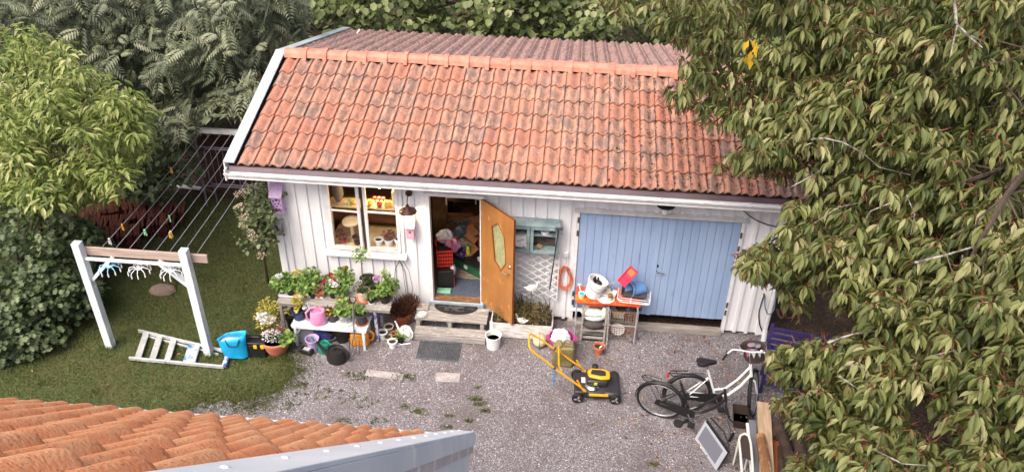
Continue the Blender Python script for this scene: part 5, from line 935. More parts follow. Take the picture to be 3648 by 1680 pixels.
log('long brown log beside the orange-brown plank', [G(*zl(1640, 450), .35), G(*zl(1740, 700), .35), G(*zl(1840, 1000), .33), G(*zl(1900, 1400), .3)], [.07, .075, .07, .07], BARK); log('thin dark log lying below the long brown one', [G(*zl(1690, 820), .2), G(*zl(1720, 1400), .2)], [.06, .06], BARK); log('short stub of log under the pale plank', [G(*zl(1580, 480), .3), G(*zl(1600, 680), .28)], [.08, .08], BARK); log('thick mossy log at the far side of the pile', [G(*zl(1760, 330), .25), G(*zl(1950, 700), .25), G(*zl(2050, 1100), .25)], [.09, .1, .09], BARK); log('dark log half hidden by cherry leaves', [G(*zl(1850, 420), .12), G(*zl(2050, 800), .12)], [.09, .09], BARK)
log('lower dark log holding up the planks', [G(*zl(1500, 600), .09), G(*zl(1560, 1300), .09)], [.085, .085], BARK); log('hidden lower log at the pile foot', [G(*zl(1750, 600), .08), G(*zl(1850, 1200), .08)], [.08, .08], BARK); log('log laid along the outside of the pile', [G(*zl(1330, 640), .1), G(*zl(1390, 1350), .1)], [.09, .09], BARK)
cf = thing('white_tube_frame', 'white bent tube frame with a dark canvas beside the timber', 'chair frame'); TB = P('tube_cream', '#d5d2c8', .4)
pts = [G(*zl(1130, 1400), .5), G(*zl(1095, 930), .5), G(*zl(1070, 700), .5), G(*zl(1095, 630), .5), G(*zl(1160, 605), .5), G(*zl(1220, 640), .5), G(*zl(1250, 760), .5), G(*zl(1270, 1000), .5), G(*zl(1290, 1400), .5)]
MB().tube([tuple(p) for p in pts], .017, 10).build('tube', TB, cf); MB().add([tuple(p-np.array([0, 0, .02])) for p in pts[1:8]], [tuple(range(7))]).build('canvas', P('canvas_dark', '#3a2d2b', .9), cf, smooth=0, solid=.006); MB().tube([tuple(G(*zl(1085, 940), .5)), tuple(G(*zl(1130, 900), .5))], .012, 6).build('clip', GALV, cf)
for p in (pts[2], pts[6]): MB().tube([tuple(p), (p[0], p[1], 0)], .014, 8).build('leg', TB, cf)
PUR = mat('purple_paint', '#2e2352', '#3a2d63', scale=5, rough=.6); a_ = G(*z6(1180, 610)); pbn = thing('purple_bench', 'dark purple slatted garden bench under the cherry tree', 'bench', (a_[0]+.45, a_[1]+.25, 0), -.2)
for i in range(4): y = -.2+i*.11; MB().box(-.5, y, .40, .55, y+.1, .425).build('seat_slat', PUR, pbn, bevel=.004)
for i in range(4): MB().box(-.5, .25+.02*i, .52+i*.1, .55, .272+.02*i, .60+i*.1).build('back_slat', PUR, pbn, bevel=.004)
for x in (-.48, .5):
    MB().box(x-.025, -.22, 0, x+.025, -.17, .62).build('leg', PUR, pbn); MB().beam((x, .22, 0), (x, .33, .95), .05, .045, (0, 1, 0)).build('leg', PUR, pbn); MB().box(x-.035, -.25, .621, x+.035, .25, .65).build('armrest', PUR, pbn, bevel=.004)
MB().box(-.47, -.21, .18, .5, -.185, .26).build('stretcher', PUR, pbn)
# ================================================================== drying frame, ladder, bag, toolbox
df = thing('drying_frame', 'white timber drying frame with a brown top beam on the lawn', 'drying frame', (-1.67, -1.45, 0)); PW = mat('post_white', '#d5dce0', '#c4ccd2', scale=4, rough=.6, c3='#e8ecee', s3=10, t3=.62); PZ = 2.04
for x in (-.82, .82): MB().box(x-.06, -.06, 0, x+.06, .06, PZ).build('post', PW, df, bevel=.005); MB().lathe([(.085, PZ+.0005), (.085, PZ+.004), (1e-6, PZ+.03)], 4, (x, 0, 0), rotz(math.pi/4)).build('post_cap', PW, df)
MB().box(-.9, .0605, 1.78, 1.12, .1, 1.92).build('beam', mat('beam_brown', '#a8968c', '#98857b', scale=3, st=(1, 8, 8), rough=.8), df, bevel=.004)
for s in (-1, 1): MB().beam((s*.76, .03, 1.36), (s*.36, .03, 1.78), .05, .09, (0, 1, 0)).build('brace', PW, df)
MB().box(-.759, -.02, 1.74, .759, .02, 1.779).build('rail', PW, df)
cl = thing('clothes_lines', 'eight taut grey drying lines running back from the white frame', 'drying lines')
for i in range(8):
    xa, xb = -2.15+.2085*i, -2.42+.205*i
    MB().tube([(xa, -1.37, 1.945), (xa*.7+xb*.3, -.1, 1.85), (xa*.35+xb*.65, 1.4, 1.76), (xb, 2.83, 1.73)], .006, 4).build('line', P('line_grey', '#7d7d86', .6), cl)
rf_ = thing('rear_line_post', 'thin lilac-grey steel posts with a white beam holding the line ends', 'line post', (-2.6, 2.87, 0)); PST = P('lilac_steel', '#6d6272', .5)
for x in (-.04, 2.0): MB().tube([(x, 0, 0), (x+.05, 0, 1.75)], .024, 8).build('post', PST, rf_)
MB().box(-.1, -.03, 1.70, 2.2, .03, 1.80).build('beam', TRIM, rf_)
gt = thing('steel_gate', 'tubular steel gate leaning at the rear line post', 'gate', (-2.55, 2.95, 0))
gp_ = [(.08, 0, .5), (.04, 0, .6), (.04, 0, 1.2), (.08, 0, 1.3), (1.0, 0, 1.3), (1.04, 0, 1.2), (1.04, 0, .6), (1.0, 0, .5)]; MB().tube(gp_, .016, 8, True).build('frame', PST, gt); MB().tube([(-.1, 0, 1.34), (1.2, 0, 1.34)], .014, 8).build('rail', PST, gt); MB().tube([(-.1, 0, .45), (1.2, 0, .45)], .018, 8).build('rail', PST, gt)
for i in range(7): x = .17+i*.125; MB().tube([(x, 0, .5), (x, 0, 1.3)], .008, 6).build('bar', PST, gt)
for x in (.1, 1.1): MB().tube([(x, 0, 0), (x, 0, .45)], .014, 6).build('foot', PST, gt)
solo('brick_wall', MB().box(-1.4, -.05, 0, 1.2, .05, 1.1), mat('old_red_board', '#4d2d24', '#38211b', scale=4, rough=.9, st=(1, 1, 4)), 'low dark red-brown board wall behind the steel gate', 'wall', loc=(-1.7, 3.9, 0)); solo('white_debris', MB().beam((0, 0, 0), (.7, -.1, .03), .1, .03), SW, 'broken white plank lying on the ground by the steel gate', 'plank', loc=tuple(G(280+710/2.156, 400+560/2.156, .03)))
for i, (px, py, c_) in enumerate(((340, 945, 'y'), (690, 440, 'y'), (670, 980, 'y'), (685, 830, 'g'), (550, 972, 'g'), (245, 1050, 'w'), (683, 972, 'w'))):
    q = W(280+px/2.156, 400+py/2.156, -1.45+(1090-py)/1090*4.6 if i not in (0, 2, 4, 5, 6) else -1.2+(1060-py)/1060*4.5)
    # nearest line at that depth
    f_ = (q[1]+1.37)/4.2; best = min(range(8), key=lambda k: abs((-2.15+.2085*k)*(1-f_)+(-2.42+.205*k)*f_-q[0])); xx = (-2.15+.2085*best)*(1-f_)+(-2.42+.205*best)*f_; zz = 1.945-.215*f_-.03*math.sin(math.pi*f_)
    nm = {'y': 'yellow', 'g': 'mint green', 'w': 'white'}[c_]; t = thing('clothes_peg', ['yellow clothes peg on the lines close to the outer white post', 'yellow clothes peg far along the outermost line', 'yellow clothes peg pair with a white peg near the beam', 'mint green clothes peg hanging over the dark tile heap edge', 'mint green clothes peg lying flat on a line near the beam', 'white clothes peg at the beam by the outer post', 'white clothes peg touching a yellow peg'][i], 'clothes peg', (xx, q[1], zz-.05), rnd.uniform(-1, 1), nm+' pegs on the lines'); m_ = P('peg_'+c_, {'y': '#e0a81c', 'g': '#8fd0a8', 'w': '#dcdcd8'}[c_], .4)
    for s in (-1, 1): MB().beam((s*.004, 0, .07), (s*.018, 0, -.04), .014, .018, (0, 1, 0)).build('jaw', m_, t)
def octopus(lab, x, m_, m2):
    t = thing('peg_hanger', lab, 'peg hanger', (x, -1.46, 1.74), 0, 'plastic peg hangers under the beam'); MB().tube([(0, 0, .0), (0, 0, -.08)], .006, 5).build('hook', m_, t); MB().lathe([(.03, -.11), (.045, -.09), (.02, -.07)], 10).build('hub', m_, t)
    for k in range(10):
        a = k*.628; c_, s_ = math.cos(a), math.sin(a); MB().tube([(.03*c_, .03*s_, -.09), (.08*c_, .08*s_, -.065), (.15*c_, .15*s_, -.09), (.165*c_, .165*s_, -.115)], .006, 5).build('arm', m_, t); MB().box(.16*c_-.007, .16*s_-.008, -.175, .16*c_+.007, .16*s_+.008, -.118).build('peg', m2, t)
octopus('pale blue round peg hanger under the beam', -2.08, P('hang_blue', '#8fc4e4', .4), TRIM); octopus('white round peg hanger between the braces', -1.62, P('hang_white', '#d8dcde', .4), TRIM); octopus('white round peg hanger near the shed-side post', -1.12, MATS['hang_white'], TRIM)
sp = thing('step_ladder', 'folded aluminium stepladder lying in the grass, splashed with blue paint', 'stepladder'); AL = mat('ladder_alu', '#c9cbcc', '#b5b7b9', scale=8, rough=.4, metal=.3, c3='#8a97a8', s3=12, t3=.68)
LA, LB_, LC, LD = [G(*z4(*q), .07) for q in ((580, 745), (1215, 895), (515, 938), (1180, 1000))]
MB().beam(tuple(LA), tuple(LB_), .03, .06).build('side_rail', AL, sp, bevel=.004); MB().beam(tuple(LC), tuple(LD), .03, .06).build('side_rail', AL, sp, bevel=.004)
for f_ in (.09, .245, .40):
    a, b = LA+(LB_-LA)*f_, LC+(LD-LC)*f_; MB().beam(tuple(a), tuple(b), .10, .03).build('tread', AL, sp, bevel=.004)
PAINTB = mat('paint_splash', '#a9b0b8', '#3d7ab0', scale=7, lo=.5, hi=.56, rough=.5); a, b = LA+(LB_-LA)*.63, LC+(LD-LC)*.63; MB().beam(tuple(a+(b-a)*.06), tuple(b-(b-a)*.06), .20, .025).build('platform', PAINTB, sp, bevel=.03)
MB().beam(tuple(LB_), tuple(LD), .07, .05).build('top_cap', mat('blue_splash', '#3a4a9a', '#c4c8d8', scale=14, lo=.45, hi=.55), sp, bevel=.01)
for (x0, x1) in ((.03, .9),): MB().beam(tuple(LA+(LB_-LA)*x0+[.06, -.05, -.045]), tuple(LA+(LB_-LA)*x1+[0, -.06, -.045]), .025, .03).build('rear_rail', AL, sp); MB().beam(tuple(LC+(LD-LC)*x0+[.06, .05, -.045]), tuple(LC+(LD-LC)*x1+[0, .06, -.045]), .025, .03).build('rear_rail', AL, sp)
q = G(*z4(1265, 955)); bg_ = thing('blue_shopping_bag', 'bright blue woven shopping bag standing open on the lawn', 'bag', (q[0]+.0, q[1]+.08, 0), .1); BB = mat('bag_blue', '#0f8fc4', '#1aa4d8', scale=5, rough=.45, bump=.8, bs=8)
mb = MB(); rows = []
for i, (w_, d_, z, lx) in enumerate(((.16, .06, 0, 0), (.19, .1, .06, .0), (.2, .1, .22, -.015), (.21, .095, .38, -.02), (.235, .09, .45, -.015))):
    rows.append([(lx+w_*math.copysign(abs(math.cos(t))**.6, math.cos(t))+.012*math.sin(4*t+i), d_*math.copysign(abs(math.sin(t))**.7, math.sin(t)), z+(.07*math.cos(t) if i == 4 else 0)+(.01*math.sin(3*t+i))) for t in np.linspace(0, 2*math.pi, 25)])
mb.rib(rows).build('body', BB, bg_, solid=.004); MB().prism([(x*.98, y*.95, .34) for x, y, z in rows[3][:-1]], (0, 0, .002)).build('contents', mat('silver_foil', '#9aa0ac', '#c4c8d0', scale=9, rough=.3, bump=.8), bg_)
for s in (-1, 1): MB().tube([(-.1, s*.09, .43), (-.06, s*.11, .32), (.07, s*.11, .32), (.12, s*.095, .45)], .008, 5).build('strap', IRON, bg_)
tb = thing('toolbox', 'black plastic toolbox with yellow latches on the lawn', 'toolbox', (-.08, -1.36, 0), .06)
MB().box(-.17, -.1, 0, .17, .1, .26).build('body', P('tool_black', '#1c191b', .5), tb, bevel=.015); MB().box(-.18, -.11, .2605, .18, .11, .32).build('lid', MATS['tool_black'], tb, bevel=.015); MB().tube([(-.08, 0, .32), (-.07, 0, .36), (.07, 0, .36), (.08, 0, .32)], .012, 6).build('handle', MATS['tool_black'], tb)
for x in (.03, .14): MB().box(x-.028, -.125, .22, x+.028, -.1105, .29).build('latch', P('latch_yellow', '#d8b420', .4), tb, bevel=.004)
# roof tile heap on the far lawn
OT = mat('old_heap_tile', '#6b3526', '#512a20', scale=7, rough=.9, rand=.25); hmesh = tile_mb(.3, .4, .04, .02).mesh('heap_tile', 40); hmesh.materials.append(OT)
hp = thing('roof_tile_heap', 'heap of old dark red roof tiles stacked at the hedge', 'tile heap', (-3.6, 1.5, 0)); 
for (cx, cy, n, rz) in ((-.75, .35, 18, .4), (-.35, -.05, 20, .25), (.05, -.35, 18, .35), (.1, .3, 18, .3), (.5, .55, 16, .2), (.45, .1, 16, .3), (-.2, .65, 16, .5), (-.9, .0, 14, .4)):
    for i in range(n):
        f_ = i/n; o = link('tile', hmesh, hp, loc=(cx+.62*(f_-.5)*math.cos(rz+1.57*0)+rnd.uniform(-.02, .02), cy+.62*(f_-.5)*math.sin(rz)+rnd.uniform(-.02, .02), .03), rot=(rnd.uniform(-.08, .08)+.12, -1.25+rnd.uniform(-.08, .08), rz+rnd.uniform(-.06, .06)))
# ================================================================== inside the shed: seen through the door
CARD = mat('cardboard', '#9a6844', '#8a5a3a', scale=4, rough=.85)
def carton(lab, loc, w_, d_, h_, rz, open_=True, rot=None):
    t = thing('cardboard_box', lab, 'box', loc, rz, 'cardboard boxes in the shed', rot)
    for q in ((-w_/2, -d_/2, w_/2, -d_/2+.006), (-w_/2, d_/2-.006, w_/2, d_/2), (-w_/2, -d_/2+.0061, -w_/2+.006, d_/2-.0061), (w_/2-.006, -d_/2+.0061, w_/2, d_/2-.0061)): MB().box(q[0], q[1], 0, q[2], q[3], h_).build('side', CARD, t)
    MB().box(-w_/2+.007, -d_/2+.007, 0, w_/2-.007, d_/2-.007, h_*.7).build('contents', mat('box_stuff', '#5d5a55', '#a9a49c', scale=18, rough=.8), t)
    if open_:
        for s in (-1, 1): MB().add([(-w_/2, s*d_/2, h_+.001), (w_/2, s*d_/2, h_+.001), (w_/2, s*(d_/2+.12), h_+.06), (-w_/2, s*(d_/2+.12), h_+.06)], [(0, 1, 2, 3)]).build('flap', CARD, t, solid=.005, smooth=0); MB().add([(s*w_/2, -d_/2, h_+.001), (s*w_/2, d_/2, h_+.001), (s*(w_/2+.12), d_/2, h_-.05), (s*(w_/2+.12), -d_/2, h_-.05)], [(0, 1, 2, 3)]).build('flap', CARD, t, solid=.005, smooth=0)
    return t
FZ = FL+.001
gc = thing('green_crate', 'dark green plastic storage crate with a black lid on the shed floor', 'crate', (3.15, .95, FZ), -.6); GRN = P('crate_green', '#1f5a38', .45)
MB().box(-.32, -.22, 0, .32, .22, .2).build('body', GRN, gc, bevel=.01); MB().box(-.34, -.24, .2005, .34, .24, .24).build('lid', IRON, gc, bevel=.008); MB().box(-.06, -.226, .08, .02, -.2205, .15).build('label_plate', TRIM, gc)
carton('large open cardboard box on top of the green crate', (3.3, 1.45, FZ+.25), .42, .36, .32, .5); carton('tilted cardboard box leaning on the green crate', (2.92, 1.25, FZ+.12), .34, .28, .26, -.7, True, (.35, .2, -.7)); carton('flat brown box at the back of the shed', (2.75, 1.9, FZ+.0), .5, .4, .4, .1, False); carton('box under the large open one', (3.3, 1.5, FZ), .4, .36, .24, .5, False)
sb = thing('spray_bottle', 'lime yellow bottle standing on the green crate', 'bottle', (3.03, .98, FZ+.242)); MB().lathe([(.035, 0), (.035, .15), (.015, .18), (.015, .2)], 14).build('body', P('lime_bottle', '#c4cc30', .4), sb); MB().lathe([(.02, .2), (.02, .24)], 10).build('cap', P('lime_cap', '#6d7a20', .5), sb); MB().box(-.025, -.0365, .05, .025, -.0355, .12).build('label_plate', P('yellow_lbl', '#d8c848', .5), sb)
solo('black_gadget', MB().box(-.08, -.05, 0, .08, .05, .06), MATS['grey_label'], 'grey and black gadget on the green crate', 'gadget', loc=(3.3, .85, FZ+.242), rot=(0, 0, .6), bevel=.01)
rb = thing('red_basket', 'red plastic shopping basket just inside the door', 'basket', (2.68, .55, FZ+.38), .2); RDB = P('basket_red', '#c42c1c', .4)
for z in np.linspace(0, .3, 5): MB().box(-.13, -.17, z, .13, -.16, z+.03).build('band', RDB, rb); MB().box(.125, -.159, z, .135, .17, z+.03).build('band', RDB, rb); MB().box(-.135, -.159, z, -.125, .17, z+.03).build('band', RDB, rb)
for x in np.linspace(-.13, .12, 7): MB().box(x, -.172, 0, x+.012, -.1605, .33).build('rib', RDB, rb)
MB().box(-.12, -.155, 0, .12, .17, .2).build('contents', IRON, rb); MB().tube([(-.14, 0, .33), (-.14, -.02, .45), (.14, -.02, .45), (.14, 0, .33)], .012, 6).build('handle', RDB, rb)
lb2 = thing('black_tote', 'black bin of bottles and foil under the red basket', 'bin', (2.7, .45, FZ), .2); MB().box(-.14, -.18, 0, .14, .2, .36).build('body', IRON, lb2, bevel=.01); MB().ball((.13, -.05, .3), (.06, .1, .1)).build('foil', MATS['silver_foil'], lb2); MB().box(.141, -.17, .02, .15, .1, .2).build('red_trim', RDB, lb2)
for lab, x, y, z, s, c_ in (('white plastic bag high inside the door', 2.66, .85, FZ+.55, .14, '#c4c6d0'), ('pink plastic bag behind the red basket', 2.78, .8, FZ+.42, .14, '#b87a9c'), ('violet plastic bag behind the green crate', 2.9, 1.0, FZ+.05, .15, '#3d2f6b'), ('blue-grey bag beside the tilted box', 2.85, 1.4, FZ+.3, .14, '#4a5a70')):
    plastic_bag('plastic_bag', lab, (x, y, z), (s, s*.8, s*1.0), mat('bag_'+c_[1:], c_, rough=.35, bump=.6, bs=9), int(x*100))
MB2 = mat('blue_mat', '#4d5566', '#414857', scale=30, rough=.95); solo('floor_mat', MB().box(-.38, -.25, 0, .42, .25, .012), MB2, 'slate blue mat on the floor inside the door', 'mat', loc=(2.98, .33, FZ)); solo('pink_rug', MB().box(-.45, -.25, 0, .42, .28, .008), mat('pink_rug', '#9a6f6b', '#8a605d', scale=12, rough=.95), 'faded pink rug beyond the blue mat', 'rug', loc=(3.05, .86, FZ)); solo('striped_rug', MB().box(-.3, -.12, 0, .3, .2, .007), mat('striped_rug', '#a89a88', '#6d5a4d', scale=6, st=(1, 14, 1), lo=.45, hi=.55), 'striped beige rug next to the green crate', 'rug', loc=(3.2, .7, FZ+.009))
solo('soap_tray', MB().box(-.12, -.06, 0, .12, .06, .05), P('mint_plastic', '#7fb89a', .4), 'mint green tray on the threshold corner', 'tray', loc=(2.72, .17, FZ), bevel=.01)
wc = thing('folding_chair', 'white tube folding chair with a pale seat in the shed', 'chair', (2.72, 2.15, FZ+.55), .15); MB().tube([(-.25, 0, 0), (-.25, 0, .55), (-.2, 0, .62), (.25, 0, .62), (.3, 0, .55), (.3, 0, 0)], .016, 8).build('frame', TRIM, wc); MB().box(-.24, -.02, .15, .26, -.005, .58).build('seat', P('seat_grey', '#b9b4b0', .6), wc); MB().tube([(.3, 0, .12), (.42, -.05, .1)], .012, 6).build('rung', TRIM, wc)
solo('oval_dish', MB().lathe([(.1, 0), (.2, .03), (.19, .035), (.13, .012), (.12, .016), (1e-6, .016)], 26, sy=.8), mat('brown_dish', '#6b4630', '#d0ccc8', scale=3, lo=.4, hi=.45), 'white-rimmed brown dish on the shelf in the shed', 'dish', loc=(3.25, 2.2, 1.55), rot=(.35, 0, 0))
shv = thing('storage_shelf', 'cluttered wooden shelf along the inside rear wall', 'shelf', (3.1, 2.6, FZ)); 
for z in (.55, 1.15, 1.7): MB().box(-.7, -.35, z, .9, .4, z+.025).build('board', WOODIN, shv)
for x in (-.68, .86): MB().box(x, -.34, 0, x+.04, .36, 2.0).build('upright', WOODIN, shv)
for i, (x, z, c_, w_, h_) in enumerate(((-.4, 1.726, '#a03020', .3, .16), (0, 1.726, '#c4b8a8', .5, .05), (.35, 1.726, '#3d2f28', .2, .25), (-.3, 1.176, '#6d4a35', .3, .3), (.1, 1.176, '#a06a40', .25, .2), (.55, 1.176, '#4d3a30', .3, .35), (-.35, .576, '#7a5a40', .4, .3), (.4, .576, '#5a4a48', .4, .35))): solo('stored_box', MB().box(-w_/2, -.14, 0, w_/2, .14, h_), P('sb%d' % i, c_, .7), ['red tool case on the top shelf', 'long pale roll on the top shelf', 'dark tin on the top shelf', 'brown carton on the middle shelf', 'tan carton on the middle shelf', 'dark carton on the middle shelf', 'brown chest on the lowest shelf', 'grey-brown chest on the lowest shelf'][i], 'box', 'things stored on the shed shelf', loc=(3.1+x, 2.5, FZ+z+.001), bevel=.01)
ws = thing('hoop_toy', 'white hoop with a red hub behind the open door', 'hoop', (3.48, .55, FZ+.42), rot=(.1, 0, 1.1)); MB().tube([(.3*math.cos(t), 0, .3*math.sin(t)) for t in np.linspace(0, 6.28, 33)[:-1]], .018, 8, True).build('ring', TRIM, ws); MB().lathe([(.05, -.03), (.05, .03)], 14, (0, 0, 0), Matrix.Rotation(math.pi/2, 4, 'X')).build('hub', RDB, ws)
# ---- behind the window: sill shelf, plants, plates, warm lamp
wsx = thing('window_shelf', 'pale shelf with knick-knacks across the shed window', 'shelf', (1.48, .22, 0)); 
MB().box(-.62, -.12, 1.96, .62, .14, 1.985).build('board', mat('cream_shelf', '#c4b08a', '#b59f78', scale=4), wsx); MB().box(-.65, -.16, 1.22, .65, .45, 1.25).build('board', MATS['cream_shelf'], wsx)
for x in (-.63, .63): MB().box(x-.015, -.1, 1.2505, x+.015, .1, 1.9595).build('upright', TRIM, wsx)
IW = lambda x, y, Y: tuple(W(*zw(x, y), Y))
def onS(x, z, y=.2): return (x, y, z)
pots_ = [('white_planter', 'white planter with a dark frilly plant behind the window', 1.83, .13, .075, .14, TRIM, LRED), ('white_cup', 'plain white pot at the window corner', 2.0, .13, .07, .16, TRIM, None), ('white_jug', 'white jug on the window shelf', 1.66, .13, .065, .12, TRIM, None), ('pink_pot', 'pink pot with a brown plant behind the window', 1.05, .13, .06, .09, P('pot_pink', '#c05a78', .5), LRED), ('dark_basket', 'dark brown basket standing behind the window', 1.3, .12, .07, .15, mat('dark_wicker', '#4d3a2c', '#352820', scale=30), None)]
for n_, lab, x, y, r_, h_, m_, lm in pots_: potted(n_, lab, (x, y, 1.251), r_, h_, m_, [((0, 0, h_+.06), (.1, .09, .09), 120, .04, lm)] if lm else (), group='pots behind the window', cat='pot')
pd = thing('pedestal_plate', 'round cream pedestal plate behind the left window sash', 'plate', (1.18, .28, 1.251)); MB().lathe([(.09, 0), (.03, .03), (.03, .28), (.08, .31), (.15, .325), (.15, .345), (1e-6, .34)], 26).build('plate', P('plate_cream', '#d8c8ac', .4), pd)
solo('tall_tin', MB().box(-.05, -.05, 0, .05, .05, .3), mat('floral_tin', '#d0c8b8', '#c9b060', scale=9, lo=.55, hi=.6), 'tall cream tin with yellow pattern on the window shelf', 'tin', loc=(1.98, .2, 1.986), bevel=.006)
solo('grey_vase', MB().lathe([(.04, 0), (.09, .12), (.08, .3), (.03, .4), (.04, .42)], 16), P('grey_vase', '#6d655f', .5), 'tall grey vase behind the left sash', 'vase', loc=(1.02, .25, 1.986))
cd_ = thing('red_candelabra', 'small red candle holder with three cups on the window shelf', 'candle holder', (1.72, .15, 1.986)); MB().ball((0, 0, .05), (.05, .05, .05)).build('base', P('candle_red', '#b03a28', .4), cd_)
for x in (-.07, 0, .07): MB().tube([(0, 0, .06), (x, 0, .1), (x, 0, .15)], .01, 6).build('arm', MATS['candle_red'], cd_); MB().lathe([(.02, .15), (.03, .18), (.02, .18)], 10, (x, 0, 0)).build('cup', MATS['candle_red'], cd_)
for i, (x, c_) in enumerate(((1.56, '#d8b84a'), (1.82, '#c9c060'), (1.88, '#d8a048'), (1.3, '#c4a860'), (1.22, '#a8b078'))): solo('ornament', MB().lathe([(.03, 0), (.04, .05), (.02, .09), (.03, .11)], 12), P('orn%d' % i, c_, .4), ['yellow cup at the window mullion', 'yellow-green vase beside the candle holder', 'amber bowl by the tall tin', 'straw coloured dish behind the left sash', 'green ring dish behind the left sash'][i], 'ornament', 'ornaments on the window shelf', loc=(x, .17, 1.986))
wpl = thing('glass_shade_lamp', 'frilled white glass lamp shade hanging inside the window', 'lamp', (1.72, .25, 2.4)); MB().lathe([(.03, .1), (.06, .08), (.13, -.02), (.12, -.02), (.05, .07)], 20).build('shade', P('shade_glass', '#d8d2c8', .3), wpl); MB().tube([(0, 0, .1), (0, 0, .35)], .005, 5).build('cord', IRON, wpl); MB().ball((0, 0, .0), .03, 10, 7).build('bulb', BULB, wpl)
il = bpy.data.lights.new('window_lamp_light', 'POINT'); il.energy = 14; il.color = (1, .68, .34); il.shadow_soft_size = .06; io = bpy.data.objects.new('window_lamp_light', il); C.objects.link(io); io.parent = wpl; io.location = (0, 0, -.05)
bl = thing('ceiling_bulb', 'bare warm bulb hanging inside the shed', 'lamp', (1.5, 1.2, 2.45)); MB().tube([(0, 0, .05), (0, 0, .3)], .005, 5).build('cord', IRON, bl); MB().ball((0, 0, 0), .035, 10, 8).build('bulb', BULB, bl)
il2 = bpy.data.lights.new('ceiling_bulb_light', 'POINT'); il2.energy = 22; il2.color = (1, .7, .38); il2.shadow_soft_size = .08; io2 = bpy.data.objects.new('ceiling_bulb_light', il2); C.objects.link(io2); io2.parent = bl; io2.location = (0, 0, -.08)
for i, (x, z, c_, s) in enumerate(((.9, 1.3, '#b08a48', .22), (1.3, 1.35, '#a0552c', .2), (1.75, 1.3, '#7a3a28', .26), (2.1, 1.3, '#c49a58', .2), (1.1, 2.0, '#c9a048', .2), (1.6, 2.0, '#8a5030', .22))): solo('stored_bundle', MB().ball((0, 0, s*.5), (s, s*.6, s*.5)), mat('bun%d' % i, c_, tuple(np.array(hx(c_)[:3])*.5), scale=6, rough=.8, bump=.6), ['straw bundle on the inner bench', 'rust cloth bundle on the inner bench', 'dark red bundle on the inner bench', 'tan bundle on the inner bench', 'golden bundle on the high inner shelf', 'brown bundle on the high inner shelf'][i], 'bundle', 'bundles inside the shed', loc=(x, 1.1, z+.001))
ib = thing('inner_bench', 'wooden bench with shelves inside the shed window', 'bench', (1.45, 1.1, FZ)); MB().box(-.9, -.3, .93, .9, .3, .975).build('board', WOODIN, ib); MB().box(-.9, -.2, 1.62, .9, .3, 1.665).build('board', WOODIN, ib)
for x in (-.88, .85): MB().box(x, -.2, 0, x+.04, .3, 1.95).build('upright', WOODIN, ib)
# ================================================================== vegetation
K = 3648/2575.
def spoly(poly, n, jit=0):
    pl = [(x*K, y*K) for x, y in poly]; a = np.array(pl); lo, hi = a.min(0), a.max(0); out = []
    tot = 0
    while tot < n:
        p = rng.uniform(lo, hi, (n*2, 2)); p = p[inpoly(p, pl)]; out.append(p); tot += len(p)
    return np.concatenate(out)[:n]
def pts3(px, d): # pixels + depth -> points
    x, y = px[:, 0], px[:, 1]; D = FW + np.outer((x-1824)/F, RT) + np.outer((840-y)/F, UP); return CAM + D*np.asarray(d)[:, None]
def lump(px, sc, seed):       # smooth lumpy field in [-1,1]
    r = np.random.default_rng(seed); v = np.zeros(len(px))
    for k in range(5):
        f = r.normal(size=2)/sc*(1+k*.4); v += np.sin(px @ f*2.2+r.uniform(0, 6))/(1+k*.3)
    return v/2.6
LCH = leafmat('cherry_leaf', ['#43502a', '#5b6636', '#757c46', '#969866', '#a8a57a'], .42, .5, .4)
LEL = leafmat('elder_leaf', ['#4d5f2c', '#667a3a', '#81914a', '#9ea664', '#b8b982'], .42)
LSU = leafmat('sumac_leaf', ['#3a4230', '#535c44', '#70775a', '#92957c'], .2, .45, .5)
LHZ = leafmat('hazel_leaf', ['#47552e', '#5d6b3c', '#788253', '#95986f'], .3)
LIV = leafmat('ivy_leaf', ['#2f3c26', '#435234', '#5b6a46', '#75805c'], .2, .5, .4)
LHY = leafmat('shrub_leaf', ['#38452c', '#4c5a3a', '#646e4c', '#7d7a5a'], .2)
BARKG = mat('lichen_bark', '#564d49', '#98948c', scale=14, lo=.45, hi=.6, rough=.95, world=True, bump=.6); BARKB = mat('brown_bark', '#4d4038', '#352c27', scale=8, rough=.95, world=True, bump=.8)
REDTW = P('red_petiole', '#7a4434', .7)
def cluster_leaves(c, n, spread, droop, ln, wr, rd=.9):
    """n leaves round each clump centre; returns P,D,N,L arrays"""
    m = len(c); cc = np.repeat(c, n, 0); d = rdir(m*n, .1); Pp = cc + d*spread*rng.random((m*n, 1))**.5*np.array([1, 1, .6])
    D = unit(d*np.array([1, 1, .4])+np.array([0, 0, -droop])+rdir(m*n)*.35); N = unit(np.array([0, 0, 1.])*.9+d*.5+rdir(m*n)*.35)
    return Pp, D, N, ln*rng.uniform(.65, 1.25, m*n)
def topx(P_):
    d = P_-CAM; z = d @ FW; return np.stack([1824+F*(d @ RT)/z, 840-F*(d @ UP)/z], 1)/K
def inside(P_, pls):
    q = topx(P_); r = np.zeros(len(q), bool)
    for pl in pls: r |= inpoly(q, pl)
    return r
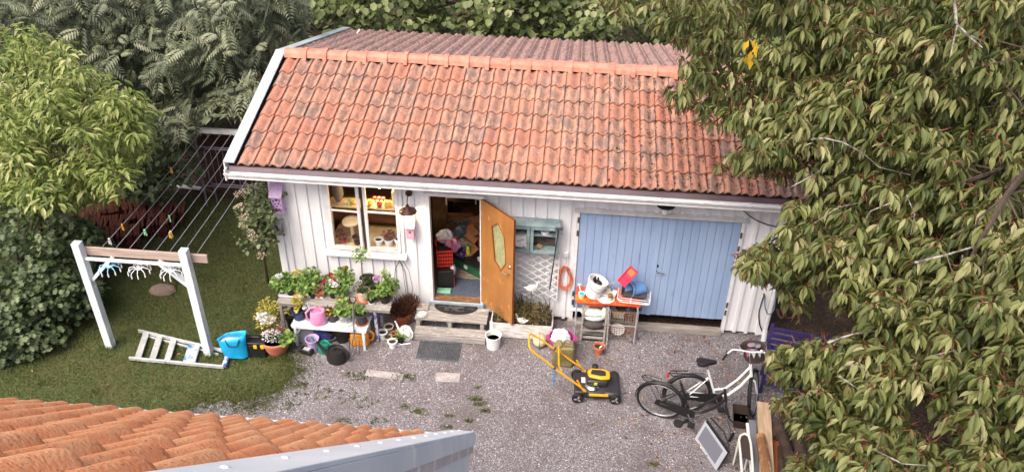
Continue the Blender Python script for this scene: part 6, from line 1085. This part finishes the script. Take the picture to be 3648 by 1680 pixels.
# ---------------------------------------------------------------- cherry tree
ch = thing('cherry_tree', 'big cherry tree with drooping green leaves overhanging the shed end', 'tree', (10.2, -3.2, 0))
off = np.array(ch.location)
def brmesh(paths, name, m_, parent, base=off, n=7):
    mb = MB()
    for pts, r0, r1 in paths:
        k = len(pts); mb.tube([tuple(np.array(p)-base) for p in pts], [r0+(r1-r0)*i/(k-1) for i in range(k)], n)
    return mb.build(name, m_, parent)
def dd(x, y): # crown front depth by display px
    return 9.0 - 2.2*np.clip((x-1700)/900, 0, 1) - .5*np.clip((y-500)/700, 0, 1)
polys = [  # display px outline, clumps, thickness
 ([(1500, -60), (1512, 22), (1560, 45), (1625, 62), (1690, 100), (1712, 160), (1695, 200), (1662, 232), (1652, 262), (1700, 282), (1790, 300), (1830, 332), (1905, 352), (1985, 350), (2000, 440), (2015, 482), (1985, 525), (2040, 560), (2120, 600), (2280, 640), (2420, 620), (2640, 640), (2640, -60)], 860, 2.6),
 ([(1778, 400), (1835, 392), (1900, 352), (1985, 345), (2000, 440), (1900, 428), (1835, 436)], 60, .6),
 ([(1830, 636), (1870, 620), (1950, 598), (1975, 520), (2060, 500), (2250, 580), (2240, 720), (2190, 800), (2110, 790), (2095, 705), (2040, 720), (2010, 800), (1965, 745), (1960, 700), (1905, 716), (1860, 680)], 240, 1.4),
 ([(2180, 600), (2640, 560), (2640, 900), (2440, 880), (2330, 960), (2200, 940), (2140, 860), (2200, 780)], 420, 2.2),
 ([(1925, 888), (1995, 865), (2130, 835), (2240, 860), (2330, 930), (2300, 1000), (2180, 1010), (2090, 1000), (2010, 950), (1942, 960)], 210, 1.0),
 ([(1932, 1012), (2010, 985), (2100, 1000), (2240, 1010), (2300, 1080), (2210, 1120), (2060, 1110), (2000, 1070)], 150, .9),
 ([(2380, 880), (2640, 840), (2640, 1240), (2500, 1230), (2420, 1100), (2340, 1010)], 290, 1.6),
 ([(1985, 1150), (2060, 1110), (2200, 1130), (2330, 1100), (2460, 1140), (2500, 1240), (1980, 1240)], 220, 1.0),
 ([(1930, 180), (2150, 180), (2150, 340), (1930, 340)], 70, 1.2)]
cen = []
for poly, n, th in polys:
    px = spoly(poly, n); d = dd(px[:, 0]/K, px[:, 1]/K) + .45*lump(px, 260, 3) + rng.random(n)**1.5*th; cen.append(pts3(px, d))
# crown continuing out of frame, round the trunk
px = spoly([(2640, -300), (3300, -200), (3300, 1300), (2640, 1240)], 260); cen.append(pts3(px, 7+rng.random(260)*3)); px = spoly([(1600, -60), (1700, -260), (2900, -300), (2640, -60)], 160); cen.append(pts3(px, 7.5+rng.random(160)*2.5))
cen = np.concatenate(cen); cen = cen[inside(cen, [p_[0] for p_ in polys]+[[(2640, -400), (3400, -300), (3400, 1400), (2560, 1300)], [(1500, -60), (1600, -400), (3000, -500), (2640, -60)]])]
cen = np.concatenate([cen, cen+rng.normal(size=cen.shape)*.16]); cen = cen[inside(cen, [p_[0] for p_ in polys]+[[(2640, -400), (3400, -300), (3400, 1400), (2560, 1300)], [(1500, -60), (1600, -400), (3000, -500), (2640, -60)]])]
Pp, D, N, L = cluster_leaves(cen, 12, .07, .95, .14, .33)
tint0 = np.repeat(rng.normal(.45, .2, len(cen)), 12)
edge = [[(2640, -400), (3400, -300), (3400, 1400), (2560, 1300)], [(1500, -60), (1600, -400), (3000, -500), (2640, -60)]]
ok = inside(Pp+D*(L*.6)[:, None]+np.repeat(rng.normal(0, .07, cen.shape), 12, 0), [p_[0] for p_ in polys]+edge); Pp, D, N, L, tint0 = Pp[ok], D[ok], N[ok], L[ok]*rng.uniform(.75, 1.15, ok.sum()), tint0[ok]
tint = np.clip(tint0+rng.normal(0, .15, len(Pp)), 0, 1)
dist = np.linalg.norm(Pp-CAM, axis=1); order = np.argsort(dist); vis = [i for i in order[:4000:14]][:280]
msk = np.ones(len(Pp), bool); msk[vis] = False
crown = leaves('crown', Pp[msk]-off, D[msk], N[msk], L[msk], .33, LCH, ch, 'oval', tint[msk], 'stuff')
T_, Fc_ = TL['oval']; lms = []
for k in range(5):
    me = bpy.data.meshes.new('leaf'); me.from_pydata([(float(a), float(b*.33), float(c_)) for a, b, c_ in T_], [], [tuple(map(int, f)) for f in Fc_]); me.materials.append(LCH); at = me.attributes.new('tint', 'FLOAT', 'POINT'); at.data.foreach_set('value', [k/5+.1]*len(T_)); lms.append(me)
for i in vis:
    o = link('leaf', lms[i % 5], ch); s_ = unit(np.cross(N[i], D[i])[None])[0]; n2 = np.cross(D[i], s_); Mx = Matrix(((D[i][0], s_[0], n2[0], 0), (D[i][1], s_[1], n2[1], 0), (D[i][2], s_[2], n2[2], 0), (0, 0, 0, 1)))
    o.matrix_local = Matrix.Translation(Pp[i]-off) @ Mx @ Matrix.Scale(float(L[i]), 4)
# petioles: short red stalks at each clump
n = len(cen)*4; d = unit(rdir(n, -.2)+[0, 0, -.3]); leaves('leaf_stalks', np.repeat(cen, 4, 0)-off, d, rdir(n), rng.uniform(.08, .15, n), .04, REDTW, ch, 'leaf', None, 'stuff')
trunk = [np.array(p) for p in ((10.2, -3.2, 0), (10.15, -3.2, 1.5), (10.0, -3.3, 3), (9.7, -3.5, 4.6), (9.5, -3.7, 6.2), (9.4, -3.9, 7.8))]
brmesh([(trunk, .2, .06)], 'trunk', BARKB, ch)
paths = []
prim = []
for i in rng.integers(0, len(cen), 16):
    h_ = rng.uniform(1.6, 4.6); k_ = int(h_); t = trunk[k_]*(1-(h_-k_))+trunk[k_+1]*(h_-k_); c_ = cen[i]; pp = [t, t*.7+c_*.3+rng.normal(size=3)*.12+[0, 0, .25], t*.35+c_*.65+rng.normal(size=3)*.12+[0, 0, .15], c_]; paths.append((pp, .05, .012)); prim += pp[1:3]
prim = np.array(prim); use_ = np.zeros(len(prim))
for i in range(0, len(cen), 9):
    c_ = cen[i]; dq = np.linalg.norm(prim-c_, axis=1)+use_*.12; k_ = np.argmin(dq); t = prim[k_]; use_[k_] += 1
    if np.linalg.norm(t-c_) < 1.1 and use_[k_] < 6: paths.append(([t, (t+c_)/2+rng.normal(size=3)*.08+[0, 0, .08], c_], .014, .004))
brmesh(paths, 'limbs', BARKB, ch, n=5)
def dpath(pts, dep): return [DP(x*K, y*K, dep+.0*i) for i, (x, y) in enumerate(pts)]
tw = []
for pts, dep, r_ in (([(2040, 350), (2075, 348), (2120, 358), (2170, 385), (2210, 420), (2290, 440)], 7.3, .022), ([(2070, 350), (2068, 375)], 7.3, .008), ([(2095, 352), (2096, 380)], 7.3, .008), ([(2120, 358), (2115, 385)], 7.3, .008), ([(2160, 380), (2165, 400)], 7.3, .008), ([(2080, 862), (2110, 850), (2150, 838), (2210, 830)], 7.0, .025), ([(2095, 868), (2115, 846)], 7.0, .01), ([(2170, 895), (2190, 905), (2240, 890)], 7.0, .022), ([(2120, 920), (2155, 915), (2180, 935), (2178, 965)], 6.8, .014), ([(2110, 945), (2155, 975), (2190, 1002)], 6.8, .015), ([(2400, 0), (2405, 60), (2440, 95), (2470, 120)], 6.2, .03), ([(2408, 60), (2390, 140)], 6.2, .02), ([(2440, 90), (2475, 105)], 6.2, .015), ([(2340, 895), (2400, 880), (2420, 905)], 6.4, .018), ([(2300, 660), (2380, 640), (2450, 620), (2560, 590)], 6.6, .025), ([(2420, 640), (2425, 720)], 6.6, .012), ([(2480, 618), (2470, 690)], 6.6, .012), ([(2380, 640), (2400, 700)], 6.6, .012), ([(2240, 510), (2190, 530), (2170, 560)], 6.9, .012), ([(2280, 490), (2300, 540), (2290, 590)], 6.8, .012), ([(1920, 400), (1960, 385), (2010, 378)], 8.3, .014), ([(2050, 560), (2110, 520), (2160, 510)], 7.4, .012), ([(2230, 760), (2240, 800), (2300, 770)], 6.9, .013), ([(2200, 1130), (2270, 1165), (2350, 1170)], 6.3, .015), ([(1990, 470), (2080, 420), (2130, 440)], 7.6, .012)):
    tw.append((dpath(pts, dep+.4), r_*.5, r_*.18))
for q_ in tw: brmesh([q_], 'lichen_branch', BARKG, ch, n=6)
# yellowed leaves
c_ = DP(1885*K, 120*K, 7.4); leaves('yellow_leaves', np.tile(c_, (7, 1))+rng.normal(size=(7, 3))*.04-off, unit(rdir(7)*.4+[0, 0, -1]), rdir(7), .11, .45, leafmat('autumn_leaf', ['#c99a1c', '#e0b830']), ch)
# ---------------------------------------------------------------- generic tree built of clumps
def tree(name, label, base, poly, n, depth, th, per, spread, droop, ln, wr, m_, tmpl='leaf', lumps=(300, 5, .6), cat='tree', tr=.07, toph=None, mu=.45, group=None, extra=None, clump=32, pts=None):
    t = thing(name, label, cat, base, 0, group); b = np.array(base)
    n0 = max(8, n//6); px0 = spoly(poly, n0); px = np.repeat(px0, 6, 0)+rng.normal(size=(n0*6, 2))*clump; n = len(px)
    d = (depth(px[:, 0]/K, px[:, 1]/K) if callable(depth) else depth) + lumps[2]*lump(px, lumps[0], lumps[1]) + np.repeat(rng.random(n0)**1.2*th, 6)+rng.random(n)*.4; c = pts3(px, d)
    if pts is not None: c = pts
    if extra is not None: c = np.concatenate([c, extra])
    c = c[c[:, 2] > .12]
    Pp, D, N, L = cluster_leaves(c, per, spread, droop, ln, wr); Pp[:, 2] = np.maximum(Pp[:, 2], .03)
    tint = np.clip(np.repeat(rng.normal(mu, .2, len(c)), per)+rng.normal(0, .15, len(Pp)), 0, 1)
    ok = inside(Pp+D*(L*.6)[:, None]+np.repeat(rng.normal(0, .12, c.shape), per, 0), [poly]); Pp, D, N, L, tint = Pp[ok], D[ok], N[ok], L[ok], tint[ok]
    leaves('crown', Pp-b, D, N, L, wr, m_, t, tmpl, tint, 'stuff')
    top = toph or float(np.percentile(c[:, 2], 80)); cx, cy = np.median(c[:, 0]), np.median(c[:, 1]); tk = [b, b+(np.array([cx, cy, top*.5])-b)*np.array([.3, .3, 1]), np.array([cx, cy, top])]
    brmesh([(tk, tr, tr*.4)], 'trunk', BARKB, t, b); ps = []
    for i in range(0, len(c), max(1, len(c)//26)): ps.append(([tk[1]*.6+tk[2]*.4, (tk[1]*.3+tk[2]*.3+c[i]*.4)+np.array([0, 0, .1]), c[i]], tr*.3, .006))
    brmesh(ps, 'limbs', BARKB, t, b, 5); return t, c
# fronds for the sumac trees
def fronds(name, c, parent, base, m_, ln=.5, pairs=9, poly=None):
    n = len(c); dirs = rdir(n, -.15); dirs[:, 1] -= .35; dirs = unit(dirs); k = pairs*2+1
    f = np.linspace(.12, 1, pairs); sag = np.array([0, 0, -1.]); N0 = unit(np.array([0, -.3, 1.])+rdir(n)*.25); Sd = unit(np.cross(N0, dirs)); PP, DD, NN, LL, TT = [], [], [], [], []
    L0 = ln*rng.uniform(.7, 1.2, n); tn = np.clip(rng.normal(.5, .22, n), 0, 1)
    for q in f:
        p = c + dirs*(L0*q)[:, None] + sag*(L0*.45*q*q)[:, None]; w_ = (.33*math.sin(math.pi*(.15+.8*q))+.06)
        for s in (-1, 1):
            PP.append(p); DD.append(unit(Sd*s+dirs*.45+sag*.35)); NN.append(N0); LL.append(L0*w_); TT.append(tn)
    Pp, D, N, L, Tn = map(np.concatenate, (PP, DD, NN, LL, TT)); ok = inside(Pp, [poly]); Pp, D, N, L, Tn = Pp[ok], D[ok], N[ok], L[ok], Tn[ok]; leaves(name, Pp-base, D, N, L, .30, m_, parent, 'leaf', np.clip(Tn+rng.normal(0, .08, len(Tn)), 0, 1), 'stuff')
    leaves('rachis', c-base, unit(dirs+sag*.25), Sd, L0, .03, m_, parent, 'leaf', None, 'stuff')
def sumac(label, base, poly, n, depth, th, seed, ln=.42):
    t = thing('sumac_tree', label, 'tree', base, 0, 'feathery trees behind the lawn'); b = np.array(base)
    n = int(n*1.6); px = spoly(poly, n); d = depth + .8*lump(px, 300, seed) + rng.random(n)**1.4*th; c = pts3(px, d); c = c[c[:, 2] > .5]; fronds('crown', c, t, b, LSU, ln, poly=poly)
    cx, cy = np.median(c[:, 0]), np.median(c[:, 1]); top = float(np.percentile(c[:, 2], 70)); tk = [b, np.array([b[0]*.7+cx*.3, b[1]*.7+cy*.3, top*.5]), np.array([cx, cy, top])]; brmesh([(tk, .09, .04)], 'trunk', BARKB, t, b); brmesh([([tk[1], (tk[1]+c[i])/2+np.array([0, 0, .2]), c[i]], .03, .008) for i in range(0, len(c), max(1, len(c)//24))], 'limbs', BARKB, t, b, 5)
sumac('grey-green feathery leafed tree behind the yellow-green shrub', (-5.2, 5.5, 0), [(-60, -80), (420, -80), (430, 180), (330, 215), (215, 180), (80, 60), (-60, 60)], 420, 15.5, 2.2, 21)
sumac('grey-green feathery leafed tree nearest the shed gable', (-2.2, 6.5, 0), [(380, -80), (770, -80), (780, 40), (760, 100), (700, 110), (655, 200), (600, 230), (520, 250), (440, 265), (350, 200), (380, 60)], 520, 15.8, 2.2, 22)
sumac('lower feathery branches hanging over the steel gate', (-4.0, 4.2, 0), [(400, 270), (500, 250), (560, 215), (650, 200), (655, 250), (600, 290), (520, 300), (505, 312), (490, 345), (440, 355), (400, 330)], 140, 15.9, 1.4, 23, .5)
tree('elder_shrub', 'bright yellow-green leafy shrub beside the drying lines', (-5.2, 1.2, 0), [(-60, 60), (60, 80), (170, 110), (190, 170), (290, 200), (330, 250), (400, 270), (408, 330), (330, 440), (300, 470), (240, 520), (100, 540), (-60, 500)], 640, lambda x, y: 12.4+.0*x, 2.2, 15, .26, .4, .15, .36, LEL, 'oval', (170, 8, .9), tr=.05, mu=.55, cat='shrub')
tree('hazel_tree', 'light green round-leafed tree behind the shed roof', (2.5, 9.5, 0), [(740, -120), (1560, -120), (1540, 60), (1500, 78), (1380, 95), (1290, 88), (1210, 95), (1120, 80), (1020, 70), (940, 70), (860, 62), (770, 80)], 560, 18.6, 2.2, 9, .3, .7, .17, .8, LHZ, 'round', (300, 31, .7), tr=.12, mu=.5)
tree('hazel_tree', 'round-leafed tree behind the cherry and the shed roof', (7.5, 9.5, 0), [(1480, -120), (2200, -120), (2200, 120), (1900, 130), (1700, 110), (1560, 100), (1500, 80)], 330, 18.6, 2.2, 9, .3, .7, .17, .8, LHZ, 'round', (300, 33, .7), tr=.12, mu=.45)
hpoly = [(-80, 470), (90, 520), (180, 540), (250, 580), (262, 620), (225, 640), (240, 720), (238, 800), (205, 860), (110, 905), (60, 925), (-80, 990)]
n = 1500; f_ = rng.random(n); A_, B_, C_ = np.array([-4.6, -3.0]), np.array([-3.0, -1.15]), np.array([-3.5, .9]); bl_ = np.where((f_ < .5)[:, None], A_+(B_-A_)*(f_*2)[:, None], B_+(C_-B_)*((f_-.5)*2)[:, None]); inn = rng.random(n)**1.5*1.5; zz_ = rng.random(n)**.8*(1.0+.5*inn+.5*np.sin(f_*17)+.35*np.sin(f_*41)); hpts = np.stack([bl_[:, 0]-inn*.9+.2*np.sin(zz_*5+f_*20), bl_[:, 1]+inn*.25, zz_+.05], 1)
tree('ivy_hedge', 'dark green ivy-leaved hedge along the edge of the lawn', (-4.4, -.6, 0), hpoly, 600, 12, .9, 9, .16, .55, .085, .85, LIV, 'lobe', (200, 41, .35), tr=.05, mu=.5, cat='hedge', toph=1.2, pts=hpts)
tree('flowering_shrub', 'dark leafy shrub with faded flower heads at the shed corner', (-.55, .5, 0), [(600, 480), (640, 455), (680, 455), (692, 560), (700, 640), (640, 650), (615, 600), (608, 520)], 170, 12.9, .7, 11, .13, .45, .07, .7, LHY, 'round', (150, 51, .25), tr=.03, mu=.45, cat='shrub', toph=1.2)
sh = [o for o in C.objects if o.name.startswith('flowering_shrub')][0]
for x, y in ((605, 520), (615, 545), (628, 585), (640, 600), (618, 480), (655, 640), (600, 490)): bloom(sh, DP(x*K, y*K, 12.75)-np.array(sh.location), .07, 45, leafmat('faded_flower', ['#8f7d68', '#b0a08c', '#c9bfae']) if 'faded_flower' not in MATS else MATS['faded_flower'], .022, 'flower_head')
tree('laurel_bush', 'dark broad-leaved bush between the elder shrub and the gate', (-4.6, 3.6, 0), [(330, 400), (420, 340), (470, 330), (500, 400), (490, 460), (430, 470), (400, 520), (330, 500), (300, 470)], 130, 15.6, 1.0, 9, .2, .4, .14, .6, LIV, 'round', (150, 61, .3), tr=.04, mu=.5, cat='bush', toph=1.2)
# undergrowth that closes the view behind everything
def thicket(name, label, c, m_, ln, tmpl, wr, base, cat='thicket'):
    t = thing(name, label, cat, base); Pp, D, N, L = cluster_leaves(c, 8, .35, .5, ln, wr); Pp[:, 2] = np.maximum(Pp[:, 2], .03); leaves('foliage', Pp-np.array(base), D, N, L, wr, m_, t, tmpl, np.clip(rng.normal(.3, .2, len(Pp)), 0, 1), 'stuff'); return t
def boxpts(n, x, y, z): return np.stack([rng.uniform(*x, n), rng.uniform(*y, n), rng.uniform(*z, n)], 1)
thicket('rear_thicket', 'dark undergrowth in the shade behind the shed', boxpts(1500, (-12, 18), (9.5, 14), (.1, 3.2)), LHZ, .2, 'round', .8, (3, 11.5, 0))
thicket('side_thicket', 'dark undergrowth behind the drying lines', boxpts(700, (-13, -3.2), (4.3, 9), (.1, 2.2)), LIV, .16, 'round', .7, (-7, 6, 0))
thicket('hedge_thicket', 'shaded growth beyond the ivy hedge', boxpts(500, (-11, -5.6), (-4, 4), (.1, 2.0)), LIV, .16, 'lobe', .8, (-8, 0, 0))
thicket('right_thicket', 'shaded green growth beyond the cherry tree', boxpts(650, (10.5, 18), (-5, 9), (.1, 1.6)), LHZ, .17, 'round', .8, (13, 1, 0))
# ---------------------------------------------------------------- grass, weeds, fallen leaves
GR = leafmat('grass_blade', ['#353f23', '#49542e', '#5e673b', '#75744a'], .2, .7, .2)
n = 110000; p = np.stack([rng.uniform(-5.5, .75, n), rng.uniform(-4.2, 3.2, n)], 1); p = p[inpoly(p+rng.normal(0, .03, p.shape), LAWN)]; p = p[(p[:, 0] < -.02) | (p[:, 1] < -.7)]; n = len(p)
tn = np.clip(.5+.3*lump(p, .9, 71)+rng.normal(0, .2, n), 0, 1)
tag(leaves('lawn_grass', np.c_[p, np.full(n, .006)], unit(rdir(n)*.75+[0, 0, 1]), rdir(n), rng.uniform(.03, .065, n), .16, GR, None, 'blade', tn, 'stuff'), 'short olive green grass covering the lawn', 'grass')
n = 9000; i_ = rng.integers(0, len(LAWN), n); bp0 = np.array(LAWN)[i_]; ok = (bp0[:, 0] > -1.3) & (bp0[:, 1] < -.75) & (bp0[:, 1] > -3.3); bp0 = bp0[ok]; n = len(bp0); tuft = rng.normal(size=(400, 2))*.16; bp0 = bp0+tuft[rng.integers(0, 400, n)]+rng.normal(size=(n, 2))*.02
tag(leaves('edge_grass', np.c_[bp0, np.full(n, .006)], unit(rdir(n)*.8+[0, 0, 1]), rdir(n), rng.uniform(.03, .08, n), .14, GR, None, 'blade', None, 'stuff'), 'ragged tufts of grass along the gravel edge', 'grass')
tf = np.array([(-2.49, -1.52), (-2.42, -1.5), (-2.56, -1.47), (-.85, -1.52), (-.78, -1.5), (-1.4, -1.75), (-1.9, -1.75), (-2.1, -1.2), (.05, -1.5), (.2, -1.5), (-.3, -1.6), (.35, -1.45), (-3.2, -1.6), (-3.4, -1.9), (-2.9, -1.0), (-2.95, -.4), (-1.2, -2.3), (-2.2, -2.5), (-3.1, -2.4), (-.2, -2.2), (-1.7, .4), (-.9, .2), (-2.2, .3), (-1.4, 1.4)]); tf = np.repeat(tf, 45, 0)+rng.normal(size=(len(tf)*45, 2))*.05; n = len(tf)
tag(leaves('grass_tufts', np.c_[tf, np.full(n, .006)], unit(rdir(n)*.6+[0, 0, 1]), rdir(n), rng.uniform(.06, .13, n), .1, GR, None, 'blade', np.clip(rng.normal(.6, .2, n), 0, 1), 'stuff'), 'longer grass tufts left round posts and ladder', 'grass')
WD_ = leafmat('weed_leaf', ['#3d4a24', '#556130', '#6d713f'], .2)
wc_ = []
for x, y, r_, k in ((1280, 1340, .16, 50), (1440, 1345, .14, 60), (1070, 1320, .07, 30), (1690, 1420, .08, 36), (1710, 1440, .06, 25), (1730, 1465, .06, 25), (1280, 1430, .2, 34), (1200, 1400, .2, 30), (1100, 1400, .25, 40), (1000, 1440, .2, 40), (1500, 1470, .1, 22), (1440, 1450, .05, 14), (1480, 1465, .06, 18), (1590, 1520, .06, 16), (1670, 1500, .05, 16), (2325, 1655, .05, 16), (900, 1450, .2, 50), (1060, 1370, .1, 40), (1230, 1500, .12, 20), (1350, 1500, .1, 18), (1600, 1480, .05, 14), (1700, 1380, .04, 12)):
    q = G(x, y); a_ = rng.uniform(0, 6.28, k); rr = rng.random(k)**.6*r_; wc_.append(np.stack([q[0]+rr*np.cos(a_)*1.6, q[1]+rr*np.sin(a_)*.7, np.full(k, .006)], 1))
wc_ = np.concatenate(wc_); wc_ = np.repeat(wc_, 5, 0)+rng.normal(0, .012, (len(wc_)*5, 3))*[1, 1, 0]; n = len(wc_)
tag(leaves('gravel_weeds', wc_, unit(rdir(n)*1.1+[0, 0, .8]), rdir(n, 1), rng.uniform(.02, .05, n), .3, WD_, None, 'leaf', None, 'stuff'), 'small weeds and tufts growing through the gravel', 'weeds')
LIT = leafmat('litter_leaf', ['#4a2f24', '#6b4230', '#8f5a38', '#b09a6a'], .1, .8, .2)
n = 900; p = np.stack([rng.uniform(5.2, 9.3, n), rng.uniform(-3.4, -.15, n)], 1); p = p[rng.random(len(p)) < np.clip((p[:, 0]-5)/3.2, .05, 1)]; q = np.stack([rng.uniform(-4.5, .4, 150), rng.uniform(-3, 2.5, 150)], 1); p = np.r_[p, q]; n = len(p)
tag(leaves('fallen_leaves', np.c_[p, np.full(n, .02)], rdir(n)*[1, 1, .15], unit(rdir(n)*.25+[0, 0, 1]), rng.uniform(.03, .075, n), .5, LIT, None, 'leaf', None, 'stuff'), 'brown fallen leaves scattered on gravel and lawn', 'fallen leaves')
# litter caught in the roof tile channels under the cherry
n = 5200; k_ = rng.integers(20, 36, n); fr_ = np.where(rng.random(n) < .5, .02, .62)+rng.normal(0, .05, n); xx = X0+TW*(k_+fr_); s_ = rng.uniform(.05, 2.6, n); keep = rng.random(n) < np.clip((xx-4.6)/2.4, 0, 1); xx, s_ = xx[keep], s_[keep]; n = len(xx)
nm_ = np.array([0, -math.sin(SL), math.cos(SL)]); Pp = np.stack([xx, EY+s_*math.cos(SL), EZ+s_*math.sin(SL)+.022], 1)
leaves('leaf_litter', Pp, rdir(n)*[1, 1, .3], unit(nm_+rdir(n)*.3), rng.uniform(.02, .05, n), .5, leafmat('roof_litter', ['#2c1c16', '#44291e', '#5d3826', '#7a4c30'], .05, .9, .1), shed, 'leaf', None, 'stuff')
# pebbles
n = 5000; p = np.stack([rng.uniform(-.6, 8.6, n), rng.uniform(-4.2, -.1, n)], 1); ok = ~inpoly(p, LAWN); p = p[ok]; n = len(p); oc = np.array([(1, 0, 0), (0, 1, 0), (-1, 0, 0), (0, -1, 0), (0, 0, .7), (0, 0, -.3)]); of = np.array([(0, 1, 4), (1, 2, 4), (2, 3, 4), (3, 0, 4)]); sz = rng.uniform(.006, .016, n); rt_ = rng.uniform(0, 6.28, n); cs, sn = np.cos(rt_), np.sin(rt_)
V = np.stack([oc[None, :, 0]*cs[:, None]-oc[None, :, 1]*sn[:, None]*.7, oc[None, :, 0]*sn[:, None]+oc[None, :, 1]*cs[:, None]*.7, np.tile(oc[:, 2], (n, 1))], 2)*sz[:, None, None]+np.c_[p, np.full(n, .006)][:, None]
tag(np_mesh('gravel_stones', V, (of[None]+(np.arange(n)*6)[:, None, None]).reshape(-1, 3), leafmat('pebble', ['#5a5052', '#85797d', '#a39a9d', '#d5cfd2'], 0, .9, .2), None, np.repeat(rng.random(n), 6), 'stuff'), 'loose coarse gravel stones on the yard', 'gravel')
